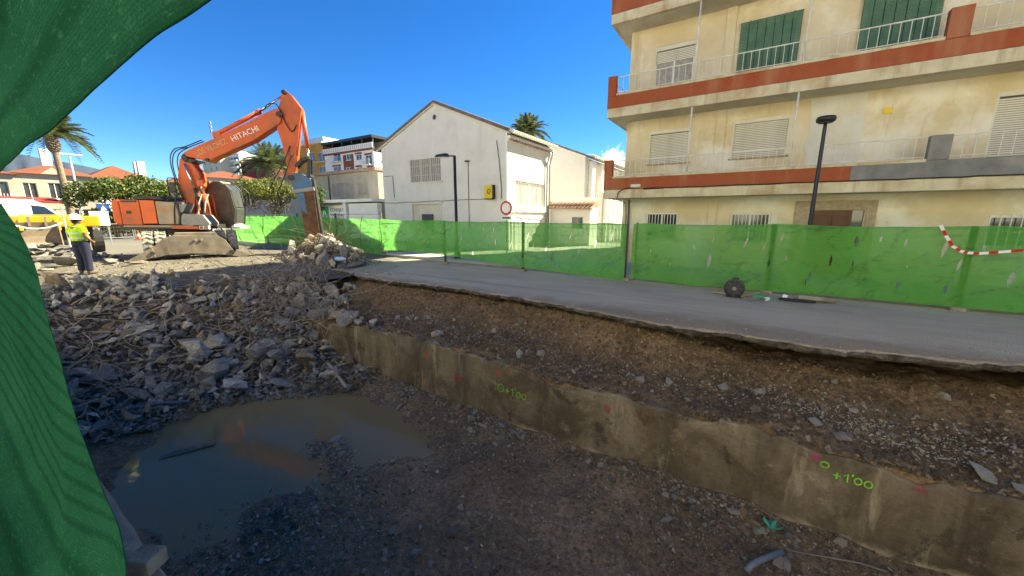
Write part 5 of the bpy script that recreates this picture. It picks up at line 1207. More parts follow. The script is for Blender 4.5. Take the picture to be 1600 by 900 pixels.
for i, (x_, y_, lb) in enumerate(((-36.2,8.3,'orange cone left of the red and white post'),(-33.4,8.55,'orange and white cone nearest the excavator tail'),(-36.0,10.7,'orange cone under the middle of the excavator body'))):
    t = thing('traffic_cone', lb, 'cone', (x_,y_,.33)); MB().box(-.19,.19,-.19,.19,0,.04).build('base', M['cone'], t)
    MB().lathe([(.15,.04),(.10,.25)],12).build('lower_cone', M['cone'], t); MB().lathe([(.10,.25),(.068,.42)],12).build('reflective_band', M['white'], t); MB().lathe([(.068,.42),(.03,.68)],12).build('upper_cone', M['cone'], t)
M['pale_post'] = M['white']
for i, y_ in enumerate((9.15, 9.45)):
    t = thing('marker_post', ('left' if i == 0 else 'right')+' one of two red and white posts under the excavator body', 'post', (-33.8, y_, .33))
    for k_ in range(5): MB().cyl((0,0,k_*.24),(0,0,k_*.24+.24),.05,n=8).build('stripe', M['red' if k_%2 else 'white'], t)
    MB().box(-.15,.15,-.15,.15,0,.06).build('base', M['dark_grey'], t)

# unseen house row added behind the viewer to bounce sunlight into the shade
for i, (x0, w_, h_, wl_, lb) in enumerate(((-34,13,13.5,'white_far','white house added to bounce light, first of the row behind the viewer'),(-20.9,14,14,'white_far','taller white house added to bounce light, second of the row behind the viewer'),(-6.8,13,13.2,'white_far','white house added to bounce light, third of the row behind the viewer'),(6.3,15,14,'white_far','broad white house added to bounce light, fourth of the row behind the viewer'))):
    wins = [(1.2+k_*3.0, 2.4+k_*3.0, .9+r_*3.1, 2.5+r_*3.1) for k_ in range(4) for r_ in range(4)]
    t = block('bounce_townhouse', lb, 'building', (x0+w_, -9.0, 0), PI, w_, 9, h_, wl_, wins, group='added bounce-light houses behind the viewer')
    slab_roof(t, w_-.4, 8.5, h_, .15, wl_)
struct(MB().box(-45, 30, -9.0, -3.6, -.2, .05).build('bounce_pavement', M['pave']))  # pale unseen paving, added to throw more sunlight back into the shade
# ------------------------------------------------------------------ wheeled excavator with hydraulic breaker
EX = thing('excavator', 'orange wheeled excavator with hydraulic breaker standing at the end of the pit', 'excavator', (-20.2, 6.22, .33), R(45))
XZ = lambda a,b,c: (a,c,b)
def ex(m, name, mt, par=EX, **k): return m.build(name, M[mt], par, **k)
def pris(poly, y0, y1, name, mt, par=EX, bevel=.02): return ex(MB().prism(poly, y0, y1, XZ), name, mt, par, bevel=bevel)
UC = lambda u,v,z: (u*.884+v*.468, u*.468-v*.884, z)
def ucb(u0,u1,v0,v1,z0,z1,name,mt,bevel=.02):
    m = MB(); vs = [UC(u,v,z) for z in (z0,z1) for u,v in ((u0,v0),(u1,v0),(u1,v1),(u0,v1))]
    m.add(vs, [(0,3,2,1),(4,5,6,7),(0,1,5,4),(1,2,6,5),(2,3,7,6),(3,0,4,7)]); return ex(m, name, mt, bevel=bevel)
# undercarriage
ucb(-.55,.55,-1.8,1.7,.55,.95,'chassis','mach_dark'); ucb(-1.0,1.0,1.0,1.3,.42,.62,'axle','mach_dark'); ucb(-1.0,1.0,-1.5,-1.2,.42,.62,'axle','mach_dark')
ex(MB().cyl((0,0,.92),(0,0,1.16),.68,n=28), 'slew_ring', 'mach_dark')
for v in (1.15,-1.35):
    for u in (-1.22,-.86,.98,1.36):
        m = MB(); c0 = Vector(UC(u-.16,v,.52)); c1 = Vector(UC(u+.16,v,.52)); ax = (c1-c0).normalized()
        m.tube([c0,c0+ax*.05,c1-ax*.05,c1],[.46,.52,.52,.46],22); wh = ex(m, 'wheel', 'tyre', smooth=False)
        m = MB(); up = Vector((0,0,1)); fw = ax.cross(up).normalized()
        for i in range(18):
            a = 2*PI*i/18; rd = fw*math.cos(a)+up*math.sin(a); tg = fw*-math.sin(a)+up*math.cos(a)
            for s_ in (-1,1):
                M3 = Matrix((rd, tg, ax)).transposed() @ Matrix.Rotation(.5*s_,3,'X'); m.obox((c0+c1)/2+ax*.075*s_+rd*.53, (.06,.075,.17), M3)
        ex(m, 'tread', 'tyre', wh, kind='stuff'); ex(MB().cyl(c0-ax*.006,c1+ax*.006,.25,n=14), 'rim', 'dusty_steel', wh)
bp = [(-1.17,.43),(-.76,.84),(-.48,.93),(.86,.88),(1.09,.69),(1.38,.10),(1.3,.02),(.77,.14),(-.01,.21),(-.76,.19),(-1.16,.09)]
UF = lambda a,b,c: UC(a,c,b)
ex(MB().prism(bp, 1.88, 2.02, UF), 'stabiliser_beam', 'dusty_steel', bevel=.02)
ex(MB().prism([(-.5,.9),(.86,.88),(.8,1.02),(-.42,1.03)], 1.5, 1.98, UF), 'beam_top', 'dusty_steel', bevel=.02)
for s_, pd in ((-1,[(-1.1,.50),(-1.85,.04),(-1.6,.0),(-1.05,.16)]),(1,[(1.40,.30),(2.04,.02),(1.5,.0),(1.22,.04)])):
    ex(MB().prism(pd, 1.72, 2.10, UF), 'stabiliser_foot', 'dusty_steel', bevel=.015)
for u in (.16,.34): ex(MB().cyl(UC(u,2.02,.74),UC(u,2.06,.74),.045,n=10),'pin','mach_grey')
for u,z in ((-1.12,.30),(1.24,.22)): ex(MB().cyl(UC(u,1.9,z),UC(u,2.13,z),.07,n=10),'pin','mach_dark')
# upper structure: side bays
ex(MB().box(-1.65,1.35,-1.2,1.2,1.14,1.32),'turntable_frame','mach_dark',bevel=.02)
pris([(-1.75,1.5),(-1.68,1.34),(-1.48,1.31),(-1.48,2.27),(-1.64,2.27),(-1.72,2.2)],-1.25,1.2,'counterweight','orange',bevel=.05)
pris([(-1.465,1.33),(-.83,1.31),(-.83,2.26),(-1.465,2.27)],-1.25,-.4,'rear_bay','orange',bevel=.03)
pris([(-.80,1.36),(-.33,1.36),(-.33,2.25),(-.80,2.26)],-1.262,-.4,'bay_door','orange_clean',bevel=.025)
pris([(-.31,1.34),(.36,1.33),(.40,1.6),(.36,2.18),(-.31,2.23)],-1.25,-.4,'front_bay','mach_dirty',bevel=.04)
pris([(-1.48,1.24),(.82,1.20),(.82,1.29),(-1.48,1.305)],-1.22,-.5,'side_skirt','mach_dirty',bevel=.015)
pris([(.1,1.16),(1.0,1.13),(1.0,1.25),(.1,1.30)],-1.24,-1.0,'lower_beam','orange',bevel=.015)
ex(MB().box(-1.4,.3,-.38,1.15,1.33,2.24),'engine_hood','mach_dirty',bevel=.04)
pris([(-1.15,2.28),(-.15,2.28),(-.28,2.42),(-1.05,2.42)],-1.0,.4,'hood_cover','mach_dark',bevel=.03)
ex(MB().cyl((-.3,.2,2.2),(-.42,.1,2.62),.06,n=10),'exhaust','mach_grey')
ex(MB().box(-1.28,-1.14,-1.268,-1.253,1.74,1.86),'latch','mach_dark')
ex(MB().box(-1.40,-.9,-1.262,-1.253,2.18,2.24),'vent','mach_dark')
pris([(.42,1.32),(1.30,1.14),(1.40,1.37),(1.21,1.70),(.52,1.76),(.44,1.6)],-1.2,-.45,'tool_platform','mach_grey',bevel=.03)
pris([(.42,2.14),(.70,2.14),(.52,1.80),(.40,1.80)],-1.15,-.6,'battery_box','mach_grey',bevel=.02)
ex(MB().box(1.02,1.36,-1.225,-1.10,1.13,1.27),'lamp_housing','white_metal',bevel=.01)
ex(MB().box(1.05,1.15,-1.24,-1.226,1.15,1.25),'marker_lamp','red'); ex(MB().box(1.2,1.32,-1.24,-1.226,1.15,1.25),'work_lamp','glass')
for p in ([(.24,-1.27,1.35),(.30,-1.27,1.9),(.44,-1.2,2.6),(.44,-1.2,3.05),(.40,-1.18,3.11),(.20,-1.15,3.11),(.17,-1.15,3.05),(.14,-1.15,2.2)],[(.15,-1.15,2.6),(.44,-1.2,2.6)],[(.02,-1.05,2.36),(.6,-1.05,2.36)],[(.02,-1.05,2.2),(.02,-1.05,2.36)],[(.6,-1.05,2.14),(.6,-1.05,2.36)]):
    ex(MB().tube(p, .02, 6),'grab_rail','mach_dark',smooth=True)
ex(MB().box(.20,.40,-1.17,-1.13,2.55,2.95),'mirror','mach_dark',bevel=.02)
# lower boom: two plates with the lift cylinder between
lp = [(.23,3.93),(.36,4.05),(.51,3.99),(.68,3.72),(.84,3.40),(.84,2.93),(.70,2.5),(.62,1.9),(.45,1.7),(.25,1.72),(.12,2.06),(.05,2.53),(.08,3.3)]
for y in (-.26,.12): pris(lp, y, y+.14, 'lower_boom', 'orange', bevel=.015)
pris([(.30,3.6),(.62,3.6),(.62,2.3),(.22,2.3)],-.118,.118,'boom_web','orange',bevel=0)
ex(MB().cyl((.42,-.36,3.75),(.66,-.36,2.75),.045,n=10),'rod','chrome',smooth=True); ex(MB().cyl((.66,-.36,2.75),(.86,-.36,1.85),.075,n=10),'boom_cylinder','mach_dark',smooth=True)
for y in (-.42,.30):
    ex(MB().cyl((1.05,y,1.45),(.98,y,2.55),.10,n=12),'lift_cylinder','orange',smooth=True); ex(MB().cyl((.98,y,2.55),(.92,y,3.15),.05,n=10),'rod','chrome',smooth=True)
ex(MB().box(.82,1.08,-.52,-.30,2.85,3.1),'boom_work_lamp','orange_clean',bevel=.03)
# upper boom
ub = [(.34,4.05),(.41,4.2),(.80,4.42),(1.5,4.76),(2.94,5.53),(3.84,6.03),(4.11,6.10),(4.2,5.83),(4.09,5.52),(3.02,4.78),(1.57,4.06),(1.22,3.85),(.94,3.95),(.65,4.01)]
UB = pris(ub, -.26, .26, 'upper_boom', 'orange', bevel=.025)
pris([(.52,4.0),(.40,4.16),(.30,4.02),(.40,3.82),(.62,3.78),(.9,3.9)],-.31,.31,'knuckle','mach_dark',bevel=.03)
for p,r_ in (((.45,3.95),.10),((4.1,5.85),.12),((1.22,3.93),.07)): ex(MB().cyl((p[0],-.34,p[1]),(p[0],.34,p[1]),r_,n=14),'pin','mach_dark')
ang = math.atan2(5.03-4.30, 3.0-1.55)
mtt = lambda x,z,dy=-.268: Matrix.Translation((x,dy,z)) @ Matrix.Rotation(-ang*.95,4,'Y') @ Matrix.Rotation(PI/2,4,'X')
M['letter_pale'] = mat('faded_cream_letters', (.60,.40,.22), (.66,.30,.12), 6, .6)
text_mesh('HITACHI', .30, .003, M['white'], parent=UB, mtx=mtt(2.72,5.02), xs=1.0)
text_mesh('LOS VILCHEZ', .30, .003, M['letter_pale'], parent=UB, mtx=mtt(1.42,4.42), xs=.72)
ex(MB().cyl((1.6,0,5.02),(3.2,0,5.93),.09,n=12),'stick_cylinder','orange',smooth=True); ex(MB().cyl((3.15,0,5.90),(3.32,0,6.0),.11,n=12),'cylinder_gland','orange',smooth=True); ex(MB().cyl((3.2,0,5.93),(4.3,0,6.72),.05,n=10),'rod','chrome',smooth=True)
ex(MB().box(1.45,1.75,-.1,.1,4.85,5.1),'cylinder_bracket','orange',bevel=.02)
# stick
stp = [(4.28,6.80),(4.38,6.86),(4.62,6.65),(4.96,6.15),(4.83,5.61),(4.68,4.83),(4.51,3.88),(4.38,3.31),(4.14,3.36),(4.13,4.18),(3.92,5.26),(4.05,6.1)]
pris(stp, -.19, .19, 'stick', 'orange', bevel=.025)
ex(MB().cyl((4.34,-.26,6.74),(4.34,.26,6.74),.09,n=12),'pin','mach_dark')
ex(MB().cyl((4.92,0,6.05),(4.98,0,4.60),.085,n=12),'tool_cylinder','orange',smooth=True); ex(MB().cyl((4.98,0,4.6),(5.0,0,4.05),.05,n=10),'rod','chrome',smooth=True)
for y in (-.2,.16):
    pris([(4.42,3.82),(4.50,3.72),(4.75,3.98),(5.02,4.10),(5.0,4.22),(4.70,4.12)],y,y+.05,'tool_link','mach_dark',bevel=.01)
    pris([(4.98,4.15),(5.08,4.12),(5.02,3.40),(4.88,3.40)],y+.055,y+.10,'tool_link','mach_dark',bevel=.01)
# breaker
BR = pris([(4.22,3.36),(4.36,3.52),(4.66,3.50),(5.02,3.30),(5.08,3.05),(5.04,2.80),(4.99,2.0),(4.72,1.75),(4.55,1.9),(4.40,2.5),(4.27,2.9)],-.24,.24,'breaker_body','breaker_blue',bevel=.04)
pris([(4.70,2.70),(5.12,2.78),(5.20,.75),(4.80,.70)],-.25,.20,'breaker_side_plate','rust',bevel=.02)
pris([(4.52,1.95),(4.74,2.1),(4.80,.70),(4.58,.72)],-.22,.22,'breaker_housing','rust',bevel=.02)
ex(MB().prism([(5.06,3.3),(5.16,3.25),(5.30,.76),(5.205,.74)],-.20,.16,XZ),'breaker_rail','mach_dark',bevel=.015)
pris([(4.24,2.78),(5.14,2.92),(5.16,2.76),(4.27,2.62)],-.29,.29,'clamp_band','mach_grey',bevel=.02)
ex(MB().cyl((4.86,0,.72),(4.88,0,.18),.07,.055,n=12),'chisel','mach_dark')
ex(MB().cyl((4.26,-.3,3.30),(4.26,.3,3.30),.11,n=12),'pin','mach_dark'); ex(MB().cyl((4.98,-.28,3.38),(4.98,.28,3.38),.09,n=12),'pin','mach_dark')
# hoses
for p in ([(.15,-.30,2.3),(-.02,-.32,3.2),(-.06,-.32,3.9),(.12,-.3,4.30),(.5,-.28,4.42),(1.1,-.2,4.72)],[(.22,-.33,2.3),(.05,-.35,3.2),(.02,-.35,3.8),(.18,-.33,4.22),(.6,-.28,4.40)],[(.1,.2,2.4),(-.1,.2,3.4),(-.05,.2,4.1),(.3,.2,4.42),(1.0,.15,4.72)],
          [(3.0,-.22,5.7),(3.5,-.25,6.0),(3.7,-.28,6.2),(4.0,-.3,6.25),(4.15,-.3,6.0),(4.3,-.24,5.5),(4.5,-.22,5.2),(4.7,-.2,5.5)],
          [(4.35,-.22,4.6),(4.2,-.3,4.2),(3.9,-.36,3.6),(3.55,-.42,3.0),(3.4,-.44,2.6),(3.5,-.42,2.25),(3.75,-.4,2.1),(4.0,-.38,2.3),(4.2,-.34,2.6)],
          [(4.4,-.24,4.3),(4.2,-.34,3.7),(3.9,-.36,3.0),(3.7,-.38,2.6),(3.8,-.38,2.3),(4.05,-.38,2.2),(4.2,-.36,2.45),(4.0,-.35,2.7),(3.8,-.35,2.5)],
          [(.6,-.5,1.75),(.75,-.55,2.5),(.8,-.45,2.75)],[(.9,-.6,1.6),(.95,-.5,2.2),(.85,-.4,2.8)],[(1.1,-.55,1.5),(1.12,-.5,1.9),(1.05,-.45,2.3)]):
    pts = [Vector(q) for q in p]; sm_ = []
    for i in range(len(pts)-1):
        p0, p1, p2, p3 = pts[max(i-1,0)], pts[i], pts[i+1], pts[min(i+2,len(pts)-1)]
        for k_ in range(5):
            t = k_/5; sm_.append(.5*((2*p1)+(p2-p0)*t+(2*p0-5*p1+4*p2-p3)*t*t+(3*p1-p0-3*p2+p3)*t**3))
    sm_.append(pts[-1]); ex(MB().tube(sm_, .022, 6),'hose','rubber_hose',smooth=True)
for y,x in ((-.62,.75),(-.5,.92)): ex(MB().tube([(x,y,1.6),(x+.12,y,2.2),(x+.22,y+.1,2.55)],.03,6),'pipe','chrome')
# cab
cs = [(.95,3.04),(1.06,3.12),(1.31,3.11),(1.52,2.98),(1.66,2.78),(1.76,1.95),(1.66,1.30),(1.45,1.20),(.45,1.2),(.35,1.4),(.35,3.0),(.45,3.12)]
CB = pris(cs, .22, .30, 'cab_side', 'cab_panel', bevel=.015)
wp_ = [(.98,2.92),(1.28,2.98),(1.5,2.8),(1.62,2.0),(1.52,1.62),(1.02,1.62)]
ex(MB().prism(wp_, .205, .222, XZ), 'side_window', 'cab_panel', CB)
pris(cs, 1.20, 1.26, 'cab_left_side', 'mach_dark', bevel=.01)
ex(MB().box(.36,1.30,.302,1.198,3.05,3.14),'cab_roof','mach_dirty',bevel=.02); ex(MB().box(.36,.42,.302,1.198,1.3,3.05),'cab_rear','mach_dark'); ex(MB().box(.36,1.62,.302,1.198,1.2,1.34),'cab_floor','white_metal',bevel=.02)
def _cg():
    k = Nd('dusty_windscreen'); k.set('Base Color', (.10,.115,.115)); k.set('Roughness', .12); k.set('Specular IOR Level', .8)
    t_ = k.n('BsdfTransparent'); mx = k.n('MixShader'); mx.inputs[0].default_value = .45; k.l(k.p.outputs[0], mx.inputs[1]); k.l(t_.outputs[0], mx.inputs[2]); k.l(mx.outputs[0], k.out.inputs[0]); return k.m
M['cabglass'] = _cg()
def front(z): return float(np.interp(z, [1.34,1.95,2.78,3.05], [1.67,1.755,1.66,1.45]))
m = MB(); zs_ = [1.40,1.7,1.95,2.3,2.6,2.78,2.95,3.03]; vs = []
for z in zs_: vs += [(front(z)-.01,.34,z),(front(z)-.01,1.17,z)]
m.add(vs, [(2*i,2*i+1,2*i+3,2*i+2) for i in range(len(zs_)-1)]); ex(m,'windscreen','cabglass')
for y in (.30,1.17): ex(MB().tube([(front(z)+.005,y+.015,z) for z in [1.34]+zs_],.028,6),'windscreen_pillar','mach_dark')
for z in (1.37,2.05,3.03): ex(MB().cyl((front(z)+.005,.31,z),(front(z)+.005,1.18,z),.022,n=6),'windscreen_bar','mach_dark')
st_ = ex(MB().box(.55,.95,.5,.98,1.5,1.75),'seat','mach_dark',bevel=.05); ex(MB().box(.50,.62,.5,.98,1.76,2.45),'seat_back','mach_dark',st_,bevel=.05)
ex(MB().tube([(1.3,.75,1.34),(1.25,.75,1.8),(1.15,.75,1.95)],.03,6),'steering_column','mach_grey')
ex(MB().tube([(1.80,1.22,2.9),(1.95,1.3,2.7),(1.97,1.3,2.4)],.015,5),'mirror_arm','mach_dark'); ex(MB().box(1.94,1.98,1.2,1.38,2.15,2.42),'mirror','mach_dark',bevel=.01)
ex(MB().box(1.50,1.85,.25,1.2,1.10,1.2),'cab_step','white_metal',bevel=.015)

# ------------------------------------------------------------------ small yellow loader with its bucket resting on the rubble
LD = thing('loader', 'small yellow loader with raised dirty bucket behind the rubble by the worker', 'loader', (-25.6, 3.3, .33), R(-6))
M['loader_y'] = mat('yellow_machine_paint', (.62,.34,.02), (.52,.27,.02), 2, .45, dirt=(.30,.22,.13), dirt_amt=.5, dscale=3)
M['bucket'] = mat('worn_bucket_steel', (.20,.15,.10), (.13,.10,.075), 3, .7, .2, 20, dirt=(.32,.26,.19), dirt_amt=.6, dscale=2)
MB().box(-2.2,-.1,-1.2,1.35,1.18,1.66).build('body', M['loader_y'], LD, bevel=.05)
MB().box(-1.9,-.4,-1.0,1.1,.55,1.17).build('chassis', M['mach_dark'], LD)
for y in (-1.05,1.2):
    for x in (-1.7,-.45): 
        wl_ = MB().cyl((x,y-.15,.5),(x,y+.15,.5),.5,n=16).build('wheel', M['rubber'], LD); MB().cyl((x,y-.16,.5),(x,y+.16,.5),.26,n=12).build('rim', M['loader_y'], wl_)
for y in (-.95,.0): MB().prism([(-1.2,1.67),(-1.0,1.67),(1.6,1.25),(1.7,1.1),(1.5,1.05),(-1.2,1.5)], y, y+.1, XZ).build('lift_arm', M['loader_y'], LD, bevel=.015)
bpf = [(1.55,1.42),(1.50,1.2),(1.52,.85),(1.62,.62),(1.85,.5),(2.25,.48)]
def shell(poly, th, y0, y1):
    m = MB(); n = len(poly); inn = []
    for i,(a,b) in enumerate(poly):
        p0 = poly[max(i-1,0)]; p1 = poly[min(i+1,n-1)]; d = Vector((p1[0]-p0[0],p1[1]-p0[1])).normalized(); inn.append((a-d.y*th,b+d.x*th))
    return m.prism(poly+inn[::-1], y0, y1, XZ)
BK = shell(bpf, .03, -1.03, .03).build('bucket', M['bucket'], LD)
for y in (-1.07,.032): MB().prism([(1.55,1.42),(1.50,1.2),(1.52,.85),(1.62,.62),(1.85,.5),(2.25,.48)], y, y+.035, XZ).build('bucket_cheek', M['bucket'], BK)
for y in (-.72,-.30):
    MB().prism([(1.38,1.25),(1.62,1.25),(1.58,1.62),(1.44,1.66)], y, y+.07, XZ).build('bucket_ear', M['bucket'], BK)
MB().box(-1.7,-.9,-.9,.9,1.67,1.72).build('engine_cover', M['loader_y'], LD)
for i, (x,y,h) in enumerate(((-23.3,1.75,1.95),(-23.2,3.25,1.95))):
    t = thing('stake', ('left' if i == 0 else 'right')+' pale metal stake standing beside the loader bucket', 'stake', (x,y,.33)); MB().cyl((0,0,0),(.02,.0,h),.03,n=6).build('rod', M['white_metal'], t); MB().cyl((.02,0,h),(.02,0,h+.05),.04,n=6).build('cap', M['galv'], t)
m = MB(); pts = [(-23.2,1.8,1.75)]
for i in range(1,13): t = i/12; pts.append((-23.2, 1.8+1.45*t, 1.75-.25*math.sin(PI*t)))
m.tube(pts, .03, 5); o = m.build('warning_tape', M['white'], None); tag(o, 'white tape sagging between the two stakes over the bucket', 'tape')

# ------------------------------------------------------------------ worker
WK = thing('person', 'worker in white helmet, yellow-green vest and navy trousers, standing with back turned', 'person', (-16.85, 2.57, float(hz(-16.85,2.57))), R(118))
M['skin'] = mat('skin', (.20,.105,.07), (.17,.085,.055), 6, .6); M['hiviz'] = mat('hi_vis_yellow_green', (.42,.72,.02), (.34,.60,.02), 5, .8, .3, 12)
M['reflect'] = mat('grey_reflective_tape', (.50,.53,.50), None, rough=.4); M['navy'] = mat('navy_trousers', (.014,.019,.045), (.010,.013,.03), 5, .9, .4, 14)
M['helmet'] = mat('white_helmet', (.72,.72,.70), (.62,.61,.58), 4, .35); M['boot'] = mat('dusty_boots', (.07,.055,.042), (.12,.10,.08), 6, .9); M['hair'] = mat('dark_hair', (.015,.011,.009), None, rough=.7)
def soft(m, name, mt, vox=.018, par=WK, sm_it=3):
    o = m.build(name, M[mt], par, smooth=True); r_ = o.modifiers.new('r','REMESH'); r_.mode = 'VOXEL'; r_.voxel_size = vox; r_.use_smooth_shade = True
    s_ = o.modifiers.new('s','SMOOTH'); s_.iterations = sm_it; return o
b = MB(); el = lambda c,r_: b.ball(c, r_, 12, 9)
# legs, trunk, arms, neck, head as one figure
for s_ in (-1,1):
    b.tube([(.0,.10*s_,.92),(.01,.115*s_,.5),(-.01,.125*s_,.09)],[.088,.062,.046],10); b.tube([(-.05,.125*s_,.06),(.14,.14*s_,.045)],[.05,.04],8)
    b.tube([(-.01,.19*s_,1.40),(-.03,.245*s_,1.25),(-.02,.265*s_,1.10)],[.062,.052,.043],10)
    b.tube([(-.02,.265*s_,1.10),(.10,.235*s_,1.0),(.21,.15*s_,.95)],[.043,.038,.03],10)
    b.ball((.245,.115*s_,.945),(.05,.035,.042),10,7)
    for i in range(4): b.tube([(.25,(.115-.012*i)*s_,.965-.017*i),(.285,(.07-.006*i)*s_,.96-.018*i),(.275,(.03)*s_,.955-.018*i)],[.011,.010,.008],6)
    b.tube([(.225,.10*s_,.975),(.26,.075*s_,.995),(.275,.05*s_,.985)],[.012,.011,.009],6)
b.tube([(0,0,.88),(0,0,1.05),(.0,0,1.25),(-.01,0,1.42)],[.14,.145,.15,.12],14); b.tube([(-.01,0,1.40),(.01,0,1.52)],[.062,.055],10)
b.ball((.03,0,1.60),(.098,.078,.118),14,10); b.ball((.128,0,1.585),(.02,.014,.018),8,6); b.ball((.02,.078,1.59),(.022,.012,.032),8,6); b.ball((.02,-.078,1.59),(.022,.012,.032),8,6); b.ball((.09,0,1.52),(.035,.035,.025),8,6)
BD = soft(b, 'body', 'skin', .012, WK, 2)
for s_ in (-1,1): MB().ball((.118,.03*s_,1.612),(.008,.012,.008),8,6).build('eye', M['hair'], BD)
MB().box(.118,.130,-.024,.024,1.538,1.546).build('mouth', M['rust'], BD)
h = MB(); h.ball((.0,0,1.585),(.100,.086,.10),12,8); soft(h,'hair','hair',.014)
t_ = MB()
for s_ in (-1,1): t_.tube([(.0,.09*s_,1.0),(.01,.10*s_,.8),(.015,.115*s_,.5),(-.005,.125*s_,.10)],[.135,.122,.098,.084],12)
t_.tube([(0,0,.86),(0,0,1.04)],[.165,.155],14); soft(t_,'trousers','navy',.016)
v_ = MB(); v_.ball((0,0,1.20),(.17,.225,.26),16,12); v_.tube([(0,-.16,1.38),(0,.16,1.38)],[.085,.085],12); v_.ball((.05,0,1.12),(.16,.19,.16),14,10); v_.tube([(0,0,1.0),(0,0,1.2)],[.185,.19],16)
for s_ in (-1,1): v_.tube([(-.01,.18*s_,1.39),(-.03,.25*s_,1.22)],[.088,.078],10)
VS = soft(v_,'vest','hiviz',.016)
def band(z, rx, ry, hh):
    m = MB(); n = 28
    for i in range(n):
        a = 2*PI*i/n
        for (k_, q) in ((1.0,0),(1.0,hh)): m.v.append((.012+rx*k_*math.cos(a), ry*k_*math.sin(a), z+q))
    m.f = [(2*i,(2*i+2)%(2*n),(2*i+3)%(2*n),2*i+1) for i in range(n)]; return m.build('reflective_band', M['reflect'], VS, smooth=True)
band(1.06,.205,.222,.05); band(1.20,.203,.236,.05)
hm = MB(); hm.lathe([(.001,.125),(.05,.118),(.095,.085),(.122,.03),(.128,-.01),(.145,-.02),(.145,-.03),(.12,-.025)], 20)
hm.v = [(x*1.08+.02, y*.95, z+1.655) for x,y,z in hm.v]; HM = hm.build('helmet', M['helmet'], WK, smooth=True)
m = MB(); m.prism([(.10,-.09),(.19,-.05),(.205,0),(.19,.05),(.10,.09)], 1.625, 1.637, lambda a,b_,c: (a,b_,c)); m.build('helmet_peak', M['helmet'], HM)
m = MB(); m.prism([(-.12,1.75),(-.05,1.79),(.07,1.79),(.14,1.74),(.13,1.72),(-.11,1.72)], -.012,.012, XZ); m.build('helmet_ridge', M['helmet'], HM, bevel=.005)
for s_ in (-1,1):
    bt = MB(); bt.tube([(-.01,.125*s_,.20),(-.01,.125*s_,.07)],[.062,.064],10); bt.tube([(-.055,.125*s_,.045),(.06,.135*s_,.05),(.17,.145*s_,.04)],[.055,.055,.042],10); soft(bt,'boot','boot',.014)
# ------------------------------------------------------------------ rubble
M['rubble_fine'] = _rock('small_broken_concrete', (.13,.112,.09), (.40,.36,.31), (.30,.21,.125), 12.)
def rock_bm(seed, n=16, flat=1., chop=0):
    rs_ = random.Random(seed); bm = bmesh.new()
    for i in range(n):
        d = Vector((rs_.gauss(0,1), rs_.gauss(0,1), rs_.gauss(0,1))).normalized(); k = rs_.uniform(.78,1.05)
        # cuboid-ish: broken concrete keeps some flat faces
        mx = max(abs(d.x),abs(d.y),abs(d.z)); d = d/mx*.62 if rs_.random() < .55 else d*k
        bm.verts.new((d.x, d.y*rs_.uniform(.85,1), d.z*flat))
    r_ = bmesh.ops.convex_hull(bm, input=bm.verts[:]); 
    dl = [g for g in r_['geom_interior'] if isinstance(g, bmesh.types.BMVert)]; bmesh.ops.delete(bm, geom=dl, context='VERTS')
    bmesh.ops.dissolve_limit(bm, angle_limit=R(14), verts=bm.verts[:], edges=bm.edges[:]); bmesh.ops.triangulate(bm, faces=bm.faces[:])
    return bm
def rock_me(seed, mt, n=16, flat=1.):
    bm = rock_bm(seed, n, flat); me = bpy.data.meshes.new('rock'); 
    bmesh.ops.subdivide_edges(bm, edges=[e for e in bm.edges if e.calc_length() > .95], cuts=1, use_grid_fill=False)
    rs_ = random.Random(seed+99)
    for v in bm.verts: v.co += Vector((rs_.uniform(-.05,.05),rs_.uniform(-.05,.05),rs_.uniform(-.05,.05)*flat))
    bmesh.ops.triangulate(bm, faces=bm.faces[:]); bm.to_mesh(me); bm.free(); me.materials.append(M[mt]); return me
RB = [rock_me(i, 'rubble', 18, (1.,.8,.55,.32,.25)[i%5]) for i in range(15)]
RP = [rock_me(40+i, 'rubble_pale', 18, (.7,.45,.28,.22)[i%4]) for i in range(10)]
ST = [rock_me(70+i, 'stone', 14, (1.,.8,.6)[i%3]) for i in range(9)]
SP = [rock_me(90+i, 'stone_pale', 14, (.8,.5,.4)[i%3]) for i in range(6)]
rk = random.Random(77)
def put(name, lib, p, s, label, cat, group, tilt=.6, kk=None):
    o = bpy.data.objects.new(name, lib[rk.randrange(len(lib)) if kk is None else kk]); COL.objects.link(o)
    o.location = p; o.scale = (s*rk.uniform(.8,1.3), s*rk.uniform(.7,1.1), s*rk.uniform(.75,1.05)); o.rotation_euler = (rk.gauss(0,tilt), rk.gauss(0,tilt), rk.uniform(0,2*PI))
    return tag(o, label, cat, group)
def toe_x(y): return -10.6+2.0*float(sm(2.8,5.6,y))
HP = 'broken concrete heap at the end of the pit'
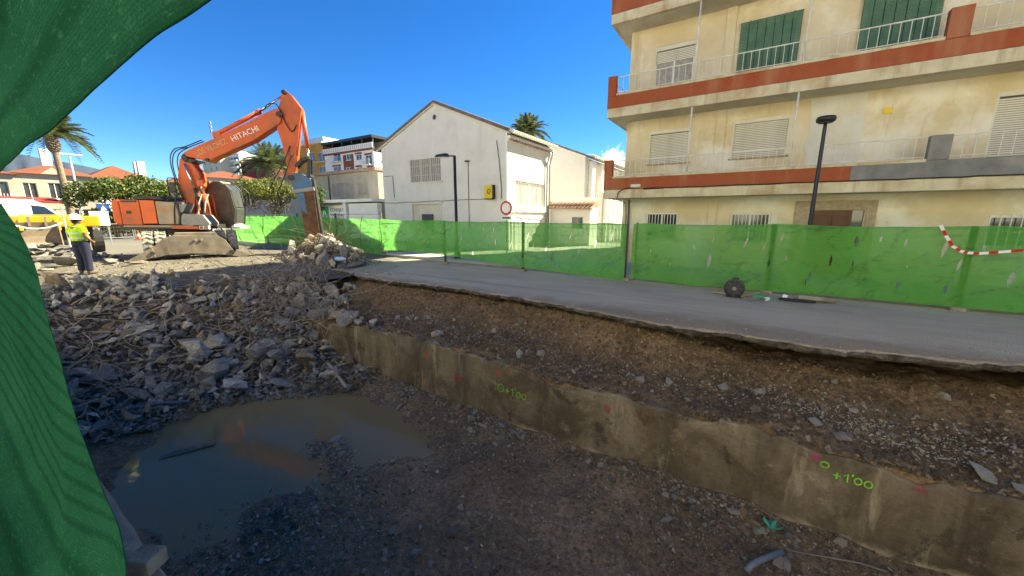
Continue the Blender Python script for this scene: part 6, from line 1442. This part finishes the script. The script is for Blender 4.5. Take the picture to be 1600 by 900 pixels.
# big chunks of the heap
n_big = 0
while n_big < 185:
    y = rk.uniform(.55,7.4); tx = toe_x(y); x = tx+.3-rk.betavariate(1.25,1.2)*4.9
    if y > 6.3 and x > -10.9: continue
    s = rk.choice([.14,.16,.18,.20,.23,.27,.34]) * rk.uniform(.85,1.2)
    z = float(hz(x,y))+s*rk.uniform(.05,.75)
    put('concrete_chunk', RB, (x,y,z), s, 'grey broken concrete chunk in the heap filling the far end of the pit', 'rubble', HP, .55); n_big += 1
for (px_,py_,s,zz,lb,kk) in ((158,590,.44,-1.62,'large pale grey angular block low in the heap at the left',1),(480,555,.30,-1.75,'rounded grey block at the foot of the heap beside the concrete wall',5),(575,0,0,0,'',0),(310,545,.36,-1.2,'flat grey slab leaning in the middle of the heap',2),(430,550,.30,-1.6,'tilted flat slab right of the middle of the heap',3)):
    if s == 0: continue
    a = (px_-800)/577.; b_ = (450-py_)/577.; P_ = math.atan(113/577.); A = R(32); fh = math.cos(P_)+b_*math.sin(P_); zr = -math.sin(P_)+b_*math.cos(P_); t = (zz-2)/zr
    put('concrete_block', RB, ((a*math.cos(A)-fh*math.sin(A))*t, (a*math.sin(A)+fh*math.cos(A))*t, zz), s, lb, 'rubble', HP, .2, kk)
for i in range(22):
    y = rk.uniform(.9,6.3); x = toe_x(y)-.3-rk.random()*3.6; s = rk.uniform(.30,.48)
    put('broken_concrete_piece', RB, (x,y,float(hz(x,y))+.14), s, 'large flat broken slab lying across the heap in the pit', 'rubble', HP, .38, rk.choice([3,4,8,9,13,14]))
# mound by the breaker
def mound_z(x,y): return float(gz(x)) + .95*math.exp(-((x+15.6)/1.25)**2-((y-9.25)/1.0)**2) + .5*math.exp(-((x+14.0)/.9)**2-((y-9.1)/.8)**2)
for i in range(70):
    t = rk.gauss(0,.62); x = -15.1+rk.gauss(0,1.05); y = 9.15+t
    s = rk.choice([.15,.18,.22,.27,.34])*rk.uniform(.8,1.2); put('concrete_chunk', RB, (x,y,mound_z(x,y)+s*rk.uniform(-.2,.5)), s, 'grey concrete chunk in the mound under the breaker point', 'rubble', 'mound under the breaker', .7)
for (x,y,s,lb) in ((-12.9,9.0,.42,'large brownish flat slab at the right end of the breaker mound'),(-12.6,8.3,.34,'broken slab lying on the road edge right of the breaker mound')):
    put('broken_concrete_piece', RP, (x,y,.12), s, lb, 'rubble', 'mound under the breaker', .08, 3)
for i in range(40):
    x = rk.uniform(-13.6,-10.9); y = rk.uniform(6.6,8.5); s = rk.choice([.10,.13,.16,.2,.26])*rk.uniform(.8,1.2); put('concrete_chunk', RB, (x,y,float(hz(x,y))+s*rk.uniform(.1,.6)), s, 'concrete chunk spilling from the breaker mound over the broken road corner', 'rubble', 'chunks at the broken road corner', .6)
# sunlit slabs round the worker
for i in range(105):
    x = rk.uniform(-23.4,-17.9); y = rk.uniform(.7,4.1); k = math.exp(-((x+21.3)/1.7)**2-((y-2.4)/1.2)**2); s = rk.choice([.12,.16,.2,.26,.34])*rk.uniform(.8,1.15)
    put('broken_concrete_piece', RP, (x,y,.33+.62*k+s*.05), s, 'pale dusty concrete slab in the sunlit pile behind the worker', 'rubble', 'sunlit slabs behind the worker', .3)
for i in range(26):
    x = rk.uniform(-17.8,-15.3); y = rk.uniform(.8,7.0); s = rk.uniform(.06,.16)
    put('broken_concrete_piece', RP, (x,y,float(hz(x,y))+s*.1), s, 'flat concrete piece on the ground between the excavator and the pit', 'rubble', 'pieces on the ground by the excavator', .2)
# stones on the pit floor, loose along the wall foot
FLG = 'loose stones on the pit floor'
for i in range(185):
    if rk.random() < .4: x = rk.choice([rk.gauss(-3.7,.6),rk.gauss(-.1,.7),rk.gauss(-6.4,.5)]); y = 5.75-abs(rk.gauss(0,.32))
    elif rk.random() < .5: x = rk.uniform(-8.2,3.0); y = 5.9-abs(rk.gauss(0,.33))
    else: x = rk.uniform(-6.5,-2.5); y = rk.uniform(1.6,4.2)
    s = rk.choice([.035,.04,.05,.06,.075,.10])*rk.uniform(.8,1.2)
    put('stone', ST if rk.random() < .6 else SP, (x,y,float(hz(x,y))+s*.35), s, 'loose grey stone lying on the muddy pit floor', 'stone', FLG, .5)
for (px_,py_,s,lib,lb) in ((1042,815,.085,ST,'round grey stone alone on the mud near the right wall foot'),(800,735,.085,ST,'pale grey stone at the right end of the stone scatter by the wall'),(852,728,.09,ST,'bluish grey stone next to the pale one in the scatter by the wall'),(900,695,.07,SP,'orange-brown stone against the wall foot'),(1180,822,.09,SP,'pale pointed stone beside the green plastic scrap'),(1228,883,.075,SP,'whitish stone beside the bent grey pipe'),(490,862,.06,SP,'small white oval stone near the lower edge of the puddle'),(645,765,.06,SP,'long pale stone on the gravel right of the puddle'),(612,828,.09,ST,'grey flat stone among the gravel right of the puddle')):
    a = (px_-800)/577.; b_ = (450-py_)/577.; P_ = math.atan(113/577.); A = R(32); fh = math.cos(P_)+b_*math.sin(P_); zr = -math.sin(P_)+b_*math.cos(P_); t = (-2.28-2)/zr
    x, y = (a*math.cos(A)-fh*math.sin(A))*t, (a*math.sin(A)+fh*math.cos(A))*t; put('stone', lib, (x,min(y,5.85),float(hz(x,min(y,5.85)))+s*.4), s, lb, 'stone', None, .3)
# stones lodged in the bank
for i in range(100):
    x = rk.uniform(-9.5,4.2); y = 6.35+rk.betavariate(1.1,1.8)*1.7; s = rk.choice([.04,.05,.06,.08,.11])*rk.uniform(.8,1.2)
    put('stone', ST if rk.random() < .5 else SP, (x,y,float(hz(x,y))+s*.25), s, 'pale stone lodged in the brown soil bank under the road', 'stone', 'stones lodged in the bank', .5)
for (x,y,s,lb) in ((1.15,6.5,.13,'long flat pale stone on the wall top left of the split one'),(1.45,6.42,.13,'split whitish stone tilted on the wall top'),(2.75,6.35,.15,'flat beige stone on the wall top near the right edge'),(2.95,6.15,.11,'beige block stone at the wall top by the right edge'),(-6.2,6.35,.16,'grey boulder set in the bank just above the wall'),(-1.35,6.6,.16,'bluish concrete lump with rusty bars on the wall top')):
    put('bank_stone', SP if 'bluish' not in lb and 'grey' not in lb else RB, (x,y,float(hz(x,y))+s*.3), s, lb, 'stone', None, .2, 1)
# fines, one mass each
def scatter(name, P_, Sz, mt, label, cat, seeds=(1,2,3,4,5,6), flat=.7):
    rs_ = np.random.RandomState(len(P_)); Vs = []; Fs = []; off = 0; P_ = np.asarray(P_); Sz = np.asarray(Sz)
    pick = rs_.randint(0,len(seeds),len(P_))
    for k, sd in enumerate(seeds):
        bm = rock_bm(200+sd, 9, flat); bm.verts.ensure_lookup_table(); bm.verts.index_update()
        bv = np.array([v.co[:] for v in bm.verts]); bf = np.array([[v.index for v in f.verts] for f in bm.faces]); bm.free()
        I = np.where(pick == k)[0]; n = len(I)
        if n == 0: continue
        a = rs_.rand(n)*2*PI; c, s_ = np.cos(a), np.sin(a); tl = rs_.normal(0,.35,(n,2))
        sc = Sz[I][:,None]*(.7+.6*rs_.rand(n,3))
        v = bv[None]*sc[:,None,:]; x = v[...,0]*c[:,None]-v[...,1]*s_[:,None]; y = v[...,0]*s_[:,None]+v[...,1]*c[:,None]; z = v[...,2]+x*tl[:,:1]+y*tl[:,1:]
        Vs.append((np.stack([x,y,z],-1)+P_[I][:,None,:]).reshape(-1,3)); Fs.append((bf[None]+(np.arange(n)*len(bv))[:,None,None]+off).reshape(-1,3)); off += n*len(bv)
    o = npmesh(name, np.concatenate(Vs), np.concatenate(Fs), M[mt]); tag(o, label, cat); o['kind'] = 'stuff'; return o
rs = np.random.RandomState(31)
def onground(x, y, k=.2, s=None): z = hz(x,y); return np.stack([x,y,z+(k*s if s is not None else 0)],1)
n = 6500; y = rs.uniform(.5,7.5,n); x = (-10.6+2.0*sm(2.8,5.6,y))+.75-rs.beta(1.05,1.6,n)*5.4; kp = ~((y>6.2)&(x>-10.8)); x, y = x[kp], y[kp]; s = .022+.085*rs.rand(len(x))**2.0
scatter('rubble_fines', onground(x,y,.5,s)+np.stack([x*0,x*0,rs.rand(len(x))*.12],1), s, 'rubble_fine', 'small broken concrete filling the heap in the pit', 'rubble', flat=.6)
n = 780; y = rs.uniform(.6,7.3,n); x = (-10.6+2.0*sm(2.8,5.6,y))+.3-rs.beta(1.2,1.15,n)*5.6; kp = ~((y>6.2)&(x>-10.8)); x, y = x[kp], y[kp]; s = .06+.11*rs.rand(len(x))**1.6
scatter('rubble_chunks', onground(x,y,.5,s)+np.stack([x*0,x*0,.16*rs.rand(len(x))],1), s, 'rubble', 'fist to head sized concrete pieces between the larger chunks of the heap', 'rubble', (11,12,13,14,15,16,17,18), .75)
n = 26000; x = np.concatenate([rs.uniform(-9.5,4.0,n//2), rs.uniform(-6.8,2.5,n-n//2)]); y = np.concatenate([5.95-np.abs(rs.normal(0,.75,n//2)), rs.uniform(.8,5.0,n-n//2)]); kp = (y>.55)&(hz(x,y) > -2.43); x, y = x[kp], y[kp]; s = .009+.032*rs.rand(len(x))**2.6
dens = fbm(x*.8, y*.8, 3); kp = rs.rand(len(x)) < np.clip(.55+dens*2.2,.08,1); x, y, s = x[kp], y[kp], s[kp]
scatter('floor_gravel', onground(x,y,.3,s), s, 'gravel', 'dark wet gravel covering the pit floor', 'gravel')
n = 1500; x = np.concatenate([rs.normal(-3.6,.7,n//3),rs.normal(-.1,.6,n//3),rs.normal(-6.6,.8,n-2*(n//3))]); y = 5.92-np.abs(rs.normal(0,.32,len(x))); s = .010+.028*rs.rand(len(x))**2
scatter('wall_foot_gravel', onground(x,y,.4,s), s, 'stone', 'pale gravel gathered along the foot of the concrete wall', 'gravel')
n = 2000; x = np.concatenate([rs.normal(-6.4,.75,800), rs.normal(-5.3,1.1,1200)]); y = np.concatenate([rs.normal(3.65,.42,800), rs.normal(2.2,.7,1200)]); s = .014+.035*rs.rand(n)**2
scatter('gravel_spit', onground(x,y,.4,s), s, 'stone', 'flat stony spit reaching into the puddle', 'gravel', flat=.35)
n = 20000; x = rs.uniform(-10.6,4.6,n); y = 6.25+rs.beta(1.,1.3,n)*2.0; s = .008+.045*rs.rand(n)**3.2
scatter('bank_clods', onground(x,y,.2,s), s, 'earth_clod', 'brown crumbly soil of the bank under the road', 'soil')
n = 1800; x = rs.uniform(-10.4,4.,n); y = 6.02+np.abs(rs.normal(0,.10,n)); s = .012+.05*rs.rand(n)**2.5
scatter('wall_top_soil', np.stack([x,y,hz(x,y)+.2*s],1), s, 'earth_clod', 'soil and stones spilling over the top of the concrete wall', 'soil')
n = 2800; x = np.concatenate([rs.uniform(-9,3,n//2), rs.normal(2.2,.9,n-n//2)]); y = np.concatenate([rs.uniform(6.5,7.4,n//2), rs.normal(6.9,.22,n-n//2)]); s = .008+.022*rs.rand(n)**2
scatter('bank_gravel', onground(x,y,.4,s), s, 'stone_pale', 'pale gravel streaks on the bank', 'gravel')
n = 1400; x = rs.uniform(-11,5,n); y = edge_y(x)+.12+np.abs(rs.normal(0,.30,n)); s = .005+.014*rs.rand(n)**3
scatter('lip_gravel', np.stack([x,y,x*0+.003],1), s, 'stone', 'grit strewn along the broken edge of the road', 'gravel')
n = 260; x = rs.normal(-11.0,.8,n); y = 8.3+np.abs(rs.normal(0,.28,n)); s = .012+.03*rs.rand(n)**2; z = x*0+.006
scatter('road_gravel', np.stack([x,y,z],1), s, 'stone', 'loose gravel spilt on the road beside the mound', 'gravel')
n = 2600; x = rs.uniform(-23,-14.6,n); y = rs.uniform(.4,9.0,n); s = .012+.04*rs.rand(n)**3
scatter('site_gravel', onground(x,y,.3,s), s, 'rubble_pale', 'loose gravel on the dusty ground round the excavator', 'gravel')
n = 900; x = -15.2+rs.normal(0,1.15,n); y = 9.1+rs.normal(0,.75,n); z = np.array([mound_z(a,b_) for a,b_ in zip(x,y)]); s = .025+.07*rs.rand(n)**2
scatter('mound_fines', np.stack([x,y,z],1), s, 'rubble_fine', 'small rubble and earth of the breaker mound', 'rubble')
m = MB(); nn_ = 34
for i in range(nn_+1):
    for j in range(nn_+1):
        x = -18.6+6.8*i/nn_; y = 6.9+4.4*j/nn_; z = mound_z(x,y)-.12+.18*float(fbm(x*2.1,y*2.1,4))*min(1, (mound_z(x,y)-gz(x))*3); m.v.append((x,y,z))
m.f = [(i*(nn_+1)+j,(i+1)*(nn_+1)+j,(i+1)*(nn_+1)+j+1,i*(nn_+1)+j+1) for i in range(nn_) for j in range(nn_)]
M['mound_earth'] = mat('earth_and_dust', (.085,.062,.045), (.16,.13,.105), 5, .95, .8, 14, space='world', bdist=.04)
tag(m.build('earth_mound', M['mound_earth'], smooth=True), 'dark earth core of the mound under the breaker', 'mound')
# ------------------------------------------------------------------ twisted reinforcing bars
def bar_path(p, d, L, curl, rs_, n=12, grav=.0):
    p = Vector(p); d = Vector(d).normalized(); pts = [p.copy()]; ax = Vector((rs_.gauss(0,1),rs_.gauss(0,1),rs_.gauss(0,1))).normalized()
    for i in range(n):
        d = (Matrix.Rotation(curl/n*rs_.uniform(.3,1.7),3,ax) @ d); d.z -= grav/n; d.normalize(); p = p+d*L/n; pts.append(p.copy())
        if rs_.random() < .12: ax = (ax+Vector((rs_.gauss(0,1),rs_.gauss(0,1),rs_.gauss(0,1)))*.8).normalized()
    return pts
rr = random.Random(12); m = MB()
for i in range(240):
    y = rr.uniform(.8,6.6); x = rr.uniform(-13.4,-10.4)+.5*(y>4); z = float(hz(x,y))+rr.uniform(.4,.8)
    m.tube(bar_path((x,y,z), (rr.gauss(.15,.5), rr.gauss(-.2,1.0), rr.gauss(.05,.3)), rr.uniform(.6,2.2), rr.gauss(0,3.4), rr, 16, .2), rr.uniform(.006,.009), 4)
for i in range(90):      # bundle sweeping down from the mound
    x = -13.2+rr.gauss(0,.5); y = 7.3+rr.gauss(0,.35); z = .12+rr.gauss(0,.18)
    m.tube(bar_path((x,y,z), (rr.gauss(.7,.25), -1+rr.gauss(0,.35), -.25+rr.gauss(0,.2)), rr.uniform(1.6,4.2), rr.gauss(0,1.4), rr, 16, .15), rr.uniform(.006,.009), 4)
M['rebar'] = mat('dusty_rebar', (.26,.185,.13), (.40,.32,.25), 6, .8)
o = m.build('rebar_tangle', M['rebar'], rec=False); tag(o, 'tangle of thin twisted reinforcing bars over the rubble heap', 'rebar'); o['kind'] = 'stuff'
m = MB()
for i in range(70):
    x = -15.2+rr.gauss(0,.95); y = 9.0+rr.gauss(0,.5); z = mound_z(x,y)+rr.uniform(0,.15)
    m.tube(bar_path((x,y,z), (rr.gauss(.3,.7), rr.gauss(.1,.7), rr.gauss(.35,.3)), rr.uniform(.5,1.7), rr.gauss(0,2.0), rr, grav=.3), rr.uniform(.006,.010), 4)
o = m.build('rebar_tangle', M['rust'], rec=False); tag(o, 'rusty bars sticking out of the mound under the breaker', 'rebar'); o['kind'] = 'stuff'
for lb, pts in (('curled rusty bar standing up right of the breaker', [(-14.6,9.2,1.1),(-14.5,9.3,1.5),(-14.3,9.4,1.75),(-14.15,9.45,1.8),(-14.2,9.45,1.65),(-14.35,9.4,1.6)]),('long thin bar arching down over the green netting by the mound', [(-13.9,10.2,2.0),(-13.95,10.1,1.5),(-13.7,9.9,1.1),(-13.3,9.6,.9),(-12.9,9.3,.55),(-12.8,9.2,.25)]),('bent bar pointing left of the breaker', [(-16.5,8.8,.9),(-17.1,8.7,1.25),(-17.6,8.6,1.3),(-17.8,8.6,1.4)])):
    tag(MB().tube(pts,.014,6).build('bent_rebar', M['rust']), lb, 'rebar')
for i, pts in enumerate(([(-1.45,6.1,-.92),(-1.32,6.02,-1.1),(-1.18,5.94,-1.34)],[(-1.15,6.1,-.95),(-1.17,6.0,-1.15),(-1.18,5.93,-1.36)])):
    tag(MB().tube(pts,.014,6).build('bent_rebar', M['rust']), ('left' if i == 0 else 'right')+' rusty bar of the pair hanging over the wall face', 'rebar')
# ------------------------------------------------------------------ odds and ends
M['pale_wood'] = mat('pale_weathered_wood', (.42,.36,.28), (.32,.27,.20), 8, .85); M['grey_pvc'] = mat('grey_plastic_pipe', (.12,.14,.16), (.17,.19,.21), 5, .5)
def zpt(px_, py_, z):
    a = (px_-800)/577.; b_ = (450-py_)/577.; P_ = math.atan(113/577.); A = R(32); fh = math.cos(P_)+b_*math.sin(P_); zr = -math.sin(P_)+b_*math.cos(P_); t = (z-2)/zr
    return Vector(((a*math.cos(A)-fh*math.sin(A))*t, (a*math.sin(A)+fh*math.cos(A))*t, z))
tag(MB().bar(zpt(513,568,-2.0), zpt(541,605,-2.22), .07, .05).build('wooden_post', M['pale_wood'], bevel=.01), 'pale wooden stick leaning from the heap beside the wall end', 'stick')
p0, p1 = zpt(143,648,-2.1), zpt(296,627,-2.15); tag(MB().tube([p0, p0.lerp(p1,.35)+Vector((0,0,.02)), p0.lerp(p1,.7)+Vector((0,0,.05)), p1], .035, 8).build('grey_pipe', M['grey_pvc'], smooth=True), 'long grey pipe lying at the foot of the heap above the puddle', 'pipe')
p0, p1, p2 = zpt(1166,893,-2.2), zpt(1176,880,-2.15), zpt(1222,862,-2.13); tag(MB().tube([p0,p0.lerp(p1,.7),p1.lerp(p2,.15),p2], .035, 10).build('bent_pipe', M['grey_pvc'], smooth=True), 'bent grey pipe elbow on the floor at the lower right', 'pipe')
tag(MB().bar(zpt(250,716,-2.36), zpt(335,692,-2.33), .16, .04).build('wooden_plank', M['bark'], bevel=.008), 'dark wet plank half sunk in the puddle', 'plank')
M['green_plastic'] = mat('green_plastic_scrap', (.02,.35,.20), None, rough=.5)
p = zpt(1204,828,-2.2); m = MB(); 
for a in (0,1.1,2.3): m.add([p+Vector((0,0,.01)), p+Vector((.09*math.cos(a)-.03,.09*math.sin(a),.06)), p+Vector((.13*math.cos(a),.13*math.sin(a),.10)), p+Vector((.07*math.cos(a)+.03,.07*math.sin(a)+.02,.04))], [(0,1,2,3)])
o = m.build('plastic_scrap', M['green_plastic']); o.modifiers.new('t','SOLIDIFY').thickness = .004; tag(o, 'crumpled bright green plastic scrap at the wall foot', 'scrap')
M['bottle'] = mat('blue_plastic', (.20,.45,.68), (.60,.68,.75), 14, .3)
BT = thing('plastic_bottle', 'light blue plastic bottle lying on the mound right of the breaker', 'bottle', (-13.45,8.75,.32), R(40)); MB().tube([(-.22,0,0),(-.2,0,0),(.08,0,0),(.16,0,0),(.2,0,0)],[.07,.09,.09,.05,.035],12).build('bottle_body', M['bottle'], BT, smooth=True); MB().cyl((.2,0,0),(.235,0,0),.04,n=10).build('cap', M['red'], BT)
for i, pts in enumerate(([zpt(1290,895,-2.2),zpt(1230,860,-2.16),zpt(1300,872,-2.18),zpt(1345,880,-2.16),zpt(1385,893,-2.2)],[zpt(1120,770,-2.2),zpt(1180,790,-2.18),zpt(1240,830,-2.2)])):
    tag(MB().tube(pts,.011,5).build('old_cable', M['dusty_steel']), ('thin brown cable lying beside the bent pipe','thin root-like cable along the wall foot left of the green scrap')[i], 'cable')
# scrap lying on the road at the fence foot
LD2 = thing('fire_hose_reel', 'black round cast cover standing on edge at the fence foot', 'cover', (*upx(1146,463,10.55)[:1], 10.55, .02))
LD2.name = 'cast_cover'; PM['cast_cover'] = PM.get('fire_hose_reel', Matrix.Translation(LD2.location))
MB().tube([(0,-.06,.22),(0,-.05,.22),(0,.05,.22),(0,.06,.22)],[.19,.225,.225,.19],24).build('rim', M['black_metal'], LD2)
MB().cyl((0,-.075,.22),(0,-.062,.22),.15,n=20).build('hub_plate', M['mach_dark'], LD2); MB().cyl((0,-.10,.22),(0,-.076,.22),.045,n=12).build('hub', M['mach_grey'], LD2)
for i in range(8):
    a = i*PI/4; MB().bar((.05*math.cos(a),-.07,.22+.05*math.sin(a)),(.19*math.cos(a),-.07,.22+.19*math.sin(a)),.02,.02).build('spoke', M['dark_grey'], LD2)
MB().box(-.16,.16,-.10,.10,0,.03).build('foot', M['black_metal'], LD2); MB().box(-.05,.08,-.03,.03,.44,.48).build('lug', M['black_metal'], LD2)
M['yellow_wood'] = mat('yellow_timber', (.45,.36,.12), (.34,.25,.10), 6, .7)
def at_road(x,y): return zpt(x,y,.03)
for i,(a,b_,lb) in enumerate(((at_road(1113,456),at_road(1150,463),'thin yellow timber left of the black cover'),(at_road(1158,464),at_road(1186,459),'thin yellow timber right of the black cover'),(at_road(1125,450),at_road(1142,455),'short upper yellow timber behind the black cover'),(at_road(1160,468),at_road(1196,471),'dark timber lying flat right of the black cover'))):
    a.z += .02*i; tag(MB().bar(a,b_+Vector((0,0,.05)),.05,.035).build('timber_piece', M['yellow_wood'] if i < 3 else M['bark']), lb, 'timber')
p = at_road(1190,467); m = MB().obox(p+Vector((0,0,.04)),(.36,.12,.07),Matrix.Rotation(-.5,3,'Z')); o = m.build('tool_case', M['green_plastic'], bevel=.01); tag(o, 'small green and white box lying at the fence foot', 'box')
m = MB().obox(at_road(1198,470)+Vector((0,0,.045)),(.05,.14,.08),Matrix.Rotation(-.5,3,'Z')); o = m.build('white_cap_piece', M['white']); tag(o, 'white end piece beside the small green box', 'scrap')
p = at_road(1226,466); tag(MB().obox(p+Vector((0,0,.05)),(.1,.07,.09),Matrix.Rotation(.4,3,'Y')).build('paper_scrap', M['white'], bevel=.02), 'small white crumpled scrap at the fence foot', 'scrap')
m = MB(); c = at_road(1245,471)
for k_ in range(3): m.tube([c+Vector((.35*math.cos(t*.5+k_),.10*math.sin(t*.5+k_),.015+.012*k_)) for t in range(13)], .012, 5)
tag(m.build('cable_coil', M['cable']), 'loose black cable coil on the road by the fence', 'cable')
m = MB(); m.obox(at_road(1275,470)+Vector((0,0,.06)),(.7,.18,.1)); tag(m.build('stone_block', M['old_concrete'], bevel=.02), 'low beige block under the fence right of the cable coil', 'block')
# red and white tape tied to the fence
def tape(pts, name, label, wd=.055):
    t = thing(name, label, 'tape', pts[0]); P_ = [Vector(p) for p in pts]; acc = []
    for i in range(len(P_)-1):
        for k_ in range(4): acc.append(P_[i].lerp(P_[i+1], k_/4))
    acc.append(P_[-1])
    for i in range(len(acc)-1):
        d = acc[i+1]-acc[i]; up = Vector((0,-.25,1)); up = (up-d*(up.dot(d)/d.length_squared)).normalized()*wd/2
        n_ = d.cross(up).normalized()*.002; q = [acc[i]-up,acc[i+1]-up,acc[i+1]+up,acc[i]+up]
        MB().add([v+n_ for v in q]+[v-n_ for v in q],[(0,1,2,3),(7,6,5,4),(0,4,5,1),(1,5,6,2),(2,6,7,3),(3,7,4,0)]).build('stripe', M['red'] if (i//2)%2 else M['white'], t, world=True)
def fpt(px_,py_,Y=11.25): q = upx(px_,py_,Y); return (q[0],Y,q[1])
tape([fpt(1470,352),fpt(1478,368),fpt(1488,384),fpt(1500,392),fpt(1512,395),fpt(1530,396),fpt(1560,394),fpt(1600,391),fpt(1660,388)], 'barrier_tape', 'red and white barrier tape tied to the fence at the right edge')
# concrete block and sheet scrap by the near lip
p = zpt(232,884,.02); tag(MB().obox(p+Vector((-.03,.0,.02)),(.15,.12,.10),Matrix.Rotation(.5,3,'Z')).build('concrete_block', M['rubble'], bevel=.012), 'bluish grey broken block wedged beside the near pit edge', 'block')
